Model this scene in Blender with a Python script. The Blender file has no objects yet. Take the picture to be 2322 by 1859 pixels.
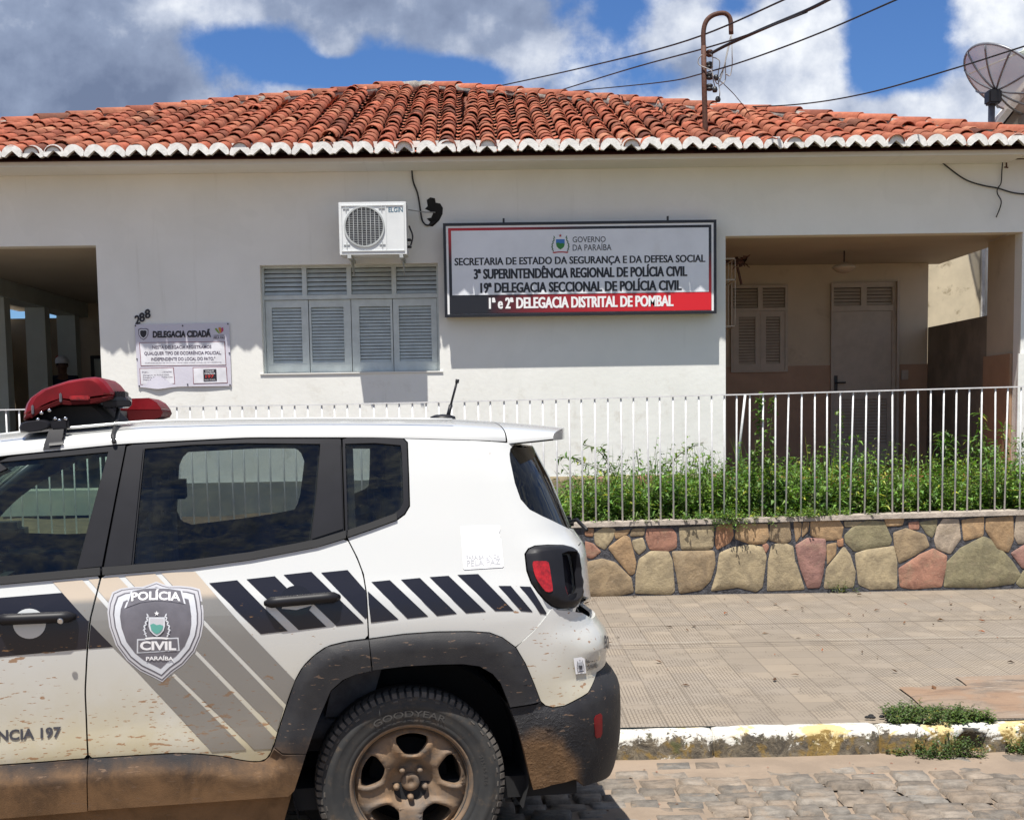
import bpy, bmesh, math, random
import numpy as np
from mathutils import Vector, Matrix, noise
from mathutils.geometry import tessellate_polygon

SC = bpy.context.scene
COL = SC.collection
R_ = math.radians
random.seed(7)

# ------------------------------------------------------------------ camera
CAM_F, CAM_CX, CAM_CY, CAM_H = 3100.0, 1161.0, 1239.3, 1.66
def cam_rot(yaw, pitch, roll):
    cy, sy = math.cos(yaw), math.sin(yaw)
    A = np.array([[cy, -sy, 0], [sy, cy, 0], [0, 0, 1]])
    B = np.array([[1, 0, 0], [0, 0, -1], [0, 1, 0]])
    cp, sp = math.cos(pitch), math.sin(pitch)
    Cm = np.array([[1, 0, 0], [0, cp, -sp], [0, sp, cp]])
    cr, sr = math.cos(roll), math.sin(roll)
    D = np.array([[cr, -sr, 0], [sr, cr, 0], [0, 0, 1]])
    return D @ Cm @ B @ A
RM = cam_rot(R_(1.0345), R_(5.4058), R_(-0.9186))
cam_d = bpy.data.cameras.new('camera')
cam_d.sensor_width = 36.0
cam_d.lens = 36.0 * CAM_F / 2322.0
cam_d.shift_y = (CAM_CY - 929.5) / 2322.0
cam_d.clip_start, cam_d.clip_end = 0.1, 3000
cam = bpy.data.objects.new('camera', cam_d)
COL.objects.link(cam)
M4 = Matrix.Identity(4)
for i in range(3):
    M4[i][0], M4[i][1], M4[i][2] = RM[0][i], -RM[1][i], -RM[2][i]
M4[2][3] = CAM_H
cam.matrix_world = M4
SC.camera = cam
SC.view_settings.view_transform = 'Standard'
SC.view_settings.look = 'None'
SC.view_settings.gamma = 1.0
SC.view_settings.exposure = 0.74
SC.cycles.max_bounces = 8
SC.cycles.transparent_max_bounces = 24
SC.cycles.caustics_reflective = False
SC.cycles.caustics_refractive = False

def ray(x, y):
    return RM.T @ np.array([(x - CAM_CX) / CAM_F, (y - CAM_CY) / CAM_F, 1.0])
def at(x, y, Y):                      # photo pixel -> point on the vertical plane at depth Y
    r = ray(x, y); t = Y / r[1]
    return Vector((r[0] * t, Y, CAM_H + r[2] * t))
def atz(x, y, Z):                     # photo pixel -> point on the level plane at height Z
    r = ray(x, y); t = (Z - CAM_H) / r[2]
    return Vector((r[0] * t, r[1] * t, Z))

# ------------------------------------------------------------------ sun and sky
SUN_V = Vector((0.155, 0.50, -1.46)).normalized()        # travel direction of the light
sd = bpy.data.lights.new('sun', 'SUN')
sd.energy, sd.angle, sd.color = 4.5, R_(0.53), (1.0, 0.955, 0.885)
sun = bpy.data.objects.new('sun', sd); COL.objects.link(sun)
sun.rotation_euler = SUN_V.to_track_quat('-Z', 'Y').to_euler()

class NT:
    """tiny helper that writes shader nodes"""
    def __init__(s, tree):
        s.t = tree; s.n = tree.nodes; s.l = tree.links
    def new(s, typ, **kw):
        n = s.n.new(typ)
        for k, v in kw.items(): setattr(n, k, v)
        return n
    def put(s, sock, v):
        if v is None: return
        if hasattr(v, 'is_output') or isinstance(v, bpy.types.NodeSocket): s.l.new(v, sock)
        else:
            if isinstance(v, (tuple, list)) and len(v) == 3 and sock.type == 'RGBA': v = (*v, 1)
            sock.default_value = v
    def math(s, op, a, b=None, c=None, clamp=False):
        n = s.new('ShaderNodeMath', operation=op, use_clamp=clamp)
        s.put(n.inputs[0], a); s.put(n.inputs[1], b); s.put(n.inputs[2], c)
        return n.outputs[0]
    def vmath(s, op, a, b=None):
        n = s.new('ShaderNodeVectorMath', operation=op)
        s.put(n.inputs[0], a); s.put(n.inputs[1], b)
        return n.outputs['Value'] if op in ('LENGTH', 'DOT_PRODUCT') else n.outputs[0]
    def mix(s, f, a, b, mode='MIX'):
        n = s.new('ShaderNodeMix', data_type='RGBA', blend_type=mode)
        s.put(n.inputs[0], f); s.put(n.inputs[6], a); s.put(n.inputs[7], b)
        return n.outputs[2]
    def ramp(s, f, lo, hi, a=0.0, b=1.0, smooth=True):
        n = s.new('ShaderNodeMapRange', interpolation_type='SMOOTHSTEP' if smooth else 'LINEAR')
        s.put(n.inputs[0], f); n.inputs[1].default_value = lo; n.inputs[2].default_value = hi
        n.inputs[3].default_value = a; n.inputs[4].default_value = b
        return n.outputs[0]
    def noise(s, vec, scale=5.0, detail=4.0, rough=0.55, dist=0.0):
        n = s.new('ShaderNodeTexNoise')
        if vec is not None: s.l.new(vec, n.inputs['Vector'])
        n.inputs['Scale'].default_value = scale; n.inputs['Detail'].default_value = detail
        n.inputs['Roughness'].default_value = rough; n.inputs['Distortion'].default_value = dist
        return n.outputs[0]
    def xyz(s, vec):
        n = s.new('ShaderNodeSeparateXYZ'); s.l.new(vec, n.inputs[0]); return n.outputs
    def comb(s, x, y, z):
        n = s.new('ShaderNodeCombineXYZ')
        s.put(n.inputs[0], x); s.put(n.inputs[1], y); s.put(n.inputs[2], z); return n.outputs[0]
    def scale(s, vec, v):
        n = s.new('ShaderNodeVectorMath', operation='MULTIPLY'); s.l.new(vec, n.inputs[0]); n.inputs[1].default_value = v
        return n.outputs[0]
    def pos(s):
        return s.new('ShaderNodeTexCoord').outputs['Object']

W = bpy.data.worlds.new('World'); SC.world = W; W.use_nodes = True
nt = NT(W.node_tree); nt.n.clear()
sky = nt.new('ShaderNodeTexSky', sky_type='NISHITA')
sky.sun_disc = False
sky.sun_elevation = math.asin(-SUN_V.z)
sky.sun_rotation = math.atan2(-SUN_V.x, -SUN_V.y)
sky.air_density, sky.dust_density, sky.ozone_density = 1.0, 0.3, 2.5
gen = nt.new('ShaderNodeTexCoord').outputs['Generated']
dx, dy, dz = nt.xyz(gen)
dyc = nt.math('MAXIMUM', dy, 0.15)
U = nt.math('DIVIDE', dx, dyc); V = nt.math('DIVIDE', dz, dyc)
uv = nt.comb(U, V, 0.0)
wob = nt.noise(nt.comb(U, V, 3.1), 7.0, 5.0, 0.6)
n1 = nt.noise(uv, 7.0, 10.0, 0.55)
sunward = nt.vmath('ADD', uv, (-0.006, 0.016, 0.0))
n1s = nt.noise(sunward, 7.0, 10.0, 0.55)
n2 = nt.noise(nt.comb(U, V, 0.0), 23.0, 9.0, 0.62)
n2s = nt.noise(nt.vmath('ADD', uv, (-0.003, 0.007, 0.0)), 23.0, 9.0, 0.62)
relief = nt.math('ADD', nt.math('MULTIPLY', nt.math('SUBTRACT', n1, n1s), 3.0), nt.math('MULTIPLY', nt.math('SUBTRACT', n2, n2s), 0.55))
def blob(px, py, rx, ry, wgt):
    r = ray(px, py); cu, cv = r[0] / r[1], r[2] / r[1]
    d = nt.vmath('SUBTRACT', uv, (cu, cv, 0.0))
    d = nt.scale(d, (CAM_F / rx, CAM_F / ry, 0.0))
    l = nt.vmath('LENGTH', d)
    return nt.math('MULTIPLY', nt.ramp(l, 0.0, 1.25, 1.0, 0.0), wgt)
def total(bl):
    acc = None
    for b in bl:
        o = blob(*b)
        acc = o if acc is None else nt.math('ADD', acc, o)
    return acc
# where there is cloud
dens = total([(1250, 110, 230, 60, .35), (1900, 10, 60, 60, .2), (120, 60, 470, 300, 1.1), (330, 225, 230, 130, .55), (640, -40, 330, 130, .8), (980, 0, 420, 150, .85), (1160, 70, 240, 80, .4),
              (1640, 120, 190, 190, .95), (1840, 120, 150, 210, .85), (1500, 60, 160, 120, .45), (1280, 190, 210, 80, .45), (1660, 250, 320, 75, .6),
              (2330, 30, 230, 200, 1.1), (2200, 250, 260, 95, .75), (2010, 260, 130, 60, .45), (755, 112, 75, 45, .50), (555, 160, 80, 50, .42), (670, 205, 190, 45, .55), (900, 190, 120, 30, .3)])
hole = total([(540, 95, 190, 95, .42), (650, 150, 130, 60, .32), (880, 165, 250, 45, .42), (2040, 60, 160, 180, .58), (1960, 190, 100, 120, .2), (1430, 45, 90, 70, .3), (1650, 20, 70, 40, .35)])
outside = nt.math('MULTIPLY', nt.math('MAXIMUM', nt.ramp(nt.math('ABSOLUTE', U), 0.42, 0.8), nt.ramp(V, 0.36, 0.6)), 0.36)  # extra unseen cloud beyond the view, added to set the ambient light
d0 = nt.math('SUBTRACT', nt.math('ADD', dens, outside), hole)
d0 = nt.math('ADD', d0, nt.math('MULTIPLY', nt.math('SUBTRACT', n1, 0.5), 1.15))
d0 = nt.math('ADD', d0, nt.math('MULTIPLY', nt.math('SUBTRACT', n2, 0.5), 0.95))
cover = nt.ramp(d0, 0.14, 0.60)
edge = nt.math('MULTIPLY', nt.ramp(d0, 0.15, 0.75, 1.0, 0.0), 0.25)
# grey undersides and bright tops
dark = total([(90, 150, 420, 270, .65), (300, 215, 190, 70, .45), (930, 20, 330, 120, .45), (1180, 40, 200, 80, .2), (1600, 165, 170, 50, .42), (2250, 120, 120, 40, .12)])
lit = total([(1740, 80, 240, 120, .34), (2260, 50, 160, 100, .32), (1690, 250, 260, 60, .22), (2180, 250, 200, 60, .22), (450, 20, 160, 60, .35), (1330, 110, 160, 80, .2)])
sh = nt.math('ADD', nt.math('SUBTRACT', lit, dark), nt.math('ADD', relief, nt.math('MULTIPLY', nt.math('SUBTRACT', nt.noise(nt.comb(U, V, 11.0), 4.5, 7.0, 0.55), 0.5), 1.5)))
ccol = nt.new('ShaderNodeValToRGB')
cr = ccol.color_ramp; cr.elements[0].position = 0.0; cr.elements[0].color = (.105, .135, .21, 1)
cr.elements[1].position = 1.0; cr.elements[1].color = (.70, .705, .715, 1)
for p_, c_ in ((.30, (.18, .22, .31, 1)), (.52, (.36, .395, .47, 1)), (.74, (.58, .60, .63, 1))):
    e = cr.elements.new(p_); e.color = c_
nt.l.new(nt.ramp(sh, -0.85, 0.85, 0, 1, False), ccol.inputs[0])
skyc = nt.mix(1.0, sky.outputs[0], (0.54, 0.80, 1.20), 'MULTIPLY')
bg1 = nt.new('ShaderNodeBackground'); nt.l.new(skyc, bg1.inputs[0]); bg1.inputs[1].default_value = 0.058
warm = nt.mix(nt.math('MULTIPLY', outside, 2.2, clamp=True), ccol.outputs[0], (1.04, 1.0, .86), 'MULTIPLY')  # unseen cloud tinted warmer, to warm the fill light
bg2 = nt.new('ShaderNodeBackground'); nt.l.new(warm, bg2.inputs[0]); bg2.inputs[1].default_value = 1.0
mx = nt.new('ShaderNodeMixShader'); nt.l.new(cover, mx.inputs[0]); nt.l.new(bg1.outputs[0], mx.inputs[1]); nt.l.new(bg2.outputs[0], mx.inputs[2])
wo = nt.new('ShaderNodeOutputWorld'); nt.l.new(mx.outputs[0], wo.inputs[0])

# ------------------------------------------------------------------ materials
MATS = {}
def newmat(name):
    m = bpy.data.materials.new(name); m.use_nodes = True
    t = NT(m.node_tree); t.n.clear()
    out = t.new('ShaderNodeOutputMaterial'); b = t.new('ShaderNodeBsdfPrincipled')
    t.l.new(b.outputs[0], out.inputs[0])
    MATS[name] = m
    return m, t, b
def addbump(t, b, h, strength, dist=0.01):
    n = t.new('ShaderNodeBump'); n.inputs['Strength'].default_value = strength; n.inputs['Distance'].default_value = dist
    t.l.new(h, n.inputs['Height']); t.l.new(n.outputs[0], b.inputs['Normal'])
def mat(name, col, rough=.6, metal=0.0, var=.12, vs=6.0, bump=0.0, bs=60.0, bd=.004, attr=False, spec=None, coat=0.0, dirt=None):
    """plain painted / natural surface with broad colour variation, fine grain and optional blotchy dirt"""
    m, t, b = newmat(name)
    p = t.pos()
    n = t.noise(p, vs, 6, .6)
    c = t.mix(t.ramp(n, .3, .7), tuple(x * (1 - var) for x in col), tuple(min(1, x * (1 + var)) for x in col))
    if attr:
        a = t.new('ShaderNodeAttribute'); a.attribute_name = 'tint'
        c = t.mix(1.0, c, a.outputs[0], 'MULTIPLY')
    if dirt:
        dn = t.noise(p, dirt[1], 8, .65, .4)
        c = t.mix(t.math('MULTIPLY', t.ramp(dn, dirt[2], dirt[2] + .18), dirt[3]), c, dirt[0])
    t.put(b.inputs['Base Color'], c)
    b.inputs['Roughness'].default_value = rough; b.inputs['Metallic'].default_value = metal
    if spec is not None: b.inputs['Specular IOR Level'].default_value = spec
    if coat: b.inputs['Coat Weight'].default_value = coat; b.inputs['Coat Roughness'].default_value = .05
    if bump: addbump(t, b, t.noise(p, bs, 5, .6), bump, bd)
    return m

# ------------------------------------------------------------------ mesh helper
class MB:
    def __init__(s):
        s.v = []; s.f = []; s.m = []; s.c = []; s.sm = []; s.cur = 0; s.col = (1, 1, 1); s.smooth = False
    def add(s, vs, fs):
        o = len(s.v)
        s.v.extend([tuple(x) for x in vs])
        for f in fs:
            s.f.append([i + o for i in f]); s.m.append(s.cur); s.c.append(s.col); s.sm.append(s.smooth)
        return s
    def box(s, a, b):
        (x0, y0, z0), (x1, y1, z1) = a, b
        x0, x1 = min(x0, x1), max(x0, x1); y0, y1 = min(y0, y1), max(y0, y1); z0, z1 = min(z0, z1), max(z0, z1)
        return s.add([(x0, y0, z0), (x1, y0, z0), (x1, y1, z0), (x0, y1, z0), (x0, y0, z1), (x1, y0, z1), (x1, y1, z1), (x0, y1, z1)],
                     [(0, 3, 2, 1), (4, 5, 6, 7), (0, 1, 5, 4), (1, 2, 6, 5), (2, 3, 7, 6), (3, 0, 4, 7)])
    def bbox(s, a, b, r=.008):                      # box with chamfered edges
        bm = bmesh.new()
        c = [(a[i] + b[i]) / 2 for i in range(3)]; d = [abs(b[i] - a[i]) for i in range(3)]
        bmesh.ops.create_cube(bm, size=1)
        for v in bm.verts: v.co = Vector([c[i] + v.co[i] * d[i] for i in range(3)])
        bmesh.ops.bevel(bm, geom=bm.edges[:], offset=min(r, min(d) * .45), segments=2, affect='EDGES')
        s.addbm(bm); bm.free(); return s
    def addbm(s, bm, mtx=None):
        bm.verts.index_update()
        vs = [(mtx @ v.co) if mtx else v.co.copy() for v in bm.verts]
        return s.add(vs, [[v.index for v in f.verts] for f in bm.faces])
    def tube(s, pts, r, seg=8, cap=True):
        pts = [Vector(p) for p in pts]; n = len(pts)
        rs = r if isinstance(r, (list, tuple)) else [r] * n
        vs = []; up = None
        for i, p in enumerate(pts):
            d = (pts[min(i + 1, n - 1)] - pts[max(i - 1, 0)])
            d = d.normalized() if d.length > 1e-9 else Vector((0, 0, 1))
            if up is None:
                up = Vector((0, 0, 1)) if abs(d.z) < .9 else Vector((0, 1, 0))
            a = d.cross(up).normalized(); bb = a.cross(d).normalized(); up = bb
            for k in range(seg):
                t = 2 * math.pi * k / seg
                vs.append(p + a * math.cos(t) * rs[i] + bb * math.sin(t) * rs[i])
        fs = [(i * seg + k, i * seg + (k + 1) % seg, (i + 1) * seg + (k + 1) % seg, (i + 1) * seg + k) for i in range(n - 1) for k in range(seg)]
        if cap: fs += [tuple(range(seg))[::-1], tuple((n - 1) * seg + k for k in range(seg))]
        return s.add(vs, fs)
    def lathe(s, prof, mtx, seg=32):                # prof: (radius, height) pairs around local z
        vs = []; n = len(prof)
        for r, h in prof:
            for k in range(seg):
                t = 2 * math.pi * k / seg
                vs.append(mtx @ Vector((r * math.cos(t), r * math.sin(t), h)))
        fs = [(i * seg + k, i * seg + (k + 1) % seg, (i + 1) * seg + (k + 1) % seg, (i + 1) * seg + k) for i in range(n - 1) for k in range(seg)]
        return s.add(vs, fs)
    def poly(s, pts, holes=(), flip=False):         # flat polygon with holes (3-D points)
        loops = [[Vector(p) for p in pts]] + [[Vector(p) for p in h] for h in holes]
        tris = tessellate_polygon(loops)
        allp = [p for l in loops for p in l]
        fs = [t[::-1] if flip else t for t in tris]
        return s.add(allp, fs)
    def prism(s, pts, d, holes=()):                 # extrude a polygon by vector d
        d = Vector(d)
        s.poly(pts, holes); s.poly([Vector(p) + d for p in pts], [[Vector(p) + d for p in h] for h in holes], True)
        for l in [pts] + list(holes):
            n = len(l); vs = [Vector(p) for p in l] + [Vector(p) + d for p in l]
            s.add(vs, [(i, (i + 1) % n, n + (i + 1) % n, n + i) for i in range(n)])
        return s
    def build(s, name, mats, parent=None, local=False, fixn=True):
        me = bpy.data.meshes.new(name)
        o0 = Vector((0, 0, 0))
        if parent is not None and not local:
            r = parent
            while r.parent: r = r.parent
            o0 = r.location
        me.from_pydata([Vector(p) - o0 for p in s.v], [], s.f)
        for m in (mats if isinstance(mats, (list, tuple)) else [mats]): me.materials.append(m)
        me.polygons.foreach_set('material_index', s.m)
        me.polygons.foreach_set('use_smooth', s.sm)
        if any(c != (1, 1, 1) for c in s.c):
            a = me.color_attributes.new('tint', 'FLOAT_COLOR', 'CORNER')
            dat = []
            for f, c in zip(s.f, s.c): dat += [c[0], c[1], c[2], 1.0] * len(f)
            a.data.foreach_set('color', dat)
        me.update()
        if fixn:
            bm = bmesh.new(); bm.from_mesh(me); bmesh.ops.recalc_face_normals(bm, faces=bm.faces[:]); bm.to_mesh(me); bm.free()
        o = bpy.data.objects.new(name, me); COL.objects.link(o)
        if parent is not None: o.parent = parent
        return o
def empty(name, loc, label, cat, group=None, rotz=0.0):
    o = bpy.data.objects.new(name, None); COL.objects.link(o); o.location = loc; o.rotation_euler = (0, 0, rotz)
    return tag(o, label, cat, group)
def tag(o, label, cat=None, group=None, kind=None):
    o['label'] = label
    if cat: o['category'] = cat
    if group: o['group'] = group
    if kind: o['kind'] = kind
    return o
def setting(o, label, cat, kind='structure'):
    return tag(o, label, cat, None, kind)
def catenary(a, b, sag, n=14):
    a, b = Vector(a), Vector(b)
    return [a.lerp(b, i / n) - Vector((0, 0, 4 * sag * (i / n) * (1 - i / n))) for i in range(n + 1)]
def smooth_path(pts, n=6):                          # Catmull-Rom through the points
    P = [Vector(p) for p in pts]; P = [P[0] * 2 - P[1]] + P + [P[-1] * 2 - P[-2]]; out = []
    for i in range(1, len(P) - 2):
        for k in range(n):
            t = k / n
            out.append(.5 * ((2 * P[i]) + (P[i + 1] - P[i - 1]) * t + (2 * P[i - 1] - 5 * P[i] + 4 * P[i + 1] - P[i + 2]) * t * t + (3 * P[i] - P[i - 1] - 3 * P[i + 1] + P[i + 2]) * t ** 3))
    out.append(P[-2]); return out

# lettering: glyph outlines of Blender's built-in font, as flat faces in a unit box (cap height 1)
TXT = {}; CAPH = 1.0
def text_mesh(body, bold=0.0, ref=None):
    key = (body, bold)
    if key in TXT: return TXT[key]
    cu = bpy.data.curves.new('lettering', 'FONT'); cu.body = body; cu.size = 1.0; cu.offset = bold; cu.resolution_u = 3
    ob = bpy.data.objects.new('lettering', cu); COL.objects.link(ob)
    bpy.context.view_layer.update()
    me = bpy.data.meshes.new_from_object(ob.evaluated_get(bpy.context.evaluated_depsgraph_get()))
    vs = [v.co.copy() for v in me.vertices]; fs = [tuple(p.vertices) for p in me.polygons]
    bpy.data.objects.remove(ob); bpy.data.curves.remove(cu); bpy.data.meshes.remove(me)
    x0 = min(v.x for v in vs); x1 = max(v.x for v in vs)
    TXT[key] = ([((v.x - x0) / (x1 - x0), v.y / CAPH) for v in vs], fs)
    return TXT[key]
text_mesh('H'); CAPH = max(v[1] for v in TXT[('H', 0.0)][0]); TXT.clear()
def put_text(mb, body, p0, p1, up, bold=0.02):
    """lettering whose baseline runs p0->p1, cap height along vector up"""
    vs, fs = text_mesh(body, bold)
    p0, p1, up = Vector(p0), Vector(p1), Vector(up)
    mb.add([p0 + (p1 - p0) * x + up * y for x, y in vs], fs)
# ================================================================== materials of the place
def louvre_dark(): return MATS['gap']
mat('gap', (.012, .011, .010), .9)
m, t, b = newmat('plaster')
p = t.pos(); px_, py_, pz_ = t.xyz(p)
base = t.mix(t.ramp(t.noise(p, 1.3, 7, .6), .3, .7), (.755, .755, .71), (.81, .81, .77))
top_tint = t.math('MULTIPLY', t.ramp(t.noise(t.comb(t.math('MULTIPLY', px_, 1.1), 0.0, t.math('MULTIPLY', pz_, 2.2)), 1.6, 7, .65), .42, .72), t.ramp(pz_, 3.35, 3.95))
base = t.mix(t.math('MULTIPLY', top_tint, .55), base, (.50, .49, .33))  # patchy greenish tint towards the wall top
low = t.math('MULTIPLY', t.ramp(t.noise(p, 6.0, 8, .7), .52, .70), t.ramp(pz_, 1.55, 1.0))
base = t.mix(t.math('MULTIPLY', low, .35), base, (.45, .40, .32))
streak = t.math('MULTIPLY', t.ramp(t.noise(t.comb(t.math('MULTIPLY', px_, 9.0), 0.0, t.math('MULTIPLY', pz_, .55)), 1.0, 6, .65), .56, .72), t.ramp(t.noise(p, 1.1, 4, .6), .42, .62))
base = t.mix(t.math('MULTIPLY', streak, .20), base, (.44, .43, .36))
patch = t.ramp(t.noise(p, .8, 3, .5, .3), .555, .565)
base = t.mix(t.math('MULTIPLY', patch, .10), base, (.62, .63, .60))
chips = t.ramp(t.noise(p, 9.0, 5, .7), .70, .735)
base = t.mix(t.math('MULTIPLY', chips, .25), base, (.62, .60, .56))
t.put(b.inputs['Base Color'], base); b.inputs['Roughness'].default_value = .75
hb = t.math('ADD', t.noise(p, 26, 6, .6), t.math('MULTIPLY', t.noise(p, 3.2, 3, .5), 2.2))
addbump(t, b, hb, .17, .010)
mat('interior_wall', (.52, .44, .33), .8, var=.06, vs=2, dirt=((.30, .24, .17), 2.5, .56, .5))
mat('dado', (.36, .225, .14), .55, var=.1, vs=4)
mat('veranda_paint', (.56, .60, .56), .7, var=.08, vs=2)
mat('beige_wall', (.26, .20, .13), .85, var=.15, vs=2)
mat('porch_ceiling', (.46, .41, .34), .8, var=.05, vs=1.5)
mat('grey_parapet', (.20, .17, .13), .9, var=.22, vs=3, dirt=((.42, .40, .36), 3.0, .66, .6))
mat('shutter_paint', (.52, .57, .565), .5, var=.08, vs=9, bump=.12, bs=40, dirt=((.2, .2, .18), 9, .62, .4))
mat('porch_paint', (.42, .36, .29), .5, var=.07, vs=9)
mat('terracotta_floor', (.33, .11, .05), .7, var=.2, vs=9)
mat('iron_white', (.62, .62, .62), .45, var=.1, vs=30, dirt=((.30, .17, .10), 14, .66, .7))
mat('rust', (.075, .028, .016), .75, var=.4, vs=40, bump=.3, bs=120)
mat('dark_metal', (.02, .02, .022), .5)
mat('cable', (.013, .013, .015), .6)
mat('grey_cable', (.32, .32, .31), .6)
mat('mortar', (.30, .27, .24), .95, var=.3, vs=25, bump=.6, bs=90, bd=.01)
mat('white_mortar', (.70, .69, .66), .8, var=.12, vs=20, bump=.4, bs=70, bd=.006, dirt=((.12, .10, .07), 11, .63, .75))
# roof tiles: one tint per tile, lichen blotches, soot at random
m, t, b = newmat('roof_tile')
p = t.pos()
a = t.new('ShaderNodeAttribute'); a.attribute_name = 'tint'
c = t.mix(t.ramp(t.noise(p, 14, 6, .65), .32, .68), (.245, .066, .034), (.335, .106, .055))
c = t.mix(1.0, c, a.outputs[0], 'MULTIPLY')
c = t.mix(t.math('MULTIPLY', t.ramp(t.noise(p, 7.5, 8, .72), .58, .70), .72), c, (.060, .038, .028))
c = t.mix(t.math('MULTIPLY', t.ramp(t.noise(p, 30, 5, .7), .63, .70), .55), c, (.33, .29, .22))
t.put(b.inputs['Base Color'], c); b.inputs['Roughness'].default_value = .85
addbump(t, b, t.noise(p, 70, 5, .6), .35, .006)
# stones of the wall
m, t, b = newmat('wall_stone')
p = t.pos(); a = t.new('ShaderNodeAttribute'); a.attribute_name = 'tint'
n_ = t.noise(p, 9, 8, .66, .6)
c = t.mix(t.ramp(n_, .32, .7), (.78, .76, .72), (1.36, 1.32, 1.20))
c = t.mix(1.0, c, a.outputs[0], 'MULTIPLY')
c = t.mix(t.math('MULTIPLY', t.ramp(t.noise(p, 5.5, 8, .7, .8), .50, .66), .42), c, (.30, .235, .15))
c = t.mix(t.math('MULTIPLY', t.ramp(t.noise(p, 23, 9, .78, .4), .57, .68), .5), c, (.10, .08, .05))
c = t.mix(t.math('MULTIPLY', t.ramp(t.noise(p, 38, 8, .75, .2), .60, .68), .5), c, (.50, .43, .32))
t.put(b.inputs['Base Color'], c); b.inputs['Roughness'].default_value = .8
addbump(t, b, t.math('ADD', t.noise(p, 34, 9, .74, .3), t.math('MULTIPLY', t.noise(p, 9, 7, .68, .5), .5)), .6, .012)
mat('joint_mortar', (.066, .066, .074), .95, var=.5, vs=26, bump=.9, bs=60, bd=.015)
mat('cap_mortar', (.36, .31, .26), .9, var=.2, vs=12, bump=.6, bs=50, bd=.012, dirt=((.11, .09, .07), 8, .58, .6))
# pavement of small ribbed tiles
m, t, b = newmat('pavement_tile')
p = t.pos(); X, Y, Z = t.xyz(p)
TS = .196
fx = t.math('ABSOLUTE', t.math('SUBTRACT', t.math('FRACT', t.math('DIVIDE', t.math('ADD', X, t.math('MULTIPLY', Y, .012)), TS)), .5))
fy = t.math('ABSOLUTE', t.math('SUBTRACT', t.math('FRACT', t.math('DIVIDE', Y, TS)), .5))
joint = t.math('MAXIMUM', t.ramp(fx, .478, .492), t.math('MULTIPLY', t.ramp(fy, .482, .494), .8))
cellx = t.math('FLOOR', t.math('DIVIDE', t.math('ADD', X, t.math('MULTIPLY', Y, .012)), TS)); celly = t.math('FLOOR', t.math('DIVIDE', Y, TS))
wn = t.new('ShaderNodeTexWhiteNoise'); t.l.new(t.comb(cellx, celly, 0.0), wn.inputs['Vector'])
br = t.new('ShaderNodeTexBrick')
t.l.new(t.comb(Y, X, 0.0), br.inputs['Vector'])
br.inputs['Scale'].default_value = 1.0; br.inputs['Brick Width'].default_value = .049; br.inputs['Row Height'].default_value = .0196
br.inputs['Mortar Size'].default_value = .0035; br.inputs['Mortar Smooth'].default_value = .5
big = t.noise(p, .9, 6, .62, .3); mid = t.noise(p, 5, 6, .65)
c = t.mix(t.ramp(big, .32, .68), (.190, .158, .122), (.248, .212, .172))
c = t.mix(t.math('MULTIPLY', t.math('POWER', wn.outputs[0], 2.0), .48), c, (.29, .235, .172))
worn = t.ramp(t.math('ADD', big, t.math('MULTIPLY', t.math('SUBTRACT', mid, .5), 1.0)), .36, .52)
groove = t.math('MULTIPLY', br.outputs['Fac'], worn)
c = t.mix(t.math('MULTIPLY', groove, .62), c, (.085, .066, .048))
c = t.mix(t.math('MULTIPLY', joint, .42), c, (.075, .058, .042))
wl = t.math('MULTIPLY', t.math('SUBTRACT', t.noise(t.comb(X, 0.0, 0.0), 1.1, 4, .6), .5), .05)
def line(y0, w, s):
    d = t.math('ABSOLUTE', t.math('SUBTRACT', t.math('ADD', Y, wl), y0))
    return t.math('MULTIPLY', t.ramp(d, w * .45, w, 1.0, 0.0), s)
lines = t.math('MAXIMUM', t.math('MAXIMUM', line(9.62, .017, .62), line(8.93, .014, .7)), t.math('MAXIMUM', line(8.80, .012, .5), line(8.865, .012, .35)))
c = t.mix(lines, c, (.075, .058, .042))
c = t.mix(t.math('MULTIPLY', line(9.0, .022, .4), worn), c, (.33, .30, .25))
dust = t.ramp(t.noise(p, 2.1, 8, .7, .8), .60, .78)
c = t.mix(t.math('MULTIPLY', dust, .5), c, (.27, .21, .145))
dk = t.ramp(t.noise(p, 26, 4, .6), .70, .74)
c = t.mix(t.math('MULTIPLY', dk, .5), c, (.07, .05, .035))
t.put(b.inputs['Base Color'], c); b.inputs['Roughness'].default_value = .9
h = t.math('SUBTRACT', t.math('ADD', 1.0, t.math('MULTIPLY', mid, .5)), t.math('ADD', t.math('ADD', t.math('MULTIPLY', groove, .8), joint), lines))
addbump(t, b, h, .55, .006)
m, t, b = newmat('broken_concrete')
p = t.pos(); st_ = t.scale(p, (1.4, 2.6, 1.0)); n_ = t.noise(st_, 2.2, 8, .68, .7)
c = t.mix(t.ramp(n_, .34, .52), (.115, .092, .074), (.23, .172, .125)); c = t.mix(t.ramp(t.noise(st_, 3.6, 7, .7), .55, .68), c, (.285, .245, .205))
c = t.mix(t.math('MULTIPLY', t.ramp(t.noise(p, 2.0, 4, .6), .52, .66), .6), c, (.245, .145, .085))
t.put(b.inputs['Base Color'], c); b.inputs['Roughness'].default_value = .95; addbump(t, b, n_, .9, .03)
mat('street_dust', (.235, .180, .132), .95, var=.14, vs=3, bump=.5, bs=35, bd=.01, dirt=((.155, .12, .09), 7, .56, .55))
mat('sett', (.17, .146, .120), .85, var=.3, vs=16, bump=.7, bs=45, bd=.012, attr=True, dirt=((.215, .165, .12), 9, .48, .85))
mat('soil', (.11, .075, .045), .95, var=.3, vs=6, bump=.8, bs=20, bd=.03)
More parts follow.
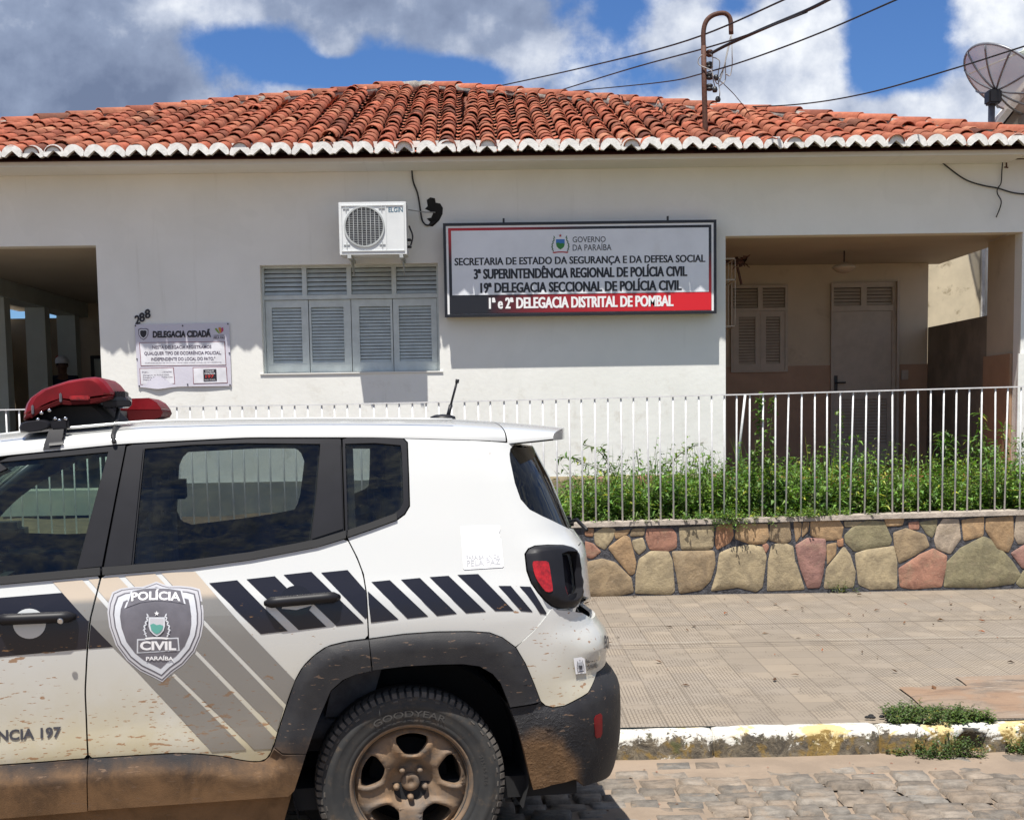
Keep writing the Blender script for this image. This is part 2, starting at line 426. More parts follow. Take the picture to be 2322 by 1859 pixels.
# kerb: flaking whitewash over yellow paint over mossy stone
m, t, b = newmat('kerb_stone')
p = t.pos(); X, Y, Z = t.xyz(p)
na = t.noise(p, 11, 9, .76, .7); nb = t.noise(p, 5, 7, .66, .6); nc = t.noise(p, 27, 6, .65)
c = t.mix(t.ramp(na, .35, .66), (.052, .044, .034), (.20, .165, .115))
c = t.mix(t.math('MULTIPLY', t.ramp(t.math('ADD', t.math('MULTIPLY', nb, .7), t.math('MULTIPLY', nc, .3)), .47, .56), .88), c, (.235, .150, .036))
c = t.mix(t.math('MULTIPLY', t.ramp(t.noise(p, 7.3, 8, .7), .58, .68), .8), c, (.085, .088, .03))
wmask = t.ramp(t.math('ADD', t.math('ADD', t.math('SUBTRACT', t.math('MULTIPLY', Z, 13.0), .30), t.math('MULTIPLY', t.math('SUBTRACT', na, .5), 3.2)), t.math('MULTIPLY', t.math('SUBTRACT', nc, .5), 1.1)), .42, .66)
wmask = t.math('MAXIMUM', wmask, t.math('MULTIPLY', t.ramp(t.math('ADD', t.noise(p, 9, 8, .74, 1.0), t.math('MULTIPLY', Z, 1.4)), .565, .61), .95))
c = t.mix(wmask, c, t.mix(t.ramp(nb, .50, .58), (.66, .64, .58), (.60, .47, .22)))
c = t.mix(t.math('MULTIPLY', t.ramp(nc, .62, .70), .55), c, (.07, .055, .04))
t.put(b.inputs['Base Color'], c); b.inputs['Roughness'].default_value = .9
addbump(t, b, t.math('ADD', na, t.math('MULTIPLY', nc, .5)), .8, .02)

# ================================================================== ground
YK = 6.65
def street_z(y):
    return 0.0 if y < 4.9 else -.055 * min(1, (y - 4.9) / 1.7)
mb = MB(); mb.smooth = True
xs = [-400, -60, -20, -8] + [-5 + .12 * i for i in range(int(11.5 / .12))] + [8, 20, 60, 400]
ys = [-200, -30, -5, 1, 3] + [4.0 + .09 * i for i in range(31)] + [6.76]
def dust_h(x, y):
    if not (-5.2 < x < 7 and 3.9 < y): return 0
    return -.013 + .009 * noise.noise((x * 1.6, y * 1.6, 3)) + .005 * noise.noise((x * 6, y * 6, 9)) + .026 * max(0, min(1, (y - 6.08) / .35)) + .030 * math.exp(-((x - .62) / .33) ** 2 - ((y - 5.62) / .22) ** 2)
vs = [(x, y, street_z(y) + dust_h(x, y)) for y in ys for x in xs]; nx = len(xs)
mb.add(vs, [(j * nx + i, j * nx + i + 1, (j + 1) * nx + i + 1, (j + 1) * nx + i) for j in range(len(ys) - 1) for i in range(nx - 1)])
# granite setts standing a few millimetres proud of the dust
mb.cur = 1; rs = random.Random(3)
yy = 4.0
while yy < 6.42:
    dh = rs.uniform(.125, .165); x = -4.6 + rs.random() * .1
    while x < 6:
        w = rs.uniform(.12, .20); g = rs.uniform(.003, .008); n = 5; UU = (0, .07, .35, .65, .93, 1)
        tnt = rs.uniform(.75, 1.3); warm = rs.uniform(-.06, .08)
        mb.col = (tnt * (1 + warm), tnt, tnt * (1 - warm))
        top = rs.uniform(-.006, .014) + .004
        jx = [rs.uniform(-.012, .012) for _ in range(4)]; jy = [rs.uniform(-.012, .012) for _ in range(4)]
        sk = (x * .0) + noise.noise((x * .8, yy * .8, 1)) * .03
        cs = []
        for j in range(n + 1):
            for i in range(n + 1):
                a_, b_ = UU[i], UU[j]
                qx = x + g + (w - 2 * g) * a_ + (jx[0] * (1 - a_) * (1 - b_) + jx[1] * a_ * (1 - b_) + jx[2] * a_ * b_ + jx[3] * (1 - a_) * b_)
                qy = yy + g + (dh - 2 * g) * b_ + (jy[0] * (1 - a_) * (1 - b_) + jy[1] * a_ * (1 - b_) + jy[2] * a_ * b_ + jy[3] * (1 - a_) * b_) + sk
                e = min(a_, 1 - a_, b_, 1 - b_)
                z = street_z(qy) + top - (.022 if e == 0 else 0) + .006 * noise.noise((qx * 14, qy * 14, 5))
                cs.append((qx, qy, z))
        mb.add(cs, [(j * (n + 1) + i, j * (n + 1) + i + 1, (j + 1) * (n + 1) + i + 1, (j + 1) * (n + 1) + i) for j in range(n) for i in range(n)])
        x += w
    yy += dh
setting(mb.build('street', [MATS['street_dust'], MATS['sett']]), 'dusty street paved with worn granite setts below the kerb', 'street')

mb = MB(); mb.smooth = True
xs = [-400, -20] + [-6 + .25 * i for i in range(60)] + [20, 400]
ys = [YK + .126, 7.2, 8, 9, 10, 11.05]
def walk_z(y): return .088 + (.2 - .088) * (y - YK) / (11.0 - YK)
vs = [(x, y, walk_z(y) + (.006 * noise.noise((x * .9, y * .9, 2)) if abs(x) < 12 else 0)) for y in ys for x in xs]; nx = len(xs)
mb.add(vs, [(j * nx + i, j * nx + i + 1, (j + 1) * nx + i + 1, (j + 1) * nx + i) for j in range(len(ys) - 1) for i in range(nx - 1)])
setting(mb.build('sidewalk', MATS['pavement_tile']), 'beige ribbed-tile pavement between kerb and stone wall', 'pavement')

# broken corner of the pavement
Z2 = lambda x, y: (1822 + x / 4.312, 1330 + y / 4.312)
mb = MB(); pts = []
for q in [(930, 985), (1010, 975), (1120, 980), (1250, 966), (1420, 972), (1600, 968), (1540, 925), (1480, 892), (1640, 886), (1900, 880), (2160, 868), (2900, 840), (2900, 1300), (1860, 1316), (1500, 1322), (1225, 1296), (1222, 1190), (1130, 1128), (1060, 1070)]:
    s_ = Z2(*q); w_ = atz(s_[0], s_[1], .12); w_.z = walk_z(w_.y) + .011; w_.y = max(w_.y, YK + .137)
    pts.append(w_)
mb.poly(pts)
setting(mb.build('broken_pavement', MATS['broken_concrete']), 'broken pink-brown concrete patch in the pavement by the kerb', 'pavement')

# kerb stones
mb = MB(); mb.smooth = True
prof = [(-.03, -.11), (-.012, -.06), (0, -.02), (.004, .03), (.010, .062), (.026, .083), (.06, .089), (.10, .090), (.138, .089), (.142, .05)]
kj = at(1620, 1690, YK).x; LK = .83; hole_x = at(2203, 1700, YK).x
for k in range(-14, 12):
    x0 = kj + k * LK + .004; x1 = x0 + LK - .008
    n = 26 if -1 < x0 < 5 else 4
    dy_ = .012 * noise.noise((k * 3.1, 0, 0)); dz_ = .010 * noise.noise((k * 2.3, 5, 0))
    vs = []
    for i in range(n + 1):
        x = x0 + (x1 - x0) * i / n
        for (py, pz) in prof:
            q = Vector((x * 7, py * 18, pz * 18)); a_ = noise.noise(q) * .011 + noise.noise(q * 2.7) * .006
            y = YK + py + dy_ + a_ * (1 if pz < .06 else .4); z = pz + dz_ * (pz > .05) + a_ * .5
            e = min(i, n - i)
            if e == 0: y += .008; z -= .006
            d = ((x - hole_x) / .075) ** 2 + ((pz - .0) / .07) ** 2
            if d < 1 and py < .05: y += .11 * (1 - d) ** .5
            vs.append((x, y, z))
    m_ = len(prof)
    mb.add(vs, [(i * m_ + j, i * m_ + j + 1, (i + 1) * m_ + j + 1, (i + 1) * m_ + j) for i in range(n) for j in range(m_ - 1)] + [tuple(range(m_))[::-1], tuple(n * m_ + j for j in range(m_))])
setting(mb.build('kerb', MATS['kerb_stone']), 'old kerb of stone blocks with flaking white and yellow paint', 'kerb')
# ground under house and gardens, out to the horizon
mb = MB()
mb.add([(-400, 11.05, .15), (400, 11.05, .15), (400, 900, .15), (-400, 900, .15)], [(0, 1, 2, 3)])
setting(mb.build('ground', MATS['soil']), 'bare earth behind the stone wall and around the houses', 'ground')
mb = MB(); mb.smooth = True
xs = [-12 + .3 * i for i in range(75)]; ys = [11.13 + .2 * i for i in range(16)]
vs = [(x, y, .70 + .04 * noise.noise((x * 2, y * 2, 0))) for y in ys for x in xs]; nx = len(xs)
mb.add(vs, [(j * nx + i, j * nx + i + 1, (j + 1) * nx + i + 1, (j + 1) * nx + i) for j in range(15) for i in range(nx - 1)])
setting(mb.build('garden_soil', MATS['soil']), 'strip of garden soil between stone wall and white facade', 'soil')

# ================================================================== stone wall and fence
YW = 11.0
def capz(x): return at(1330, 1185, YW).z + (x - at(1330, 1185, YW).x) * (at(2315, 1157, YW).z - at(1330, 1185, YW).z) / (at(2315, 1157, YW).x - at(1330, 1185, YW).x)
wall = empty('stone_wall', (0, YW, .2), 'low garden wall of irregular tan and pink stones with dark joints', 'wall')
mb = MB()
N = 60
for i in range(N):
    x0, x1 = -12 + 23 * i / N, -12 + 23 * (i + 1) / N
    mb.add([(x0, YW, .1), (x1, YW, .1), (x1, YW, capz(x1) - .035), (x0, YW, capz(x0) - .035), (x0, YW + .16, .1), (x1, YW + .16, .1), (x1, YW + .16, capz(x1) - .035), (x0, YW + .16, capz(x0) - .035)],
           [(0, 1, 2, 3), (5, 4, 7, 6)])
mb.build('core', MATS['joint_mortar'], wall)
S5 = lambda x, y: (1300 + x / 2.1096, 820 + y / 2.1096)
stones = [([(60, 960), (140, 945), (200, 965), (270, 1030), (285, 1100), (200, 1115), (60, 1118)], 0), ([(100, 820), (150, 795), (195, 800), (185, 850), (150, 895), (110, 870)], 1), ([(170, 890), (250, 830), (270, 850), (300, 960), (290, 1010), (270, 1015), (200, 930)], 2), ([(285, 800), (340, 798), (335, 830), (275, 835)], 0), ([(285, 855), (330, 845), (345, 890), (315, 920), (290, 890)], 1), ([(355, 800), (470, 800), (490, 830), (490, 885), (450, 905), (370, 895), (350, 850)], 4),
 ([(510, 795), (670, 785), (668, 885), (640, 895), (520, 895)], 1), ([(690, 785), (755, 780), (762, 830), (745, 860), (690, 895), (682, 850)], 5), ([(785, 780), (925, 775), (930, 840), (910, 868), (850, 870), (780, 845)], 2), ([(945, 780), (1030, 770), (1040, 850), (1010, 870), (940, 850)], 0), ([(1055, 770), (1090, 770), (1085, 830), (1065, 860)], 2), ([(1140, 765), (1265, 760), (1290, 790), (1275, 850), (1210, 850), (1140, 830)], 2),
 ([(1300, 830), (1350, 780), (1410, 765), (1480, 765), (1520, 850), (1510, 875), (1350, 905), (1310, 870)], 3), ([(1300, 765), (1380, 765), (1340, 785), (1305, 790)], 1), ([(320, 945), (370, 910), (450, 910), (470, 950), (485, 1090), (460, 1108), (300, 1108), (305, 1010)], 1), ([(475, 910), (670, 905), (675, 960), (655, 1040), (610, 1090), (510, 1105), (495, 1010)], 0), ([(700, 920), (760, 890), (850, 880), (905, 890), (920, 940), (900, 1080), (870, 1095), (780, 1075), (660, 1095), (690, 1010)], 1),
 ([(950, 880), (1000, 868), (1050, 885), (1060, 960), (1105, 1085), (930, 1092), (935, 960)], 1), ([(1065, 880), (1120, 848), (1205, 850), (1205, 900), (1195, 1000), (1180, 1075), (1120, 1080), (1085, 980)], 6), ([(905, 880), (925, 870), (935, 890), (920, 915)], 4), ([(1215, 880), (1260, 870), (1250, 920), (1215, 970)], 2), ([(1290, 890), (1320, 920), (1345, 1000), (1340, 1075), (1200, 1082), (1215, 990), (1260, 930)], 1), ([(1350, 920), (1420, 900), (1530, 885), (1545, 960), (1545, 1080), (1420, 1085), (1365, 1060)], 1),
 ([(1535, 820), (1590, 800), (1680, 830), (1700, 880), (1630, 920), (1560, 960), (1540, 890)], 0), ([(1490, 750), (1580, 750), (1570, 780), (1500, 785)], 2), ([(1655, 770), (1740, 755), (1735, 790), (1715, 838), (1690, 815)], 3), ([(1740, 800), (1770, 755), (1840, 755), (1850, 850), (1800, 915), (1740, 890), (1730, 850)], 7), ([(1860, 760), (1960, 745), (1955, 830), (1870, 855)], 2), ([(1975, 750), (2100, 740), (2105, 850), (2080, 910), (2030, 890), (1975, 810)], 2),
 ([(1560, 985), (1650, 930), (1720, 898), (1785, 930), (1780, 970), (1760, 1075), (1620, 1082), (1565, 1075)], 4), ([(1790, 960), (1850, 900), (1960, 838), (2010, 860), (2100, 960), (2140, 1020), (2100, 1060), (1960, 1078), (1775, 1075)], 3), ([(2095, 915), (2160, 880), (2230, 900), (2230, 980), (2150, 985)], 6), ([(2120, 740), (2300, 730), (2300, 860), (2130, 870), (2115, 830)], 7), ([(2120, 1060), (2160, 1000), (2300, 1000), (2300, 1065), (2150, 1075)], 3), ([(1605, 770), (1650, 765), (1650, 800), (1610, 800)], 4), ([(1265, 855), (1290, 845), (1290, 880), (1268, 880)], 5),
 ([(1100, 770), (1130, 770), (1118, 810), (1095, 835)], 2), ([(60, 800), (95, 800), (90, 835), (60, 830)], 5), ([(60, 860), (100, 880), (130, 910), (90, 940), (60, 930)], 4), ([(195, 810), (270, 800), (255, 825), (205, 845)], 2)]
PAL = [(.265, .200, .128), (.330, .272, .180), (.330, .222, .128), (.232, .208, .130), (.320, .165, .120), (.345, .185, .110), (.262, .145, .128), (.350, .290, .235)]
def poly_round(P, it=2):
    for _ in range(it):
        Q = []
        for i in range(len(P)):
            a_, b_ = P[i], P[(i + 1) % len(P)]
            k_ = min(.22, .009 / max(.001, (a_ - b_).length))
            Q += [a_ * (1 - k_) + b_ * k_, a_ * k_ + b_ * (1 - k_)]
        P = Q
    return P
def add_stone(mb, P, col, hgt, sh=.004):
    P = poly_round([Vector((p.x, 0, p.z)) for p in P], 2)
    P = [q + Vector((noise.noise((q.x * 16, 0, q.z * 16)), 0, noise.noise((q.x * 16, 5, q.z * 16)))) * .008 for q in P]
    c = sum(P, Vector()) / len(P); n = len(P); r = max((q - c).length for q in P)
    mb.col = col; rings = []
    for k, (f, h) in enumerate([(1.0, 0), (1.0, hgt * .5), (1 - .005 / r, hgt), (.6, hgt * 1.0), (.25, hgt * 1.0)]):
        rings.append([Vector((c.x + (q.x - c.x) * f, YW - h - (.0025 * noise.noise((q.x * 9 + f * 3, 1, q.z * 9)) if f < .9 else 0), c.z + (q.z - c.z) * f)) for q in P])
    vs = [v for r_ in rings for v in r_] + [Vector((c.x, YW - hgt * 1.08, c.z))]
    fs = [(i * n + j, i * n + (j + 1) % n, (i + 1) * n + (j + 1) % n, (i + 1) * n + j) for i in range(4) for j in range(n)] + [(4 * n + j, 4 * n + (j + 1) % n, 5 * n) for j in range(n)]
    mb.add(vs, fs)
def grow(P, d):
    c = sum(P, Vector()) / len(P)
    return [c + (q - c) * (1 + d / max(.03, (q - c).length)) for q in P]
mb = MB(); mb.smooth = True; rs = random.Random(11)
for pts, ci in stones:
    P = [at(*S5(*q), YW) for q in pts]
    k = rs.uniform(.9, 1.1); col = tuple(x * k for x in PAL[ci])
    add_stone(mb, grow(P, .010), col, rs.uniform(.003, .006))
def clip(poly, n_, d):
    out = []
    for i in range(len(poly)):
        a_, b_ = poly[i], poly[(i + 1) % len(poly)]; da, db = a_.dot(n_) - d, b_.dot(n_) - d
        if da <= 0: out.append(a_)
        if da * db < 0: out.append(a_ + (b_ - a_) * (da / (da - db)))
    return out
def crazy(xa, xb):
    seeds = []
    x = xa - .3
    while x < xb + .3:
        for z, jz in ((.36, .07), (.70, .05)): seeds.append(Vector((x + rs.uniform(-.13, .13), 0, z + rs.uniform(-jz, jz))))
        x += .36
    for s_ in seeds:
        if not xa < s_.x < xb: continue
        P = [Vector((xa, 0, .2)), Vector((xb, 0, .2)), Vector((xb, 0, capz(s_.x) - .05)), Vector((xa, 0, capz(s_.x) - .05))]
        for o in seeds:
            if o is s_ or (o - s_).length > .9: continue
            n_ = (o - s_).normalized(); P = clip(P, n_, ((o + s_) / 2).dot(n_) - .011)
            if len(P) < 3: break
        if len(P) >= 3: add_stone(mb, P, tuple(x * rs.uniform(.9, 1.1) for x in PAL[rs.choice([0, 1, 1, 2, 3, 0, 4, 6])]), rs.uniform(.003, .006))
crazy(-6.5, at(1332, 1250, YW).x); crazy(at(2392, 1250, YW).x, 8.5)
mb.build('stones', MATS['wall_stone'], wall)
mb = MB(); mb.smooth = False
for i in range(N):
    x0, x1 = -12 + 23 * i / N, -12 + 23 * (i + 1) / N
    a_, b_ = capz(x0), capz(x1); j0, j1 = .004 * noise.noise((x0 * 5, 0, 0)), .004 * noise.noise((x1 * 5, 0, 0))
    mb.add([(x0, YW - .022 + j0, a_ - .036), (x1, YW - .022 + j1, b_ - .036), (x1, YW - .018 + j1, b_), (x0, YW - .018 + j0, a_), (x0, YW + .19, a_), (x1, YW + .19, b_), (x0, YW + .19, a_ - .036), (x1, YW + .19, b_ - .036)],
           [(0, 1, 2, 3), (3, 2, 5, 4), (4, 5, 7, 6), (6, 7, 1, 0)])
mb.build('coping', MATS['cap_mortar'], wall)

YB = 11.06
fence = empty('railing', (0, YB, .8), 'white iron railing of thin upright bars along the top of the stone wall', 'fence')
rail_pts = [at(x, y, YB) for x, y in ((-260, 932), (0, 928.5), (394, 921), (720, 917), (1050, 909.5), (1405, 901), (1800, 890.5), (2315, 876), (2560, 869))]
mb = MB(); mb.smooth = False
for a_, b_ in zip(rail_pts[:-1], rail_pts[1:]):
    mb.add([a_ + Vector((0, -.016, -.008)), b_ + Vector((0, -.016, -.008)), b_ + Vector((0, .016, -.008)), a_ + Vector((0, .016, -.008)), a_ + Vector((0, -.016, .002)), b_ + Vector((0, -.016, .002)), b_ + Vector((0, .016, .002)), a_ + Vector((0, .016, .002))],
           [(0, 1, 5, 4), (1, 2, 6, 5), (2, 3, 7, 6), (3, 0, 4, 7), (4, 5, 6, 7), (0, 3, 2, 1)])
mb.build('top_rail', MATS['iron_white'], fence)
def railz(x):
    for a_, b_ in zip(rail_pts[:-1], rail_pts[1:]):
        if a_.x <= x <= b_.x: return a_.z + (b_.z - a_.z) * (x - a_.x) / (b_.x - a_.x)
    return rail_pts[-1].z
mb = MB(); mb.smooth = True; mb.tube([(0, YB, .8), (0, YB, 1.3), (0, YB, 1.8)], .0070, 8)
bar0 = mb.build('bar', MATS['iron_white'], fence)
xb0 = at(1319, 900, YB).x; sp = (at(2314.5, 880, YB).x - xb0) / 34.0; first = True; rs = random.Random(5)
k = -56
while k <= 42:
    x = xb0 + k * sp + rs.uniform(-.004, .004); k += 1
    if x < rail_pts[0].x + .02 or x > rail_pts[-1].x - .02: continue
    o = bar0 if first else bar0.copy()
    if not first: COL.objects.link(o); o.parent = fence
    first = False
    z0, z1 = capz(x) - .01, railz(x) - .004
    lean = rs.gauss(0, .006) + (.02 if rs.random() < .06 else 0)
    o.scale = (1, 1, (z1 - z0)); o.location = (x - lean, 0, z0 - .8 - 0.0)
    o.rotation_euler = (0, math.atan2(lean, z1 - z0), 0)
# ================================================================== police station
YF, YE = 14.2, 13.60
ZF = .98                                             # porch floor
st = empty('police_station', (0, YF, .75), 'white single-storey police station with a hipped red tile roof and open porches', 'building')
xl, xr = at(217.4, 557, YF).x, at(1645.2, 538.6, YF).x
xrr = at(2319, 524, YF).x; ztl = at(110, 558, YF).z; ztr = at(1980, 531, YF).z
wx0, wx1 = at(592, 700, YF).x, at(995, 700, YF).x; wz0, wz1 = at(797, 844, YF).z, at(790, 599, YF).z
XA, XB, ZT = -7.7, 6.0, at(1161, 372, YF - .12).z
def P3(x, z, y=YF): return Vector((x, y, z))
# facade with window and porch openings
mb = MB()
mb.prism([P3(XA, .72), P3(XA, ZT), P3(XB, ZT), P3(XB, .72), P3(xrr, .72), P3(xrr, ztr), P3(xr, ztr), P3(xr, .72), P3(xl, .72), P3(xl, ztl), P3(-6.9, ztl), P3(-6.9, .72)], (0, .2, 0),
         holes=[[P3(wx0, wz0), P3(wx0, wz1), P3(wx1, wz1), P3(wx1, wz0)]])
# plaster cove under the eave
prof = [(-.002, -.16), (-.03, -.155), (-.06, -.11), (-.10, -.07), (-.15, -.05), (-.30, -.03), (-.30, .03), (-.002, .03)]
x0, x1 = XA - .02, XB + .02
z_c = at(1161, 372, YF - .03).z + .155
vs = [(x, YF + a_, z_c + b_) for x in (x0, x1) for a_, b_ in prof]; n = len(prof)
mb.add(vs, [(i, i + 1, n + i + 1, n + i) for i in range(n - 1)])
mb.prism([P3(xrr - .03, .72, YF - .03), P3(xrr - .03, at(2310, 802, YF).z, YF - .03), P3(XB, at(2310, 802, YF).z, YF - .03), P3(XB, .72, YF - .03)], (0, .028, 0))
# end walls and the wall that closes the left porch
mb.box((XA, YF + .2, .72), (XA + .2, 22.5, 3.2))
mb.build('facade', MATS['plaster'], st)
# stone plinth
mb = MB(); mb.smooth = False
mb.box((xl + .001, YF - .04, .6), (xr - .001, YF - .003, at(1320, 1080, YF).z))
mat('grey_render', (.20, .20, .18), .9, var=.15, vs=3, bump=.3, bs=40); mb.build('plinth', MATS['grey_render'], st)
mb = MB(); mb.smooth = True; YW_ = YW; YW = YF - .04; capz_ = capz; capz = lambda x: at(1320, 1080, YF).z + .03
rs = random.Random(21)
def crazy2(xa, xb, za, zb):
    seeds = [Vector((x_ * .24 + rs.uniform(-.08, .08), 0, z_ + rs.uniform(-.05, .05))) for x_ in range(int(xa / .24) - 1, int(xb / .24) + 2) for z_ in (za + .07, za + .25)]
    for s_ in seeds:
        if not xa < s_.x < xb: continue
        P = [Vector((xa, 0, za)), Vector((xb, 0, za)), Vector((xb, 0, zb)), Vector((xa, 0, zb))]
        for o in seeds:
            if o is s_: continue
            n_ = (o - s_).normalized(); P = clip(P, n_, ((o + s_) / 2).dot(n_) - .01)
            if len(P) < 3: break
        if len(P) >= 3: add_stone(mb, P, tuple(x * rs.uniform(1.0, 1.2) for x in PAL[rs.choice([0, 1, 1, 3, 7, 4])]), .012)
crazy2(.35, xr - .01, .66, capz(0) - .02)
mb.build('plinth_stones', MATS['wall_stone'], st)
YW, capz = YW_, capz_
# ---- right porch
YBK = 17.2
mb = MB()
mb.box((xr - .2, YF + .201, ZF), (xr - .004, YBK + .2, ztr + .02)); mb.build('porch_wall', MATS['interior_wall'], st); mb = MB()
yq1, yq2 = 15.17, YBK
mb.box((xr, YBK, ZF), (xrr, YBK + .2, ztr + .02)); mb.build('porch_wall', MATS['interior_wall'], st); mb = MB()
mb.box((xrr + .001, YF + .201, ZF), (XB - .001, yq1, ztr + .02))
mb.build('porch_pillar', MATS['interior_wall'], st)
zd = at(2040, 826, YBK).z
mb = MB()
mb.box((xr + .001, YBK - .015, ZF), (xrr - .001, YBK - .002, zd)); mb.build('tile_dado', MATS['dado'], st); mb = MB()
mb.box((xrr - .03, YF + .205, ZF), (xrr - .002, yq1 + .01, zd))
mb.build('tile_dado', MATS['dado'], st)
zp = at(2174, 730, 16.2).z
mb = MB(); mb.box((xrr + .002, yq1 + .002, ZF), (xrr + .16, yq2 - .004, zp))
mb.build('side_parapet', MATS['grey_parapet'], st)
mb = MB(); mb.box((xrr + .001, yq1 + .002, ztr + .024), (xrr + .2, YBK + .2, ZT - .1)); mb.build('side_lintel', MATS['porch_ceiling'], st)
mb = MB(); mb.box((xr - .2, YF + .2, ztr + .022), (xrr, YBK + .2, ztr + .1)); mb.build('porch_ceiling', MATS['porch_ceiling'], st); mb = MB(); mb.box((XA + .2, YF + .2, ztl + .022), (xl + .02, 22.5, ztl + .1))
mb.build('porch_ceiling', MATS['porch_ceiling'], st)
mb = MB(); mb.box((xr + .002, YF + .03, .72), (xrr - .002, YBK - .002, ZF)); mb.build('porch_floor', MATS['terracotta_floor'], st); mb = MB(); mb.box((-6.9, YF + .03, .72), (xl - .002, 22.3, ZF)); mat('cement_floor', (.27, .27, .24), .8, var=.12, vs=3); mb.build('porch_floor', MATS['cement_floor'], st); mb = MB(); mb.box((xr + 1.2, YF - .22, .72), (xrr - .06, YF + .028, ZF - .16))
mb.build('porch_step', MATS['terracotta_floor'], st)

def louvres(mb, x0, x1, z0, z1, y, n, tilt=.016, th=.005):
    """slanted slats between x0..x1, z0..z1 at depth y (outer face)"""
    p_ = (z1 - z0) / n
    for i in range(n):
        za = z0 + p_ * i
        mb.add([(x0, y + .002, za + p_ * .06), (x1, y + .002, za + p_ * .06), (x1, y + tilt, za + p_ * .90), (x0, y + tilt, za + p_ * .90), (x0, y + .002 + th, za + p_ * .02), (x1, y + .002 + th, za + p_ * .02), (x1, y + tilt + th, za + p_ * .86), (x0, y + tilt + th, za + p_ * .86)],
               [(0, 1, 2, 3), (5, 4, 7, 6), (0, 4, 5, 1), (3, 2, 6, 7), (0, 3, 7, 4), (1, 5, 6, 2)])
def framed(mb, x0, x1, z0, z1, y, d, l, r, b_, t_):
    """flat frame: rectangle with a rectangular hole"""
    mb.prism([(x0, y, z0), (x0, y, z1), (x1, y, z1), (x1, y, z0)], (0, d, 0), holes=[[(x0 + l, y, z0 + b_), (x0 + l, y, z1 - t_), (x1 - r, y, z1 - t_), (x1 - r, y, z0 + b_)]])
# ---- shuttered window
win = MB(); yw = YF + .10; SP = (wx1 - wx0) / 4
xq = [wx0 + .022, at(699, 700, yw).x, at(795.5, 700, yw).x, at(890, 700, yw).x, wx1 - .022]
zs = at(790, 673, yw).z; ztt = wz1 - .03; zbb = wz0 + .004
win.box((wx0 + .001, yw, wz0 + .001), (wx0 + .022, yw + .08, wz1 - .001)); win.box((wx1 - .022, yw, wz0 + .001), (wx1 - .001, yw + .08, wz1 - .001))
win.box((wx0 + .022, yw, wz1 - .024), (wx1 - .022, yw + .08, wz1 - .001)); win.box((wx0 + .022, yw - .004, zs - .022), (wx1 - .022, yw + .08, zs + .022))
vx = [at(690, 640, yw).x, at(791, 640, yw).x, at(893, 640, yw).x]
for v_ in vx: win.box((v_ - .024, yw, zs + .022), (v_ + .024, yw + .08, wz1 - .024))
wo_ = win.build('window', MATS['shutter_paint'], st)
mb = MB(); mb.box((wx0 + .002, yw + .085, wz0 + .002), (wx1 - .002, yw + .12, wz1 - .002)); mb.build('backing', MATS['gap'], wo_)
e_ = [wx0 + .022] + [v for v_ in vx for v in (v_ - .024, v_ + .024)] + [wx1 - .022]
for i in range(4):
    mb = MB(); louvres(mb, e_[2 * i] + .001, e_[2 * i + 1] - .001, zs + .026, wz1 - .026, yw + .022, 6, .03)
    mb.build('vent_louvre', MATS['shutter_paint'], wo_)
for i in range(4):
    mb = MB(); dy = [0, .007, .004, .001][i]
    x0, x1 = xq[i] + .0035, xq[i + 1] - .0035; z0, z1 = zbb + .004, zs - .026; y = yw + .012 + dy
    l, r = [(.065, .07), (.022, .075), (.08, .022), (.06, .06)][i]
    framed(mb, x0, x1, z0, z1, y, .034, l, r, .10, .075)
    louvres(mb, x0 + l + .001, x1 - r - .001, z0 + .10, z1 - .075, y + .008, 17, .020)
    mb.box((x0 + .015, y - .003, z0 + .012), (x1 - .015, y - .0005, z0 + .085))
    mb.build('shutter', MATS['shutter_paint'], wo_)
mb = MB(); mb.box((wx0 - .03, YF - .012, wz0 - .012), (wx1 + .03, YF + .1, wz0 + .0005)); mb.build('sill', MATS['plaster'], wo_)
# ---- porch window and door
def pw(px, py): return at(px, py, YBK - .03)
a_, b_ = pw(1657, 745).x, pw(1786, 745).x; z0, z1 = pw(1720, 844).z, pw(1720, 647).z
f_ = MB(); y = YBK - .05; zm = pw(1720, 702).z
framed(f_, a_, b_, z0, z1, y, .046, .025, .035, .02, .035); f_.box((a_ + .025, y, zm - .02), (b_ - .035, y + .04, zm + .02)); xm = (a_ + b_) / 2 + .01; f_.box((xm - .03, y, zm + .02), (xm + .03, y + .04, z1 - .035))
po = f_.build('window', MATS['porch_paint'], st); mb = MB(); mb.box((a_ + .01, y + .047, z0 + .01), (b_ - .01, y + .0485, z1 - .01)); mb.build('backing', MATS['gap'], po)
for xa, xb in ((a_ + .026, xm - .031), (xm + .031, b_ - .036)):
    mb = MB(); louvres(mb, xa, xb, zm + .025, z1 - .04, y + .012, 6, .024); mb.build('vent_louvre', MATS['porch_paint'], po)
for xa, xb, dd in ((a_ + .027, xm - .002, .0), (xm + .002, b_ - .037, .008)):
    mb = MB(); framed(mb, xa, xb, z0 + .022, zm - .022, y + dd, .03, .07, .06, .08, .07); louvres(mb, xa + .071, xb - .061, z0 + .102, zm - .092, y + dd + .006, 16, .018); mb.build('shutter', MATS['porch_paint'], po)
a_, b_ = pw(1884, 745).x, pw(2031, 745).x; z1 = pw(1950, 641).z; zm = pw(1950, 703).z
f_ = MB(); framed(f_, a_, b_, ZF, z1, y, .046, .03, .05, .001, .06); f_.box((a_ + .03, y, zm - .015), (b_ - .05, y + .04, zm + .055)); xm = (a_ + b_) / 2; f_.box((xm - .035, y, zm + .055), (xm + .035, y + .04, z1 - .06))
f_.box((b_ - .002, y - .05, ZF), (b_ + .03, YBK - .016, z1 + .01))
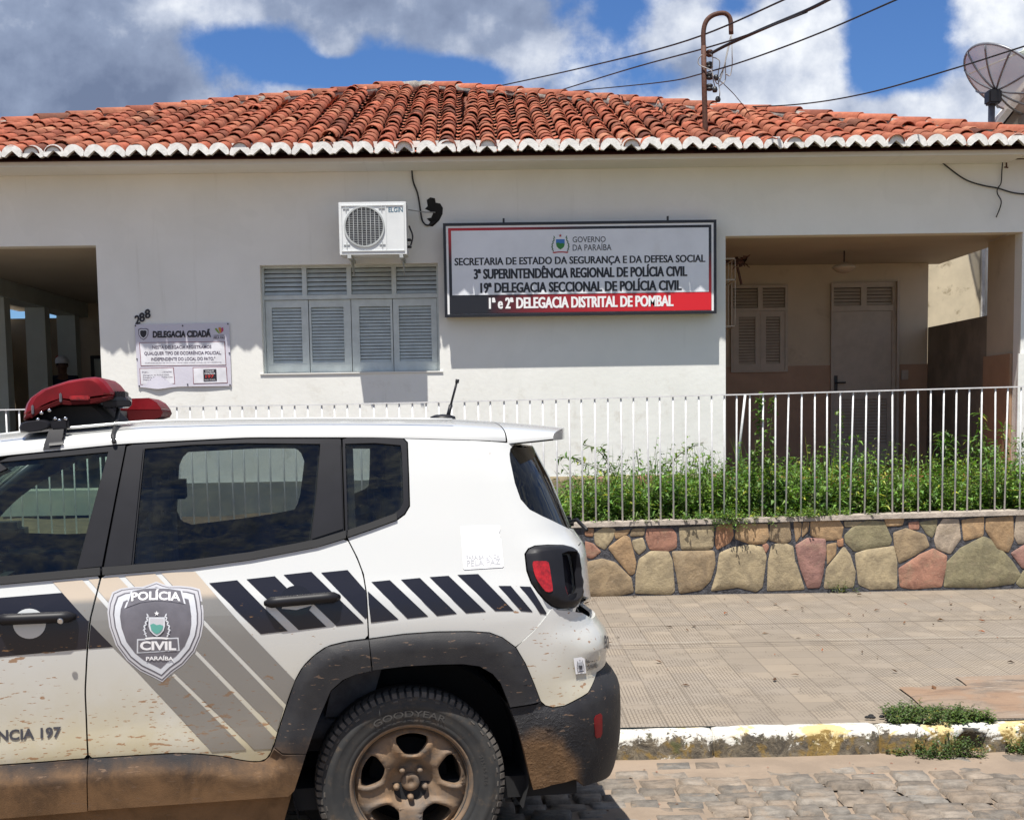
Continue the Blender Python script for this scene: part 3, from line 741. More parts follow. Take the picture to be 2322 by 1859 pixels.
do = f_.build('door_frame', MATS['porch_paint'], st); mb = MB(); mb.box((a_ + .01, y + .047, ZF + .01), (b_ - .01, y + .0485, z1 - .01)); mb.build('backing', MATS['gap'], do)
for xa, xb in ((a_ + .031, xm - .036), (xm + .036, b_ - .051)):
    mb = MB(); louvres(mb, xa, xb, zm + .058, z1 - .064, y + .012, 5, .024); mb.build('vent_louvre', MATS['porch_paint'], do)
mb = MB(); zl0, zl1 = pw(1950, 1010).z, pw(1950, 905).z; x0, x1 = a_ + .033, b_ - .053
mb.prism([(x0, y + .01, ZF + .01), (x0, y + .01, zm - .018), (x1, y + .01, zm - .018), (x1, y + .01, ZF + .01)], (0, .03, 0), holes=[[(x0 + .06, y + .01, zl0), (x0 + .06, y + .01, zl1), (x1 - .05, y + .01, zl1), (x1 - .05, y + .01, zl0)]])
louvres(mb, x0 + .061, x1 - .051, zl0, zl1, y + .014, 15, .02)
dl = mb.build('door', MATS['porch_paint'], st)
mb = MB(); hx, hz = x0 + .03, pw(1892, 870).z; mb.box((hx - .02, y - .004, hz - .10), (hx + .02, y + .0095, hz + .10)); mb.tube([(hx, y, hz + .01), (hx, y - .05, hz + .01), (hx + .11, y - .05, hz + .012)], .010, 8); mb.build('handle', MATS['dark_metal'], dl)
mb = MB(); s_ = pw(2052, 850); mb.bbox((s_.x - .045, YBK - .03, s_.z - .06), (s_.x + .045, YBK - .015, s_.z + .06), .006); mb.build('light_switch', MATS['porch_paint'], st)
# ---- left porch
mb = MB(); XC = -6.05
for ya, pxl in ((17.6, 0), (19.2, 87), (20.6, 160)):
    mb = MB(); mb.box((XC - .27, ya, ZF), (XC, ya + .22, 3.27)); mb.box((XC - .3, ya - .02, ZF), (XC + .03, ya + .24, ZF + .1)); mb.build('column', MATS['veranda_paint'], st)
mb = MB(); mb.box((XC - .27, YF + .201, ZF), (XC, YF + .5, 3.27)); mb.build('column', MATS['veranda_paint'], st)
mb = MB(); mb.box((XC - .3, YF + .201, 3.272), (XC + .03, 21.2, ztl + .021)); mb.build('beam', MATS['veranda_paint'], st)
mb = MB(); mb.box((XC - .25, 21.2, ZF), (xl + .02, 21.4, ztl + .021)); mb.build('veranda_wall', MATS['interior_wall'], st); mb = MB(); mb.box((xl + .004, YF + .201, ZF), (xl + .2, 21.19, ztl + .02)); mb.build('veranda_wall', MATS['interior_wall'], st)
mb = MB(); fr = at(218, 860, 21.15); framed(mb, fr.x - .08, fr.x + .5, ZF + .3, at(218, 806, 21.15).z, 21.17, .03, .05, .05, .05, .05); dfr = mb.build('door_frame', MATS['dark_metal'], st)
mb = MB(); mb.box((fr.x - .03, 21.185, ZF + .35), (fr.x + .45, 21.198, at(218, 808, 21.15).z - .03)); mb.build('panel', MATS['veranda_paint'], dfr)
# plaster broken open around a cable hole
mb = MB(); c0 = at(988, 480, YF); pts = []
for dx_, dy_ in [(-16, -28), (-8, -34), (2, -32), (4, -22), (14, -20), (20, -10), (19, 4), (12, 18), (4, 26), (-3, 32), (-14, 30), (-8, 22), (-16, 14), (-6, 12), (-2, 2), (-12, -4), (-20, -8), (-14, -14)]:
    q = at(984 + dx_ * 1.02, 482 + dy_, YF); pts.append((q.x, YF - .004, q.z))
mb.prism(pts, (0, .0035, 0))
mb.build('plaster_hole', MATS['gap'], st)

# ================================================================== roof
ap = (at(950, 176, 20.2)); XAp = ap.x; ZAp = ap.z
ZEV = at(1161, 333, YE).z - .035
HX = 6.75; XL, XR = XAp - HX, XAp + HX; YAp = YE + HX
PIT = math.atan2(ZAp - ZEV - .12, HX)
roof_mb = MB(); roof_mb.smooth = True
rs = random.Random(2)
def tint():
    k = rs.gauss(1.0, .16); w = rs.uniform(-.10, .12)
    if rs.random() < .09: k *= rs.uniform(.35, .6)
    if rs.random() < .04: return (1.25, 1.75, 1.9)
    return (k * (1 + w * .3), k * (1 - w), k * (1 - w * 1.2))
def barrel(mb, O, t, u, n, w0, w1, h0, h1, L, up=True, seg=7, th=.012, lip=True):
    """one clay tile: half cone from its lower end O up the slope"""
    vs = []
    rows = [(0, w0, h0), (L, w1, h1)]
    for (d_, w, h) in rows:
        for k in range(seg + 1):
            a_ = math.pi * k / seg
            vs.append(O + u * d_ + t * (math.cos(a_) * w) + n * (math.sin(a_) * h * (1 if up else -1)))
    m = seg + 1
    fs = [(k, k + 1, m + k + 1, m + k) for k in range(seg)]
    if lip:
        for (d_, w, h) in ((0, w0 - th, h0 - th), (L * .5, w0 - th * 1.6, h0 - th * 1.6)):
            for k in range(seg + 1):
                a_ = math.pi * k / seg
                vs.append(O + u * d_ + t * (math.cos(a_) * w) + n * (math.sin(a_) * h * (1 if up else -1)))
        fs += [(k + 1, k, 2 * m + k, 2 * m + k + 1) for k in range(seg)] + [(2 * m + k + 1, 2 * m + k, 3 * m + k, 3 * m + k + 1) for k in range(seg)]
    mb.add(vs, fs)
CS, RW = .1995, .315
def slope(mb, E0, t, inward, length, detail=True):
    cp, sp_ = math.cos(PIT), math.sin(PIT)
    u = Vector((inward.x * cp, inward.y * cp, sp_)); n = Vector((-inward.x * sp_, -inward.y * sp_, cp))
    ncol = int(length / CS)
    mb.col = (.5, .5, .5); mb.smooth = False
    top = E0 + t * (length / 2) + inward * HX + Vector((0, 0, math.tan(PIT) * HX))
    mb.add([E0 - n * .05, E0 + t * length - n * .05, top - n * .05], [(0, 1, 2)])
    mb.smooth = True
    for i in range(ncol + 1):
        a_ = (i + .5) * CS
        if a_ > length: continue
        bmax = min(a_, length - a_) / cp
        wob = rs.gauss(0, .008); slope_w = rs.gauss(0, .004)
        d = .0; j = 0
        while d < bmax - .05:
            L = min(.40, bmax - d + .05)
            if L < .09: break
            mb.col = tint()
            jit = wob + slope_w * j + rs.gauss(0, .007); lift = rs.gauss(0, .006) + (.03 if rs.random() < .02 else 0)
            uu = (u + t * rs.gauss(0, .018)).normalized()
            barrel(mb, E0 + t * (a_ + jit) + u * (d + rs.gauss(0, .016)) + n * (.030 + lift), t, (uu * 1 - n * .026).normalized(), n, .083, .068, .074, .058, L, True, 7 if detail else 4, lip=detail)
            mb.col = tint()
            if detail: barrel(mb, E0 + t * (a_ + CS / 2 + jit) + u * (d + rs.gauss(0, .01)) + n * (.045), t, (uu - n * .05).normalized(), n, .070, .088, .050, .058, L, False, 4, lip=False)
            d += RW; j += 1
E0 = Vector((XL, YE, ZEV))
slope(roof_mb, E0, Vector((1, 0, 0)), Vector((0, 1, 0)), 2 * HX)
slope(roof_mb, Vector((XR, YE, ZEV)), Vector((0, 1, 0)), Vector((-1, 0, 0)), 2 * HX, False)
slope(roof_mb, Vector((XL, YE + 2 * HX, ZEV)), Vector((0, -1, 0)), Vector((1, 0, 0)), 2 * HX, False)
slope(roof_mb, Vector((XR, YE + 2 * HX, ZEV)), Vector((-1, 0, 0)), Vector((0, -1, 0)), 2 * HX, False)
# hip tiles bedded in mortar
hip_mb = MB(); hip_mb.smooth = True
top = Vector((XAp, YAp, ZEV + math.tan(PIT) * HX))
for c in (Vector((XL, YE, ZEV)), Vector((XR, YE, ZEV)), Vector((XL, YE + 2 * HX, ZEV)), Vector((XR, YE + 2 * HX, ZEV))):
    d = top - c; L = d.length; u = d / L; t_ = u.cross(Vector((0, 0, 1))).normalized(); n = t_.cross(u).normalized()
    hip_mb.tube([c + u * .1 + n * .02, top - u * .05 + n * .02], .095, 8)
    s_ = .05
    while s_ < L - (.46 if c.y < YE + 1 else 1.2):
        roof_mb.col = tuple(min(1.3, x * 1.05) for x in tint()); roof_mb.smooth = True
        barrel(roof_mb, c + u * s_ + n * (.055 + rs.gauss(0, .003)) + t_ * rs.gauss(0, .004), t_, (u - n * .022).normalized(), n, .098, .080, .085, .068, .47, True, 8)
        s_ += .405
rf = roof_mb.build('roof', MATS['roof_tile'], st, fixn=False)
roof_mb_ = None
hip_mb.build('ridge_mortar', MATS['mortar'], rf)
# white crescents of mortar closing the lowest row
mb = MB(); mb.smooth = False
for i in range(int(2 * HX / CS) + 1):
    a_ = (i + .5) * CS
    if a_ > 2 * HX: break
    cx_ = XL + a_ + rs.gauss(0, .004); z_ = ZEV + .004 + rs.gauss(0, .003); r = .098 + rs.gauss(0, .002); y_ = YE - .035 + rs.gauss(0, .004)
    asym = rs.gauss(0, .008)
    out = [Vector((cx_ + math.cos(R_(t)) * r, y_, z_ + math.sin(R_(t)) * r * .98 + .0)) for t in range(188, -9, -14)]
    inn = [Vector((cx_ + .068, y_, z_ - .020)), Vector((cx_ + .036, y_, z_ + .010)), Vector((cx_ + asym, y_, z_ + .040)), Vector((cx_ - .036, y_, z_ + .010)), Vector((cx_ - .068, y_, z_ - .020))]
    mb.prism(out + inn, (0, .05, 0))
mb.build('eave_mortar', MATS['white_mortar'], rf)
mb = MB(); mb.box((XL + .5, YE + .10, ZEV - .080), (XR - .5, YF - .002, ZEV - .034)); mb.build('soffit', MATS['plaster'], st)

# ================================================================== things on the facade
ac = empty('air_conditioner', at(846, 576, 14.0), 'white outdoor air conditioner unit bracketed above the shuttered window', 'air conditioner')
ya, yb = 13.70, 14.02
c1, c2 = at(770, 460, ya), at(923, 574, ya)
ax0, ax1 = at(769, 520, ya).x, at(921.5, 520, ya).x; az0, az1 = at(846, 577, ya).z, at(846, 458, ya).z
mat('ac_white', (.66, .68, .68), .4, var=.04, vs=5, dirt=((.42, .42, .38), 7, .6, .4))
mat('ac_grille', (.40, .42, .42), .5); mat('ac_fan', (.055, .055, .075), .5, var=.4, vs=9); mat('ac_blue', (.02, .10, .16), .5)
gx, gz = at(826, 514, ya).x, at(826, 514, ya).z; GR = (at(869, 514, ya).x - at(782, 514, ya).x) / 2
mb = MB(); circ = [Vector((gx + GR * math.cos(2 * math.pi * k / 48), ya, gz + GR * math.sin(2 * math.pi * k / 48))) for k in range(48)]
mb.poly([(ax0, ya, az0), (ax1, ya, az0), (ax1, ya, az1), (ax0, ya, az1)], [circ])
mb.add([(ax0, ya, az0), (ax1, ya, az0), (ax1, ya, az1), (ax0, ya, az1), (ax0, yb, az0), (ax1, yb, az0), (ax1, yb, az1), (ax0, yb, az1)], [(0, 4, 5, 1), (1, 5, 6, 2), (2, 6, 7, 3), (3, 7, 4, 0), (5, 4, 7, 6)])
vs = circ + [c + Vector((0, .07, 0)) for c in circ]; mb.add(vs, [(k, (k + 1) % 48, 48 + (k + 1) % 48, 48 + k) for k in range(48)])
# raised front border
sqx0, sqx1 = at(777, 514, ya).x, at(875, 514, ya).x; sqz0, sqz1 = at(826, 567, ya).z, at(826, 470, ya).z
framed(mb, ax0 + .02, ax1 - .02, az0 + .03, az1 - .03, ya - .008, .0075, .008, .008, .008, .008)
mb.box((sqx1 - .003, ya - .006, az0 + .04), (sqx1 + .004, ya - .0005, az1 - .04))
mb.build('casing', MATS['ac_white'], ac)
mb = MB(); mb.cur = 0
for k in range(1, 9):
    x = gx - GR + 2 * GR * k / 9; h_ = math.sqrt(max(0, GR ** 2 - (x - gx) ** 2)); mb.box((x - .003, ya - .012, gz - h_), (x + .003, ya - .006, gz + h_))
for k in range(1, 22):
    z = gz - GR + 2 * GR * k / 22; h_ = math.sqrt(max(0, GR ** 2 - (z - gz) ** 2)); mb.box((gx - h_, ya - .0055, z - .0018), (gx + h_, ya - .001, z + .0018))
mb.lathe([(GR + .012, 0), (GR + .012, .012), (GR - .004, .012), (GR - .004, 0)], Matrix.Translation((gx, ya - .0008, gz)) @ Matrix.Rotation(R_(90), 4, 'X'), 48)
for sx in (-1, 1):
    for sz in (-1, 1):
        qx, qz = gx + sx * GR * .93, gz + sz * GR * .93
        mb.box((qx - .03, ya - .007, qz - .004), (qx + .03, ya - .001, qz + .004)); mb.box((qx - .004, ya - .0075, qz - .03), (qx + .004, ya - .001, qz + .03))
mb.build('fan_grille', MATS['ac_grille'], ac)
mb = MB(); mb.smooth = True
for k in range(3):
    a0 = 2 * math.pi * k / 3; vs = []
    for i in range(6):
        a_ = a0 + 1.3 * i / 5
        for r in (.05, GR * .92): vs.append((gx + r * math.cos(a_), ya + .035 + .03 * i / 5, gz + r * math.sin(a_)))
    mb.add(vs, [(2 * i, 2 * i + 1, 2 * i + 3, 2 * i + 2) for i in range(5)])
mb.lathe([(.055, .02), (.055, -.01), (0, -.015)], Matrix.Translation((gx, ya + .04, gz)) @ Matrix.Rotation(R_(90), 4, 'X'), 20)
mb.add([(gx - GR, ya + .0695, gz - GR), (gx + GR, ya + .0695, gz - GR), (gx + GR, ya + .0695, gz + GR), (gx - GR, ya + .0695, gz + GR)], [(0, 1, 2, 3)])
mb.build('fan', MATS['ac_fan'], ac)
mb = MB(); put_text(mb, 'ELGIN', at(881, 481.5, ya - .0012), at(913.5, 480.8, ya - .0012), (0, 0, .042), .02); mb.build('lettering', MATS['ac_blue'], ac)
for px in (792, 910):
    mb = MB(); x = at(px, 580, ya).x
    mb.box((x - .018, ya + .0, az0 - .034), (x + .018, YF - .002, az0 - .002)); mb.prism([(x - .003, YF - .004, az0 - .035), (x - .003, ya + .08, az0 - .035), (x - .003, YF - .004, az0 - .16)], (.006, 0, 0)); mb.build('bracket', MATS['ac_grille'], ac)
mb = MB(); mb.smooth = True
for zz in (at(930, 540, ya).z, at(930, 556, ya).z): mb.tube([(ax1 + .0, ya + .14, zz), (ax1 + .035, ya + .14, zz)], .014, 8); mb.tube([(ax1 + .032, ya + .10, zz), (ax1 + .032, ya + .18, zz)], .009, 8)
mb.tube(smooth_path([(ax1 + .03, ya + .12, at(930, 556, ya).z), (ax1 + .05, ya + .2, at(930, 530, ya).z), (ax1 + .015, ya + .24, at(930, 505, ya).z)]), .008, 8)
mb.build('valve', MATS['dark_metal'], ac)

# ---- big sign
YS = 14.03
sg = empty('police_sign', at(1317, 612, 14.1), 'long white, black and red lightbox sign naming the regional police offices', 'sign')
mat('sign_black', (.012, .012, .016), .35); mat('sign_white', (.80, .80, .80), .35, var=.03, vs=3, dirt=((.5, .48, .44), 3, .62, .35)); mat('sign_panel', (.74, .76, .80), .35, var=.05, vs=2.5, dirt=((.48, .45, .40), 2, .6, .3))
mat('sign_green', (.03, .20, .04), .5); mat('sign_blue', (.04, .18, .50), .5); mat('sign_red', (.42, .03, .03), .5); mat('leaf_green', (.05, .12, .05), .6)
m, t, b = newmat('sign_fade')                             # black to red printed band
gx_ = t.xyz(t.pos())[0]; sx0, sx1 = at(1020, 612, YS).x - sg.location.x, at(1612, 612, YS).x - sg.location.x
t.put(b.inputs['Base Color'], t.mix(t.ramp(gx_, sx0 + .55 * (sx1 - sx0) * .25, sx0 + .86 * (sx1 - sx0), 0, 1, False), (.012, .012, .016), (.62, .012, .02))); b.inputs['Roughness'].default_value = .35
m, t, b = newmat('sign_edge')                             # border: red at left and lower right, black elsewhere
X_, Y_, Z_ = t.xyz(t.pos())
fx_ = t.ramp(X_, sx0, sx1, 0, 1, False); fz_ = t.ramp(Z_, -.35, .38, 0, 1, False)
f1 = t.math('MULTIPLY', t.ramp(fx_, .55, .0), t.ramp(fz_, .55, 1.0)); f2 = t.math('MULTIPLY', t.ramp(fx_, .6, 1.0), t.ramp(fz_, .75, .2))
t.put(b.inputs['Base Color'], t.mix(t.math('ADD', f1, f2, clamp=True), (.012, .012, .016), (.48, .012, .02))); b.inputs['Roughness'].default_value = .35
def sq(px, py, dy=0.0):
    p = at(px, py, YS); p.y = YS - dy; return p
def quad(mb, pts, dy, th=.0012):
    mb.prism([sq(*q, dy) for q in pts], (0, th, 0))
S6 = lambda x, y: (980 + x / 3.1706, 460 + y / 3.1706)
o4 = [S6(75, 148), S6(2048, 122), S6(2040, 797), S6(95, 832)]
o4[3] = S6(93, 822)
mb = MB()
ox0, ox1 = (sq(*o4[0]).x + sq(*o4[3]).x) / 2, (sq(*o4[1]).x + sq(*o4[2]).x) / 2; oz0, oz1 = (sq(*o4[3]).z + sq(*o4[2]).z) / 2, (sq(*o4[0]).z + sq(*o4[1]).z) / 2
mb.box((ox0 + .008, YS + .01, oz0 + .008), (ox1 - .008, YF - .02, oz1 - .008))
framed(mb, ox0, ox1, oz0, oz1, YS - .006, .03, .028, .028, .028, .028)
mb.build('box_frame', MATS['sign_black'], sg)
def rect(mb, x0, x1, z0, z1, dy): mb.add([(x0, YS - dy, z0), (x1, YS - dy, z0), (x1, YS - dy, z1), (x0, YS - dy, z1)], [(0, 1, 2, 3)])
W_, H_ = ox1 - ox0, oz1 - oz0
def sx(x): return ox0 + (x - 84) / (2044 - 84) * W_            # sign coordinates measured on the enlarged photo
def sz(y): return oz1 - (y - 135) / (810 - 135) * H_
mb = MB(); mb.cur = 0; rect(mb, ox0 + .027, ox1 - .027, oz0 + .027, oz1 - .027, -.001)
mb.build('white_face', MATS['sign_white'], sg)
mb = MB(); rect(mb, sx(120), sx(2008), sz(788), sz(170), .001); mb.build('border', MATS['sign_edge'], sg)
mb = MB(); rect(mb, sx(141), sx(1988), sz(652), sz(190), .003); mb.build('panel', MATS['sign_panel'], sg)
mb = MB(); rect(mb, sx(124), sx(2004), sz(784), sz(657), .003); mb.build('lower_band', MATS['sign_fade'], sg)
mb = MB(); mb.cur = 0
def line_(s, x0, x1, yb_, ytop, bold, dy=.0048):
    for k_ in ((-1, 0, 1) if bold > .01 else (0,)):           # heavy condensed face: strokes widened sideways
        h_ = k_ * bold * .11; put_text(mb, s, (sx(x0) + h_, YS - dy - k_ * .0003, sz(yb_)), (sx(x1) + h_, YS - dy - k_ * .0003, sz(yb_)), (0, 0, sz(ytop) - sz(yb_)), bold * .5)
line_('GOVERNO', 1010, 1247, 284, 244, .006); line_('DA PARAÍBA', 1010, 1288, 344, 301, .006)
line_('SECRETARIA DE ESTADO DA SEGURANÇA E DA DEFESA SOCIAL', 163, 1962, 437, 386, .022)
line_('3ª SUPERINTENDÊNCIA REGIONAL DE POLÍCIA CIVIL', 300, 1830, 536, 468, .034); line_('19ª DELEGACIA SECCIONAL DE POLÍCIA CIVIL', 345, 1790, 636, 568, .034)
mb.build('lettering', MATS['sign_black'], sg)
mb = MB(); line_('1ª e 2ª DELEGACIA DISTRITAL DE POMBAL', 405, 1730, 751, 676, .034); 
for k in range(14):
    a_ = 2 * math.pi * k / 14
mb.build('lettering', MATS['sign_white'], sg)
def crest(names, P, scale, parent, build=True):
    """state crest: shield with hill and sky, two leafy branches, star and ribbon. P maps (x, y, layer) to 3-D"""
    out = {}
    def sh(k): return [(-.5 * k, .5 * k), (.5 * k, .5 * k), (.5 * k, -.05 * k), (.42 * k, -.32 * k), (.2 * k, -.55 * k), (0, -.66 * k), (-.2 * k, -.55 * k), (-.42 * k, -.32 * k), (-.5 * k, -.05 * k)]
    mb = MB(); mb.poly([P(x, y, 1) for x, y in sh(1.0)]); mb.build('shield', names['white'], parent, local=names.get('local', False))
    mb = MB(); mb.poly([P(-.40, .40, 2), P(.40, .40, 2), P(.40, 0, 2), P(-.40, 0, 2)]); mb.build('shield_sky', names['blue'], parent, local=names.get('local', False))
    mb = MB(); mb.poly([P(x, y, 3) for x, y in [(-.40, .04), (-.2, .12), (0, .02), (.2, .06), (.40, -.02), (.34, -.26), (.16, -.44), (0, -.52), (-.16, -.44), (-.34, -.26)]]); mb.build('shield_field', names['green'], parent, local=names.get('local', False))
    mb = MB(); rs_ = random.Random(4)
    for s_ in (-1, 1):
        for k in range(11):
            y = -.62 + k * .125; x = s_ * (.66 + .10 * math.sin(k * .5)); a_ = s_ * .5 + (k % 2) * s_ * 1.5
            dx_, dy_ = math.sin(a_) * .12, math.cos(a_) * .12
            mb.poly([P(x - dx_, y - dy_, 2), P(x + dy_ * .45, y - dx_ * .45, 2), P(x + dx_, y + dy_, 2), P(x - dy_ * .45, y + dx_ * .45, 2)])
    mb.build('branches', names['leaf'], parent, local=names.get('local', False))
    mb = MB(); st_ = [(.16 * (1 if k % 2 == 0 else .42) * math.sin(math.pi * k / 5), .72 + .16 * (1 if k % 2 == 0 else .42) * math.cos(math.pi * k / 5)) for k in range(10)]; mb.poly([P(x, y, 2) for x, y in st_])
    mb.poly([P(-.75, -.74, 2), P(-.2, -.70, 2), P(.2, -.70, 2), P(.75, -.74, 2), (P(.62, -.86, 2)), P(.2, -.80, 2), P(-.2, -.80, 2), P(-.62, -.86, 2)])
    mb.build('star_and_ribbon', names['red'], parent, local=names.get('local', False))
cxs, czs, ks = sx(922), sz(292), (sz(225) - sz(355)) / 1.75 * -1
ks = abs(sz(355) - sz(215)) / 1.75
crest(dict(white=MATS['sign_white'], blue=MATS['sign_blue'], green=MATS['sign_green'], leaf=MATS['leaf_green'], red=MATS['sign_red']), lambda x, y, l: Vector((cxs + x * ks, YS - .0035 - l * .0008, czs + y * ks)), 1, sg)
mb = MB()
for px in (1142, 1514): 
    p = at(px, 500, YS + .06); mb.box((p.x - .01, YS + .05, oz1 - .009), (p.x + .01, YS + .07, oz1 + .05))
mb.build('hanger', MATS['dark_metal'], sg)

# ---- banner
YN = 14.185
bn = empty('banner', at(415, 805, YN), 'pale printed notice banner headed Delegacia Cidadã, nailed to the white wall', 'banner')
mat('banner_vinyl', (.60, .585, .66), .45, var=.03, vs=3, bump=.1, bs=12, bd=.02); mat('banner_white', (.72, .72, .76), .45); mat('ink', (.015, .013, .02), .5); mat('ink_soft', (.10, .08, .12), .5); mat('ink_maroon', (.22, .06, .08), .5)
mat('orange_print', (.60, .25, .03), .5); mat('pink_print', (.50, .04, .16), .5); mat('green_print', (.25, .38, .05), .5); mat('red_print', (.55, .04, .03), .5)
S4 = lambda x, y: (x / 3.4774, 520 + y / 3.4774)
def bq(x, y, l=0): 
    p = at(*S4(x, y), YN); p.y -= .0008 * l + .004 * math.sin(x * .009) * (1 if y > 1100 else .4); return p
mb = MB(); mb.smooth = True; nx_, nz_ = 24, 12; cs = [(1062, 750), (1808, 738), (1825, 1235), (1087, 1245)]; vs = []
for j in range(nz_ + 1):
    for i in range(nx_ + 1):
        u_, v_ = i / nx_, j / nz_
        x = (1 - v_) * ((1 - u_) * 1062 + u_ * 1808) + v_ * ((1 - u_) * 1087 + u_ * 1825); y = (1 - v_) * ((1 - u_) * 750 + u_ * 738) + v_ * ((1 - u_) * 1245 + u_ * 1235)
        if j == nz_: y += 16 * math.exp(-((u_ - .22) / .12) ** 2)
        p = bq(x, y); p.y -= .014 * math.exp(-((u_ - .22) / .12) ** 2) * v_ ** 6; vs.append(p)
mb.add(vs, [(j * (nx_ + 1) + i, j * (nx_ + 1) + i + 1, (j + 1) * (nx_ + 1) + i + 1, (j + 1) * (nx_ + 1) + i) for j in range(nz_) for i in range(nx_)])
mb.build('sheet', MATS['banner_vinyl'], bn)
def grid_quad(mb, q, l, n=12):
    vs = []
    for j in (0, 1):
        for i in range(n + 1):
            u_ = i / n; a_, b_ = (q[0], q[1]) if j == 0 else (q[3], q[2]); vs.append(bq(a_[0] + (b_[0] - a_[0]) * u_, a_[1] + (b_[1] - a_[1]) * u_, l))
    mb.add(vs, [(i, i + 1, n + 2 + i, n + 1 + i) for i in range(n)])
boxes = [[(1103, 897), (1768, 888), (1780, 1068), (1115, 1074)], [(1105, 1100), (1365, 1093), (1376, 1214), (1112, 1222)], [(1525, 1093), (1782, 1088), (1790, 1208), (1530, 1214)]]
mb = MB()
for q in boxes: grid_quad(mb, q, 4)
mb.build('white_panels', MATS['banner_white'], bn)
mb = MB()
for q in boxes:
    c = (sum(p[0] for p in q) / 4, sum(p[1] for p in q) / 4)
    grid_quad(mb, [(p[0] + (5 if p[0] > c[0] else -5), p[1] + (5 if p[1] > c[1] else -5)) for p in q], 2.5)
mb.build('panel_borders', MATS['ink_maroon'], bn)
def btext(mb, s, x0, x1, y0, y1, h, bold, l=6):
    vs, fs = text_mesh(s, bold)
    mb.add([bq(x0 + (x1 - x0) * u_, y0 + (y1 - y0) * u_ - h * v_, l) for u_, v_ in vs], fs)
mb = MB(); btext(mb, 'DELEGACIA CIDADÃ', 1205, 1665, 852, 846, 46, .05); mb.build('lettering', MATS['ink'], bn)
mb = MB(); btext(mb, 'NESTA DELEGACIA REGISTRAMOS', 1202, 1668, 942, 938, 24, .022); btext(mb, 'QUALQUER TIPO DE OCORRÊNCIA POLICIAL,', 1138, 1745, 990, 985, 24, .022); btext(mb, 'INDEPENDENTE DO LOCAL DO FATO."', 1192, 1698, 1036, 1031, 24, .022)
btext(mb, 'COMUNICAÇÃO DE FATO OU CRIME NÃO EXIGE LOCAL DE OCORRÊNCIA', 1143, 1748, 1058, 1052, 8, .0)
btext(mb, 'Elogios, sugestões e reclamações:', 1120, 1356, 1132, 1128, 12, .01); btext(mb, 'Delegacia de Polícia Civil', 1128, 1330, 1156, 1152, 10, .01); btext(mb, 'Delegacia Geral da Polícia Civil', 1128, 1360, 1173, 1169, 10, .01); btext(mb, 'Disque denúncia da polícia', 1128, 1305, 1190, 1187, 10, .01)
mb.build('lettering', MATS['ink_soft'], bn)
mb = MB(); grid_quad(mb, [(1604, 1106), (1706, 1102), (1711, 1194), (1607, 1198)], 7, 4); mb.build('number_plate', MATS['ink'], bn)
mb = MB(); btext(mb, 'DISQUE', 1622, 1688, 1124, 1122, 12, .02, 9); btext(mb, 'DENÚNCIA', 1615, 1698, 1144, 1142, 13, .02, 9); btext(mb, 'Ligação Gratuita', 1614, 1700, 1190, 1188, 8, .01, 9); mb.build('lettering', MATS['banner_white'], bn)
mb = MB(); btext(mb, '197', 1622, 1688, 1172, 1169, 22, .02, 9); mb.build('lettering', MATS['red_print'], bn)
mb = MB(); cxb, cyb = 1131, 826
mb.poly([bq(cxb + a_ * 40, cyb + b_ * 46, 5) for a_, b_ in [(-1, -.8), (-.5, -1), (0, -.92), (.5, -1), (1, -.8), (.95, .1), (.6, .65), (0, 1), (-.6, .65), (-.95, .1)]]); mb.build('badge_print', MATS['ink_soft'], bn)
mb = MB(); mb.poly([bq(cxb + a_ * 34, cyb + b_ * 39, 6) for a_, b_ in [(-1, -.8), (-.5, -1), (0, -.92), (.5, -1), (1, -.8), (.95, .1), (.6, .65), (0, 1), (-.6, .65), (-.95, .1)]]); mb.build('badge_print', MATS['banner_white'], bn)
mb = MB(); mb.poly([bq(cxb + a_ * 26, cyb + b_ * 30, 7) for a_, b_ in [(-1, -.8), (-.5, -1), (0, -.92), (.5, -1), (1, -.8), (.95, .1), (.6, .65), (0, 1), (-.6, .65), (-.95, .1)]]); mb.build('badge_print', MATS['ink'], bn)
for (mname, pts) in (('green_print', [(1694, 784), (1706, 778), (1722, 800), (1734, 822), (1724, 820), (1706, 802)]), ('orange_print', [(1722, 776), (1740, 772), (1748, 800), (1738, 820), (1728, 800)]), ('pink_print', [(1744, 778), (1760, 774), (1762, 800), (1746, 816), (1740, 820), (1748, 800)])):
    mb = MB(); mb.poly([bq(x, y, 5) for x, y in pts]); mb.build('heart_print', MATS[mname], bn)
mb = MB(); btext(mb, 'PARAÍBA UNIDA', 1686, 1768, 842, 840, 9, .01); btext(mb, 'PELA PAZ', 1686, 1776, 864, 862, 17, .02); mb.build('lettering', MATS['ink_soft'], bn)
mb = MB()
for x, y in ((1068, 760), (1440, 760), (1797, 746), (1080, 1022), (1808, 975), (1098, 1235), (1480, 1222), (1814, 1226)):
    p = bq(x, y, 3); mb.lathe([(.008, 0), (.006, .005), (0, .006)], Matrix.Translation(p) @ Matrix.Rotation(R_(90), 4, 'X'), 8)
mb.build('nail', MATS['dark_metal'], bn)

# ---- house number, three slanting digits
hn = empty('house_number', at(323, 718, YF), 'black slanting house number 288 on the white wall above the banner', 'house number')
for ch, (x0, x1, yb_) in zip('288', (((1067, 1107, 747)), ((1102, 1146, 727)), ((1146, 1190, 700)))):
    mb = MB(); vs, fs = text_mesh(ch, .025)
    a_ = R_(8); h_ = 66
    def dq(u_, v_, y):
        q = at(*S4(x0 + (x1 - x0) * u_ - v_ * 6, yb_ - h_ * v_ - (u_ - .5) * 10), YF); q.y = y; return q
    mb.add([dq(u_, v_, YF - .012) for u_, v_ in vs], fs)
    mb.add([dq(u_ * .98 + .01, v_ * .98 + .01, YF - .002) for u_, v_ in vs], fs)
    mb.build('digit', MATS['ink'], hn)
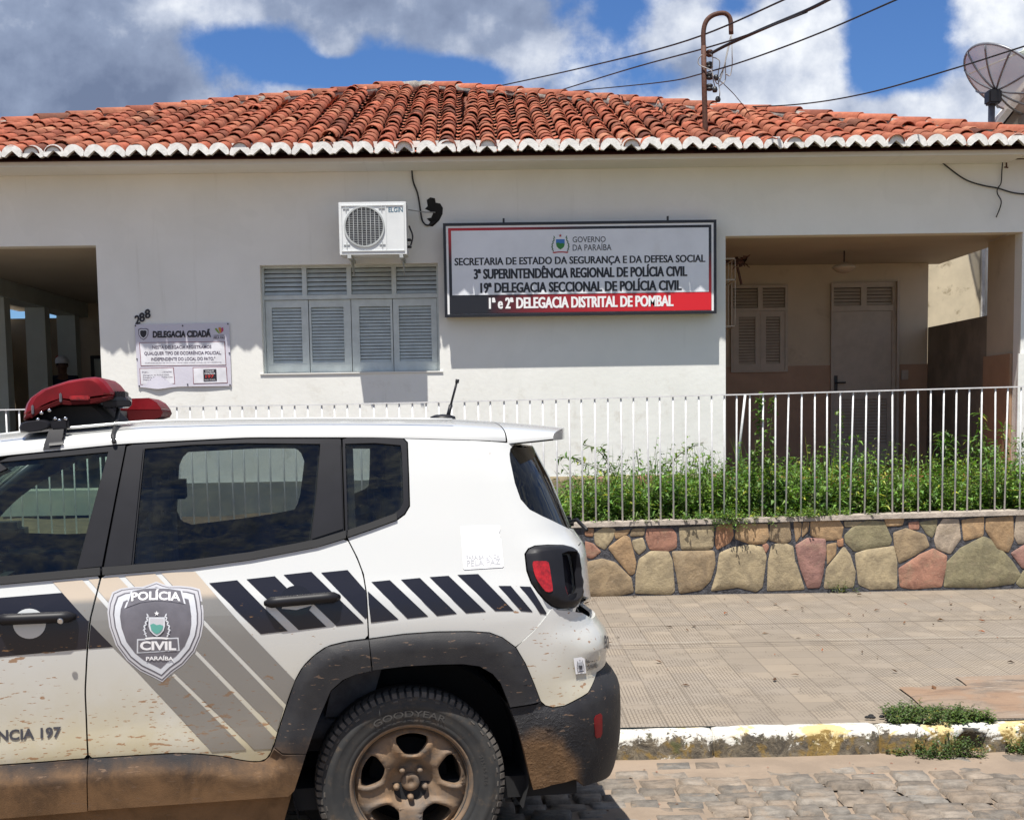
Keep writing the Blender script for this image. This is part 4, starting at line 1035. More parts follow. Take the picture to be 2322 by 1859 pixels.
# ---- loose cables and bits on the facade
def cable(name, pxs, Y, r, m, label, cat='cable', group=None):
    mb = MB(); mb.smooth = True
    mb.tube(smooth_path([at(q[0], q[1], q[2] if len(q) > 2 else Y) for q in pxs], 6), r, 6)
    return tag(mb.build(name, m, None), label, cat, group)
cable('hanging_cable', [(936, 350, 13.9), (934, 365, 14.05), (934, 385, 14.17), (937, 412), (947, 440), (953, 475), (957, 498), (964, 509), (972, 511), (981, 506), (987, 503)], 14.18, .0085, MATS['cable'], 'black cable hanging from the eave beside the air conditioner')
cable('thin_pipe', [(926, 476, 14.0), (960, 481, 14.12), (987, 482)], 14.17, .006, MATS['grey_cable'], 'thin grey tube from the air conditioner into the wall hole', 'tube')
cable('sagging_cable', [(2096, 332, 13.95), (2115, 350, 14.1), (2150, 380), (2190, 408), (2230, 421), (2262, 427), (2300, 438), (2345, 442)], 14.17, .0075, MATS['cable'], 'thin dark cable sagging across the wall top at the right end')
cable('loose_cable', [(2267, 330, 13.95), (2274, 350, 14.1), (2272, 385), (2270, 415), (2262, 428), (2262, 440), (2270, 455), (2268, 470), (2259, 493)], 14.16, .006, MATS['cable'], 'loose cable end dangling straight down at the right end of the wall')
mb = MB(); p = at(2282, 368, 14.15); mb.tube([(p.x - .025, 14.15, p.z + .06), (p.x + .025, 14.15, p.z + .06)], .008, 6); mb.tube([(p.x, 14.15, p.z + .06), (p.x + .002, 14.15, p.z - .05)], .009, 6); mb.tube([(p.x - .02, 14.15, p.z - .05), (p.x + .02, 14.15, p.z - .055)], .007, 6)
tag(mb.build('wall_hook', MATS['rust'], None), 'small rusty hook on the wall just under the eave', 'hook')
# ---- porch lamp, broken wall lamp, grille
pl = empty('pendant_lamp', at(1914, 535, 15.8), 'pale dish lamp hanging on a thin rod in the right porch', 'lamp')
mb = MB(); p = at(1914, 606, 15.8); mb.smooth = True; mb.tube([(p.x, 15.8, ztr + .02), (p.x, 15.8, p.z - .06)], .008, 6); mb.build('rod', MATS['dark_metal'], pl)
mb = MB(); mb.smooth = True; mb.lathe([(.0, .05), (.05, .05), (.10, .03), (.135, .0), (.13, -.01), (.09, -.045), (.04, -.065), (0, -.07)], Matrix.Translation((p.x, 15.8, p.z)), 24); mb.build('shade', MATS['porch_paint'], pl)
wl_ = empty('wall_lamp', at(1672, 600, 15.2), 'broken dark lamp bracket jutting from the porch wall beside the sign', 'lamp')
mb = MB(); mb.smooth = True; A = lambda x, y: at(x, y, 15.2)
mb.tube([Vector((xr - .002, 15.2, A(1650, 594).z)), A(1665, 595), A(1683, 592)], .022, 8); mb.build('arm', MATS['rust'], wl_)
mb = MB(); mb.smooth = False; rs = random.Random(8)
for k in range(16):
    c = A(1668 + rs.uniform(-4, 22), 590 + rs.uniform(-5, 12)); s_ = .025
    mb.add([c + Vector((rs.uniform(-1, 1), rs.uniform(-1, 1), rs.uniform(-1, 1))) * .06 for _ in range(4)], [(0, 1, 2), (0, 2, 3), (0, 3, 1), (1, 3, 2)])
mb.tube([A(1672, 606), A(1676, 622), A(1681, 645)], .014, 6); mb.build('broken_head', MATS['rust'], wl_)
gr = MB(); A = lambda x, y: at(x, y, 15.0); xg = A(1653, 640).x
z0_, z1_ = A(1650, 745).z, A(1650, 596).z
gr.smooth = False
for z in (z0_, (z0_ * 2 + z1_) / 3 + .25, z1_): gr.box((xr - .003, 14.6, z - .006), (xg, 14.610, z + .006)); gr.box((xg - .009, 14.6, z - .006), (xg, 16.0, z + .006))
for k in range(8): yk = 14.6 + 1.4 * k / 7; gr.box((xg - .008, yk, z0_), (xg - .002, yk + .008, z1_))
tag(gr.build('window_grille', MATS['porch_paint'], None), 'white iron window grille projecting from the side wall inside the right porch', 'grille')
mb = MB(); mb.smooth = True; mb.tube([at(1690, 893, 13.2), at(1672, 1060, 13.2)], .012, 6); tag(mb.build('leaning_pole', MATS['iron_white'], None), 'thin pale pole leaning in the weeds in front of the right porch', 'pole')
# ---- service mast on the roof
YM = 14.55
ms = empty('service_mast', at(1600, 305, YM), 'rusty gooseneck electric service mast standing on the tile roof', 'mast')
mb = MB(); mb.smooth = True; A = lambda x, y: at(x, y, YM)
mb.tube([A(1601, 322), A(1599, 290), A(1597, 200), A(1595.5, 105)], .028, 10)
mb.tube(smooth_path([A(1595.5, 112), A(1595, 75), A(1600, 52), A(1612, 38), A(1630, 31), A(1646, 32), A(1656, 45), A(1658, 78)], 5), .025, 10)
mb.build('pipe', MATS['rust'], ms)
for i, yy_ in enumerate((122, 149, 174, 199)):
    mb = MB(); mb.smooth = True; c = A(1609, yy_)
    mb.lathe([(0, -.035), (.024, -.032), (.036, -.022), (.036, -.008), (.024, 0), (.036, .010), (.036, .026), (.022, .036), (0, .038)], Matrix.Translation(c) , 12)
    mb.tube([A(1598, yy_ + 3), c], .012, 6); mb.build('insulator', MATS['dark_metal'] if i else MATS['rust'], ms)
mb = MB(); mb.smooth = True; rs = random.Random(9)
for pts in ([(1658, 80), (1652, 110), (1642, 150), (1632, 175), (1634, 185), (1642, 190)], [(1659, 80), (1660, 120), (1660, 150), (1655, 172), (1646, 168)], [(1657, 80), (1648, 120), (1640, 160), (1628, 190), (1620, 180)], [(1610, 122), (1616, 130), (1615, 170), (1622, 200), (1620, 205)], [(1656, 84), (1645, 140), (1645, 180), (1632, 195)], [(1592, 125), (1584, 135), (1586, 148), (1612, 160), (1618, 175)], [(1614, 130), (1628, 135), (1632, 145), (1628, 175), (1632, 210), (1630, 225)]):
    mb.tube(smooth_path([at(x, y, YM - .05 + rs.uniform(-.04, .04)) for x, y in pts], 5), .0055, 5)
mb.build('loose_wires', MATS['grey_cable'], ms)
for x, y in ((1624, 177), (1621, 204), (1628, 226)):
    mb = MB(); mb.smooth = True; c = at(x, y, YM - .06); mb.lathe([(0, -.03), (.022, -.025), (.030, 0), (.020, .028), (0, .034)], Matrix.Translation(c), 10); mb.build('connector', MATS['dark_metal'], ms)
# ---- overhead wires
G = 'overhead wires crossing the sky'
def wire(pts, r, label):
    mb = MB(); mb.smooth = True; mb.tube(smooth_path([at(*q) for q in pts], 8), r * .72, 6); return tag(mb.build('overhead_wire', MATS['cable'], None), label, 'wire', G)
wire([(1135, 195, 21), (1330, 152, 18), (1560, 92, 15), (1778, 0, 13), (1880, -50, 12)], .0125, 'uppermost overhead wire, passing behind the bend of the service mast')
wire([(1255, 210, 21), (1430, 156, 17), (1595, 111, 14.62), (1700, 78, 13.6), (1830, 28, 12.6)], .0115, 'overhead wire from behind the roof to the mast top, joining the twisted cable')
wire([(1612, 122, 14.5), (1650, 102, 14.2), (1740, 62, 13.4), (1830, 24, 12.6), (1890, -6, 12), (1960, -40, 11.4)], .022, 'thick twisted service cable running from the mast to the upper right')
wire([(1300, 207, 21), (1500, 187, 17), (1590, 168, 15), (1700, 135, 13.8), (1860, 75, 12.6), (2042, -4, 11.4)], .0105, 'overhead wire that passes low behind the insulators of the mast')
wire([(1628, 244, 17), (1800, 238, 15.4), (1960, 213, 14.2), (2150, 160, 13), (2340, 100, 12)], .0105, 'lowest overhead wire, running in front of the satellite dish')
wire([(1642, 192, 14.5), (1665, 215, 14.9), (1690, 246, 15.4), (1700, 262, 15.6)], .006, 'short wire from the mast down to the roof tiles')

# ================================================================== neighbours
mat('cream_wall', (.60, .52, .37), .85, var=.10, vs=3, dirt=((.20, .15, .08), 5.5, .555, .85)); mat('pale_pilaster', (.56, .55, .52), .85, var=.2, vs=5, dirt=((.24, .21, .18), 4, .55, .7)); mat('old_concrete', (.27, .24, .20), .9, var=.25, vs=3, bump=.4, bs=15, bd=.03)
nb = empty('neighbour_house', (7.2, 19, .15), 'cream weathered house wall seen through the side of the right porch', 'building')
mb = MB(); pilx = at(2222, 640, 19).x; mb.box((5.9, 19, .15), (pilx, 19.25, 4.7)); mb.build('wall', MATS['cream_wall'], nb)
mb = MB(); mb.box((pilx + .001, 18.94, .15), (pilx + .5, 19.25, 4.7)); mb.build('pilaster', MATS['pale_pilaster'], nb)
gb = empty('gable_wall', at(2300, 280, 18.6), 'grey concrete gable end rising beyond the right end of the roof', 'wall')
mb = MB(); g1, g2 = at(2262, 303, 18.6), at(2324, 222, 18.6); sl = (g2 - g1)
mb.prism([(pilx + .52, 18.6, .15), (pilx + .52, 18.6, g1.z - .05), g1, g1 + sl * 4, (g1.x + sl.x * 8, 18.6, g1.z), (g1.x + sl.x * 8, 18.6, .15)], (0, .25, 0)); mb.build('wall', MATS['old_concrete'], gb)
mb = MB(); up = Vector((0, 0, .10)); mb.prism([g1 + Vector((-.05, -.06, 0)), g1 + sl * 4 + Vector((0, -.06, 0)), g1 + sl * 4 + Vector((0, -.06, .12)), g1 + Vector((-.05, -.06, .12))], (0, .36, 0)); mb.build('coping', MATS['pale_pilaster'], gb)
# satellite dish
YD = 18.2
sdh = empty('satellite_dish', at(2254, 300, YD), 'grey mesh satellite dish on a steel post above the right end of the roof', 'satellite dish')
m = bpy.data.materials.new('dish_mesh'); m.use_nodes = True; t = NT(m.node_tree); t.n.clear(); MATS['dish_mesh'] = m      # open wire mesh: part of the light passes
o_ = t.new('ShaderNodeOutputMaterial'); d_ = t.new('ShaderNodeBsdfDiffuse'); d_.inputs[0].default_value = (.55, .55, .56, 1); tl_ = t.new('ShaderNodeBsdfTranslucent'); tl_.inputs[0].default_value = (.55, .55, .56, 1); a1 = t.new('ShaderNodeAddShader'); tr_ = t.new('ShaderNodeBsdfTransparent')
t.l.new(d_.outputs[0], a1.inputs[0]); t.l.new(tl_.outputs[0], a1.inputs[1]); mx_ = t.new('ShaderNodeMixShader'); mx_.inputs[0].default_value = .72; t.l.new(tr_.outputs[0], mx_.inputs[1]); t.l.new(d_.outputs[0], mx_.inputs[2]); t.l.new(mx_.outputs[0], o_.inputs[0])
mat('feed_white', (.55, .60, .50), .5)
mat('galvanised', (.22, .23, .25), .4, metal=.4, var=.2)
hub = at(2254, 212, YD); dc = at(2292, 178, YD - .2)
mb = MB(); mb.smooth = True; mb.tube([(hub.x - .01, YD + .05, .2), (hub.x - .01, YD + .05, hub.z - .02)], .045, 10); mb.build('post', MATS['galvanised'], sdh)
mb = MB(); mb.bbox((hub.x - .09, YD - .08, hub.z - .14), (hub.x + .08, YD + .12, hub.z + .04), .02); mb.build('mount', MATS['dark_metal'], sdh)
axis = Vector((.62, .17, .74)).normalized()            # dish looks up to the right and away
RD = .60; q = axis.to_track_quat('Z', 'Y').to_matrix().to_4x4(); DM = Matrix.Translation(hub + axis * .06) @ q
prof = [(r * RD, .30 * (r ** 2) * RD) for r in (0.02, .15, .3, .45, .6, .75, .9, 1.0)]
mb = MB(); mb.smooth = True; mb.lathe(prof, DM, 48); mb.build('reflector', MATS['dish_mesh'], sdh)
mb = MB(); mb.smooth = True; mb.lathe([(RD, .30 * RD - .01), (RD + .018, .30 * RD), (RD + .018, .30 * RD + .02), (RD, .30 * RD + .022), (RD - .012, .30 * RD + .01)], DM, 48)
for k in range(10):
    a_ = 2 * math.pi * k / 10; mb.tube([DM @ Vector((r * math.cos(a_), r * math.sin(a_), h - .012)) for r, h in prof], .013, 6)
mb.build('ribs', MATS['galvanised'], sdh)
mb = MB(); mb.smooth = True; fp = DM @ Vector((0, 0, .72))
for k in range(3): mb.tube([DM @ Vector((RD * .95 * math.cos(k * 2.094 + .5), RD * .95 * math.sin(k * 2.094 + .5), .28 * RD)), fp], .009, 6)
mb.lathe([(0, .06), (.05, .05), (.06, -.05), (.035, -.12), (0, -.12)], Matrix.Translation(fp) @ q, 14); mb.build('feed', MATS['feed_white'], sdh)
# left boundary wall
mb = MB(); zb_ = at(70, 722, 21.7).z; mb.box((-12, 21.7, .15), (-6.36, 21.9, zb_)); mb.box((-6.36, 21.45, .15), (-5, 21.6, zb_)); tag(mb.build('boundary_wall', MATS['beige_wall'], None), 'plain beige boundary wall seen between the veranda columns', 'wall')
mb = MB(); rb = at(146, 812, 21.15); mb.bbox((rb.x - .12, 21.10, rb.z - .035), (rb.x + .12, 21.195, rb.z + .035), .01); tag(mb.build('red_board', MATS['sign_red'], None), 'dark red strip board on the beige wall above the man in the cap', 'board')
# ================================================================== police car
PSI = R_(8.5)
FWD = Vector((-math.cos(PSI), -math.sin(PSI), 0)); LAT = Vector((math.sin(PSI), -math.cos(PSI), 0))
CO = atz(935, 1782, .343) - LAT * .87; CO.z = 0.0          # ground point under the middle of the rear axle
car = empty('police_car', CO, 'white muddy police SUV with black diagonal stripes and red light bar parked at the kerb', 'car', rotz=math.atan2(FWD.y, FWD.x))
def interp(tab):
    xs_, ys_ = [a[0] for a in tab], [a[1] for a in tab]
    X_ = np.linspace(xs_[0], xs_[-1], 400); Y_ = np.interp(X_, xs_, ys_)
    k = np.hanning(25); k /= k.sum(); Yp = np.concatenate([np.full(12, Y_[0]), Y_, np.full(12, Y_[-1])]); Ys = np.convolve(Yp, k, 'valid')
    lo, st_ = xs_[0], (xs_[-1] - xs_[0]) / 399
    L_ = list(Ys)
    def f(x):
        t = (x - lo) / st_
        if t <= 0: return L_[0]
        if t >= 398.999: return L_[-1]
        i = int(t); return L_[i] + (L_[i + 1] - L_[i]) * (t - i)
    return f
fw = interp([(.15, .835), (.30, .866), (.44, .884), (.535, .897), (.63, .889), (.80, .894), (.95, .900), (1.03, .893), (1.10, .868), (1.25, .824), (1.45, .762), (1.60, .708), (1.70, .66)])
fxr = interp([(.15, -.74), (.30, -.83), (.42, -.85), (.63, -.848), (.70, -.80), (.84, -.79), (.90, -.755), (1.0, -.742), (1.16, -.74), (1.22, -.695), (1.43, -.62), (1.58, -.55), (1.70, -.50)])
fxf = interp([(.15, 3.22), (.3, 3.32), (.5, 3.38), (.7, 3.36), (.9, 3.30), (1.02, 3.16), (1.2, 3.0)])
fze = interp([(-.9, 1.545), (-.55, 1.56), (-.3, 1.578), (.1, 1.596), (.55, 1.604), (.97, 1.590), (1.39, 1.555), (1.7, 1.51)])
fzt = interp([(-.9, 1.60), (-.7, 1.613), (-.4, 1.648), (-.2, 1.662), (.3, 1.672), (.9, 1.674), (1.3, 1.645), (1.52, 1.622), (1.75, 1.57)])
RCX, RCY = .30, .46
def surf0(s, z):
    w = fw(z)
    xr_ = fxr(z); xs_ = xr_ + RCX; Lc = .60
    if s >= xs_:
        xf_ = fxf(z); xsf = xf_ - .42; Lf = .75
        if s <= xsf: return (s, w, z)
        th = (s - xsf) / Lf * (math.pi / 2)
        if th < math.pi / 2: return (xsf + .42 * math.sin(th), w - .52 * (1 - math.cos(th)), z)
        e = (s - xsf) - Lf
        return (xf_ + .02 * min(1, e / .4), w - .52 - e, z)
    th = (xs_ - s) / Lc * (math.pi / 2)
    if th < math.pi / 2: return (xs_ - RCX * math.sin(th), w - RCY * (1 - math.cos(th)), z)
    e = (xs_ - s) - Lc
    return (xr_ - .02 * min(1, e / .4), w - RCY - e, z)
def s_mid(z): return fxr(z) + RCX - .60 - (fw(z) - RCY)     # unrolled coordinate of the centre line at the rear
def surf(s, z, off=0.0):
    p = Vector(surf0(s, z))
    if off == 0.0: return p
    a_ = Vector(surf0(s + .004, z)) - p; b_ = Vector(surf0(s, z + .004)) - p
    n = b_.cross(a_)
    if n.length < 1e-12: return p
    return p + n.normalized() * off
CW = Matrix.Translation(CO) @ Matrix.Rotation(math.atan2(FWD.y, FWD.x), 4, 'Z')
def car_px(p):
    q = CW @ p
    c = RM @ np.array([q.x, q.y, q.z - CAM_H]); return CAM_F * c[0] / c[2] + CAM_CX, CAM_F * c[1] / c[2] + CAM_CY
def on_plane(px, py, y):                                    # photo pixel -> (x, z) on the car's plane y
    r = ray(px, py); r = Vector((r[0], r[1], r[2])); c = Vector((0, 0, CAM_H)) - CO
    t = (y - c.dot(LAT)) / r.dot(LAT); q = c + r * t; return q.dot(FWD), q.z
def C(px, py, off=0.0):                                     # photo pixel -> (s, z) on the body surface
    s, z = on_plane(px, py, .86)
    for _ in range(9):
        u, v = car_px(surf(s, z, off)); e0, e1 = px - u, py - v
        if abs(e0) + abs(e1) < .05: break
        u1, v1 = car_px(surf(s + .003, z, off)); u2, v2 = car_px(surf(s, z + .003, off))
        a_, b_, c_, d_ = (u1 - u) / .003, (u2 - u) / .003, (v1 - v) / .003, (v2 - v) / .003
        a_ = a_ if abs(a_) > 60 else -60
        D = a_ * d_ - b_ * c_
        ds, dz_ = (e0 * d_ - b_ * e1) / D, (a_ * e1 - e0 * c_) / D
        s += max(-.06, min(.06, ds)); z += max(-.06, min(.06, dz_))
        z = max(.16, min(1.69, z)); s = max(s, s_mid(z))
    return (s, z)
def CL(pts, off=0.0): return [C(x, y, off) for x, y in pts]
def Q1(x, y): return (x / 2.9944, 820 + y / 2.9944)
def Q2(x, y): return (700 + x / 2.9944, 820 + y / 2.9944)
def Q3(x, y): return (x / 2.9944, 1300 + y / 2.9944)
def Q4(x, y): return (620 + x / 2.695, 1300 + y / 2.695)
def Q8(x, y): return (1180 + x / 4.795, 1200 + y / 4.795)
def rnd(P, r, it=2):
    P = [Vector((p[0], p[1])) for p in P]
    for k in range(it):
        Q = []; n = len(P)
        for i in range(n):
            a_, b_, c_ = P[i - 1], P[i], P[(i + 1) % n]
            l1, l2 = (a_ - b_).length, (c_ - b_).length
            d1, d2 = min(r, l1 * .36), min(r, l2 * .36)
            if l1 < 1e-6 or l2 < 1e-6: continue
            Q += [b_ + (a_ - b_) * (d1 / l1), b_ + (c_ - b_) * (d2 / l2)]
        P = Q; r *= .45
    return [(p.x, p.y) for p in P]
def inset(P, d):
    P = [Vector((p[0], p[1])) for p in P]; n = len(P)
    P = [P[i] for i in range(n) if (P[i] - P[i - 1]).length > 1e-5]; n = len(P)
    A = sum(P[i - 1].x * P[i].y - P[i].x * P[i - 1].y for i in range(n)); sg_ = 1 if A > 0 else -1
    Q = []
    for i in range(n):
        e1 = (P[i] - P[i - 1]).normalized(); e2 = (P[(i + 1) % n] - P[i]).normalized()
        n1 = Vector((-e1.y, e1.x)) * sg_; n2 = Vector((-e2.y, e2.x)) * sg_
        m_ = n1 + n2
        if m_.length < 1e-4: m_ = n1
        m_.normalize(); k = d / max(.45, m_.dot(n1)); Q.append(P[i] + m_ * k)
    return [(p.x, p.y) for p in Q]
def fine2d(P, holes=(), ds=.08, dz_=.05, fine=None):
    loops = [[Vector((p[0], p[1], 0)) for p in P]] + [[Vector((p[0], p[1], 0)) for p in h] for h in holes]
    tr = tessellate_polygon(loops); allp = [p for l in loops for p in l]
    bm = bmesh.new(); vs = [bm.verts.new(p) for p in allp]
    for t in tr:
        try: bm.faces.new([vs[i] for i in t])
        except ValueError: pass
    x0, x1 = min(p.x for p in allp), max(p.x for p in allp); y0, y1 = min(p.y for p in allp), max(p.y for p in allp)
    cuts = []; x = x0
    while x < x1:
        x += fine[1] if fine and fine[0](x) else ds
        if x < x1 - .002: cuts.append(((x, 0, 0), (1, 0, 0)))
    y = y0 + dz_
    while y < y1 - .002: cuts.append(((0, y, 0), (0, 1, 0))); y += dz_
    for co, no in cuts:
        bmesh.ops.bisect_plane(bm, geom=bm.verts[:] + bm.edges[:] + bm.faces[:], dist=1e-5, plane_co=co, plane_no=no)
    bm.verts.index_update()
    V2 = [(v.co.x, v.co.y) for v in bm.verts]; Fs = [[v.index for v in f.verts] for f in bm.faces if f.calc_area() > 1e-9]
    cnt = {}
    for f in Fs:
        for i in range(len(f)): e = (f[i], f[(i + 1) % len(f)]); cnt[e] = 1
    B = [e for e in cnt if (e[1], e[0]) not in cnt]
    bm.free(); return V2, Fs, B
FINE = (lambda s: s < -.28 or s > 2.7, .035)
def skin(mb, P, holes=(), off=0.0, depth=.018, mirror=False, mi=0, ds=.08, dz_=.045, both=False):
    """panel on the body surface: outline P (unrolled s, z), standing 'off' proud, edges turned in by 'depth'"""
    V2, Fs, B = fine2d(P, holes, ds, dz_, FINE)
    of = off if callable(off) else (lambda s, z: off)
    for mir in ((False, True) if both else (mirror,)):
        sgn = -1 if mir else 1
        top_ = [surf(s, z, of(s, z)) for s, z in V2]; top_ = [Vector((p.x, p.y * sgn, p.z)) for p in top_]
        mb.cur = mi; mb.smooth = True; mb.add(top_, [f[::-1] if mir else f for f in Fs])
        if depth:
            idx = sorted({i for e in B for i in e}); mp = {v: k for k, v in enumerate(idx)}; n = len(idx)
            low = [surf(*V2[i], of(*V2[i]) - depth) for i in idx]; low = [Vector((p.x, p.y * sgn, p.z)) for p in low]
            mb.smooth = True; mb.add([top_[i] for i in idx] + low, [(mp[a_], mp[b_], n + mp[b_], n + mp[a_]) for a_, b_ in B])
    return mb
def slab(mb, P, y0, y1, mi=0):                              # side outline (x, z) given thickness across the car
    mb.cur = mi; mb.prism([(x, y0, z) for x, z in P], (0, y1 - y0, 0))
def PL(pts, y): return [on_plane(x, y_, y) for x, y_ in pts]

# ---- paint, plastic, glass
def mud_nodes(t, b, base, filmcol, film, speckcol, speck, zlo, zhi):
    p = t.pos(); X_, Y_, Z_ = t.xyz(p)
    h = t.ramp(Z_, zhi, zlo)
    n_ = t.noise(p, 3.2, 7, .65)
    f = t.math('MULTIPLY', t.math('MULTIPLY', h, t.ramp(n_, .25, .65, .55, 1.0)), film, clamp=True)
    c = t.mix(f, base, filmcol)
    rot = t.new('ShaderNodeMapping'); t.l.new(p, rot.inputs['Vector']); rot.inputs['Rotation'].default_value = (0, R_(-24), 0); rot.inputs['Scale'].default_value = (11, 30, 34)
    sp_ = t.noise(rot.outputs[0], 1.5, 3, .55)
    rot2 = t.new('ShaderNodeMapping'); t.l.new(p, rot2.inputs['Vector']); rot2.inputs['Rotation'].default_value = (0, R_(-38), 0); rot2.inputs['Scale'].default_value = (14, 40, 60)
    sp2 = t.noise(rot2.outputs[0], 2.4, 3, .5)
    cl = t.math('MULTIPLY', t.math('SUBTRACT', t.noise(p, 2.6, 4, .6), .5), .30)
    hh = t.math('MULTIPLY', t.ramp(Z_, zhi + .22, zlo + .05), .17)
    s1 = t.ramp(t.math('ADD', t.math('ADD', sp_, hh), cl), .79, .81); s2 = t.ramp(t.math('ADD', t.math('ADD', sp2, hh), cl), .80, .82)
    c = t.mix(t.math('MULTIPLY', t.math('MAXIMUM', s1, s2), speck), c, speckcol)
    return c, f, p
m, t, b = newmat('car_white')
c, f, p = mud_nodes(t, b, (.56, .57, .56), (.40, .335, .185), .95, (.27, .135, .055), .85, .42, 1.02)
t.put(b.inputs['Base Color'], c); t.put(b.inputs['Roughness'], t.math('ADD', .22, t.math('MULTIPLY', f, .5))); b.inputs['Coat Weight'].default_value = .6; b.inputs['Coat Roughness'].default_value = .06
m, t, b = newmat('car_silver')
c, f, p = mud_nodes(t, b, (.205, .20, .19), (.17, .135, .09), .6, (.20, .11, .05), .7, .42, 1.0)
X_, Y_, Z_ = t.xyz(p); c = t.mix(t.ramp(Z_, 1.045, 1.075), c, (.47, .40, .32))  # sunlit beige of the upper shoulder, painted into the stripe colour
t.put(b.inputs['Base Color'], c); t.put(b.inputs['Roughness'], t.math('ADD', .33, t.math('MULTIPLY', f, .4)))
m, t, b = newmat('car_stripe')
c, f, p = mud_nodes(t, b, (.010, .010, .017), (.10, .08, .06), .25, (.22, .12, .05), .7, .5, 1.0)
t.put(b.inputs['Base Color'], c); b.inputs['Roughness'].default_value = .28
m, t, b = newmat('car_cladding')
p = t.pos(); X_, Y_, Z_ = t.xyz(p)
n_ = t.noise(p, 4.5, 8, .68, .4)
rear = t.vmath('LENGTH', t.vmath('SUBTRACT', t.scale(p, (1.0, .0, .80)), (-.45, 0.0, .24)))
hz_ = t.math('MAXIMUM', t.math('MULTIPLY', t.math('MULTIPLY', t.ramp(Z_, .72, .27), t.ramp(X_, -.46, -.36)), .92), t.math('MULTIPLY', t.ramp(rear, .25, .06), 1.3))
film = t.ramp(t.math('ADD', hz_, t.math('MULTIPLY', t.math('SUBTRACT', n_, .5), .9)), .28, .85)
c = t.mix(t.ramp(t.noise(p, 9, 5, .6), .3, .7), (.017, .017, .020), (.027, .0265, .028))
c = t.mix(t.math('MULTIPLY', film, .92), c, t.mix(t.ramp(n_, .35, .65), (.135, .078, .038), (.235, .135, .066)))
rot = t.new('ShaderNodeMapping'); t.l.new(p, rot.inputs['Vector']); rot.inputs['Rotation'].default_value = (0, R_(-30), 0); rot.inputs['Scale'].default_value = (10, 30, 42)
c = t.mix(t.math('MULTIPLY', t.ramp(t.noise(rot.outputs[0], 2.0, 4, .6), .63, .68), .6), c, (.20, .13, .085))
t.put(b.inputs['Base Color'], c); t.put(b.inputs['Roughness'], t.math('ADD', .58, t.math('MULTIPLY', film, .35))); b.inputs['Specular IOR Level'].default_value = .25
clod = t.math('MULTIPLY', t.ramp(rear, .30, .12), t.ramp(t.noise(p, 60, 4, .7), .45, .7))
addbump(t, b, t.math('ADD', t.math('MULTIPLY', t.noise(p, 220, 3, .6), .16), t.math('MULTIPLY', clod, 2.6)), .5, .008)
mat('trim_black', (.009, .009, .012), .48, var=.15, vs=9, spec=.3); mat('gloss_black', (.012, .012, .016), .12, var=.05); mat('rubber', (.012, .012, .013), .7); mat('car_dark', (.010, .010, .011), .85)
mat('seat_cloth', (.12, .12, .13), .9, var=.2, vs=20, bump=.2, bs=150); mat('chrome', (.55, .56, .58), .15, metal=1.0); mat('lens_red', (.15, .004, .007), .30, spec=.35, var=.25, vs=9); mat('lens_deep', (.06, .004, .005), .6, spec=.12)
mat('lens_bright', (.30, .007, .008), .2, coat=.5, var=.35, vs=60, bump=.3, bs=200); mat('lens_clear', (.45, .42, .40), .15, coat=.5); mat('sticker', (.80, .80, .81), .3, var=.02); mat('print_grey', (.46, .47, .49), .5); mat('print_dark', (.05, .05, .06), .5); mat('badge_silver', (.50, .50, .53), .35, var=.05); mat('badge_dark', (.135, .13, .15), .4, var=.15, vs=12); mat('badge_pale', (.60, .62, .66), .35); mat('teal', (.10, .33, .28), .5)
def glass(name, tint_, refl, rough=.01):
    m = bpy.data.materials.new(name); m.use_nodes = True; t = NT(m.node_tree); t.n.clear(); MATS[name] = m
    o = t.new('ShaderNodeOutputMaterial'); tr = t.new('ShaderNodeBsdfTransparent'); tr.inputs[0].default_value = (*tint_, 1)
    gl = t.new('ShaderNodeBsdfGlossy'); gl.inputs['Roughness'].default_value = rough; gl.inputs[0].default_value = (.9, .95, 1, 1)
    fr = t.new('ShaderNodeFresnel'); fr.inputs[0].default_value = 1.5; mxs = t.new('ShaderNodeMixShader')
    du = t.new('ShaderNodeBsdfDiffuse'); du.inputs[0].default_value = (.42, .40, .36, 1); md_ = t.new('ShaderNodeMixShader'); t.l.new(t.math('MULTIPLY', t.ramp(t.noise(t.pos(), 5, 7, .65), .3, .7), .012), md_.inputs[0]); t.l.new(tr.outputs[0], md_.inputs[1]); t.l.new(du.outputs[0], md_.inputs[2])
    t.l.new(t.math('MULTIPLY', fr.outputs[0], refl), mxs.inputs[0]); t.l.new(md_.outputs[0], mxs.inputs[1]); t.l.new(gl.outputs[0], mxs.inputs[2]); t.l.new(mxs.outputs[0], o.inputs[0])
glass('glass_rear', (.50, .55, .54), .85); glass('glass_front', (.56, .68, .62), .85); glass('glass_dark', (.10, .105, .12), 1.0)

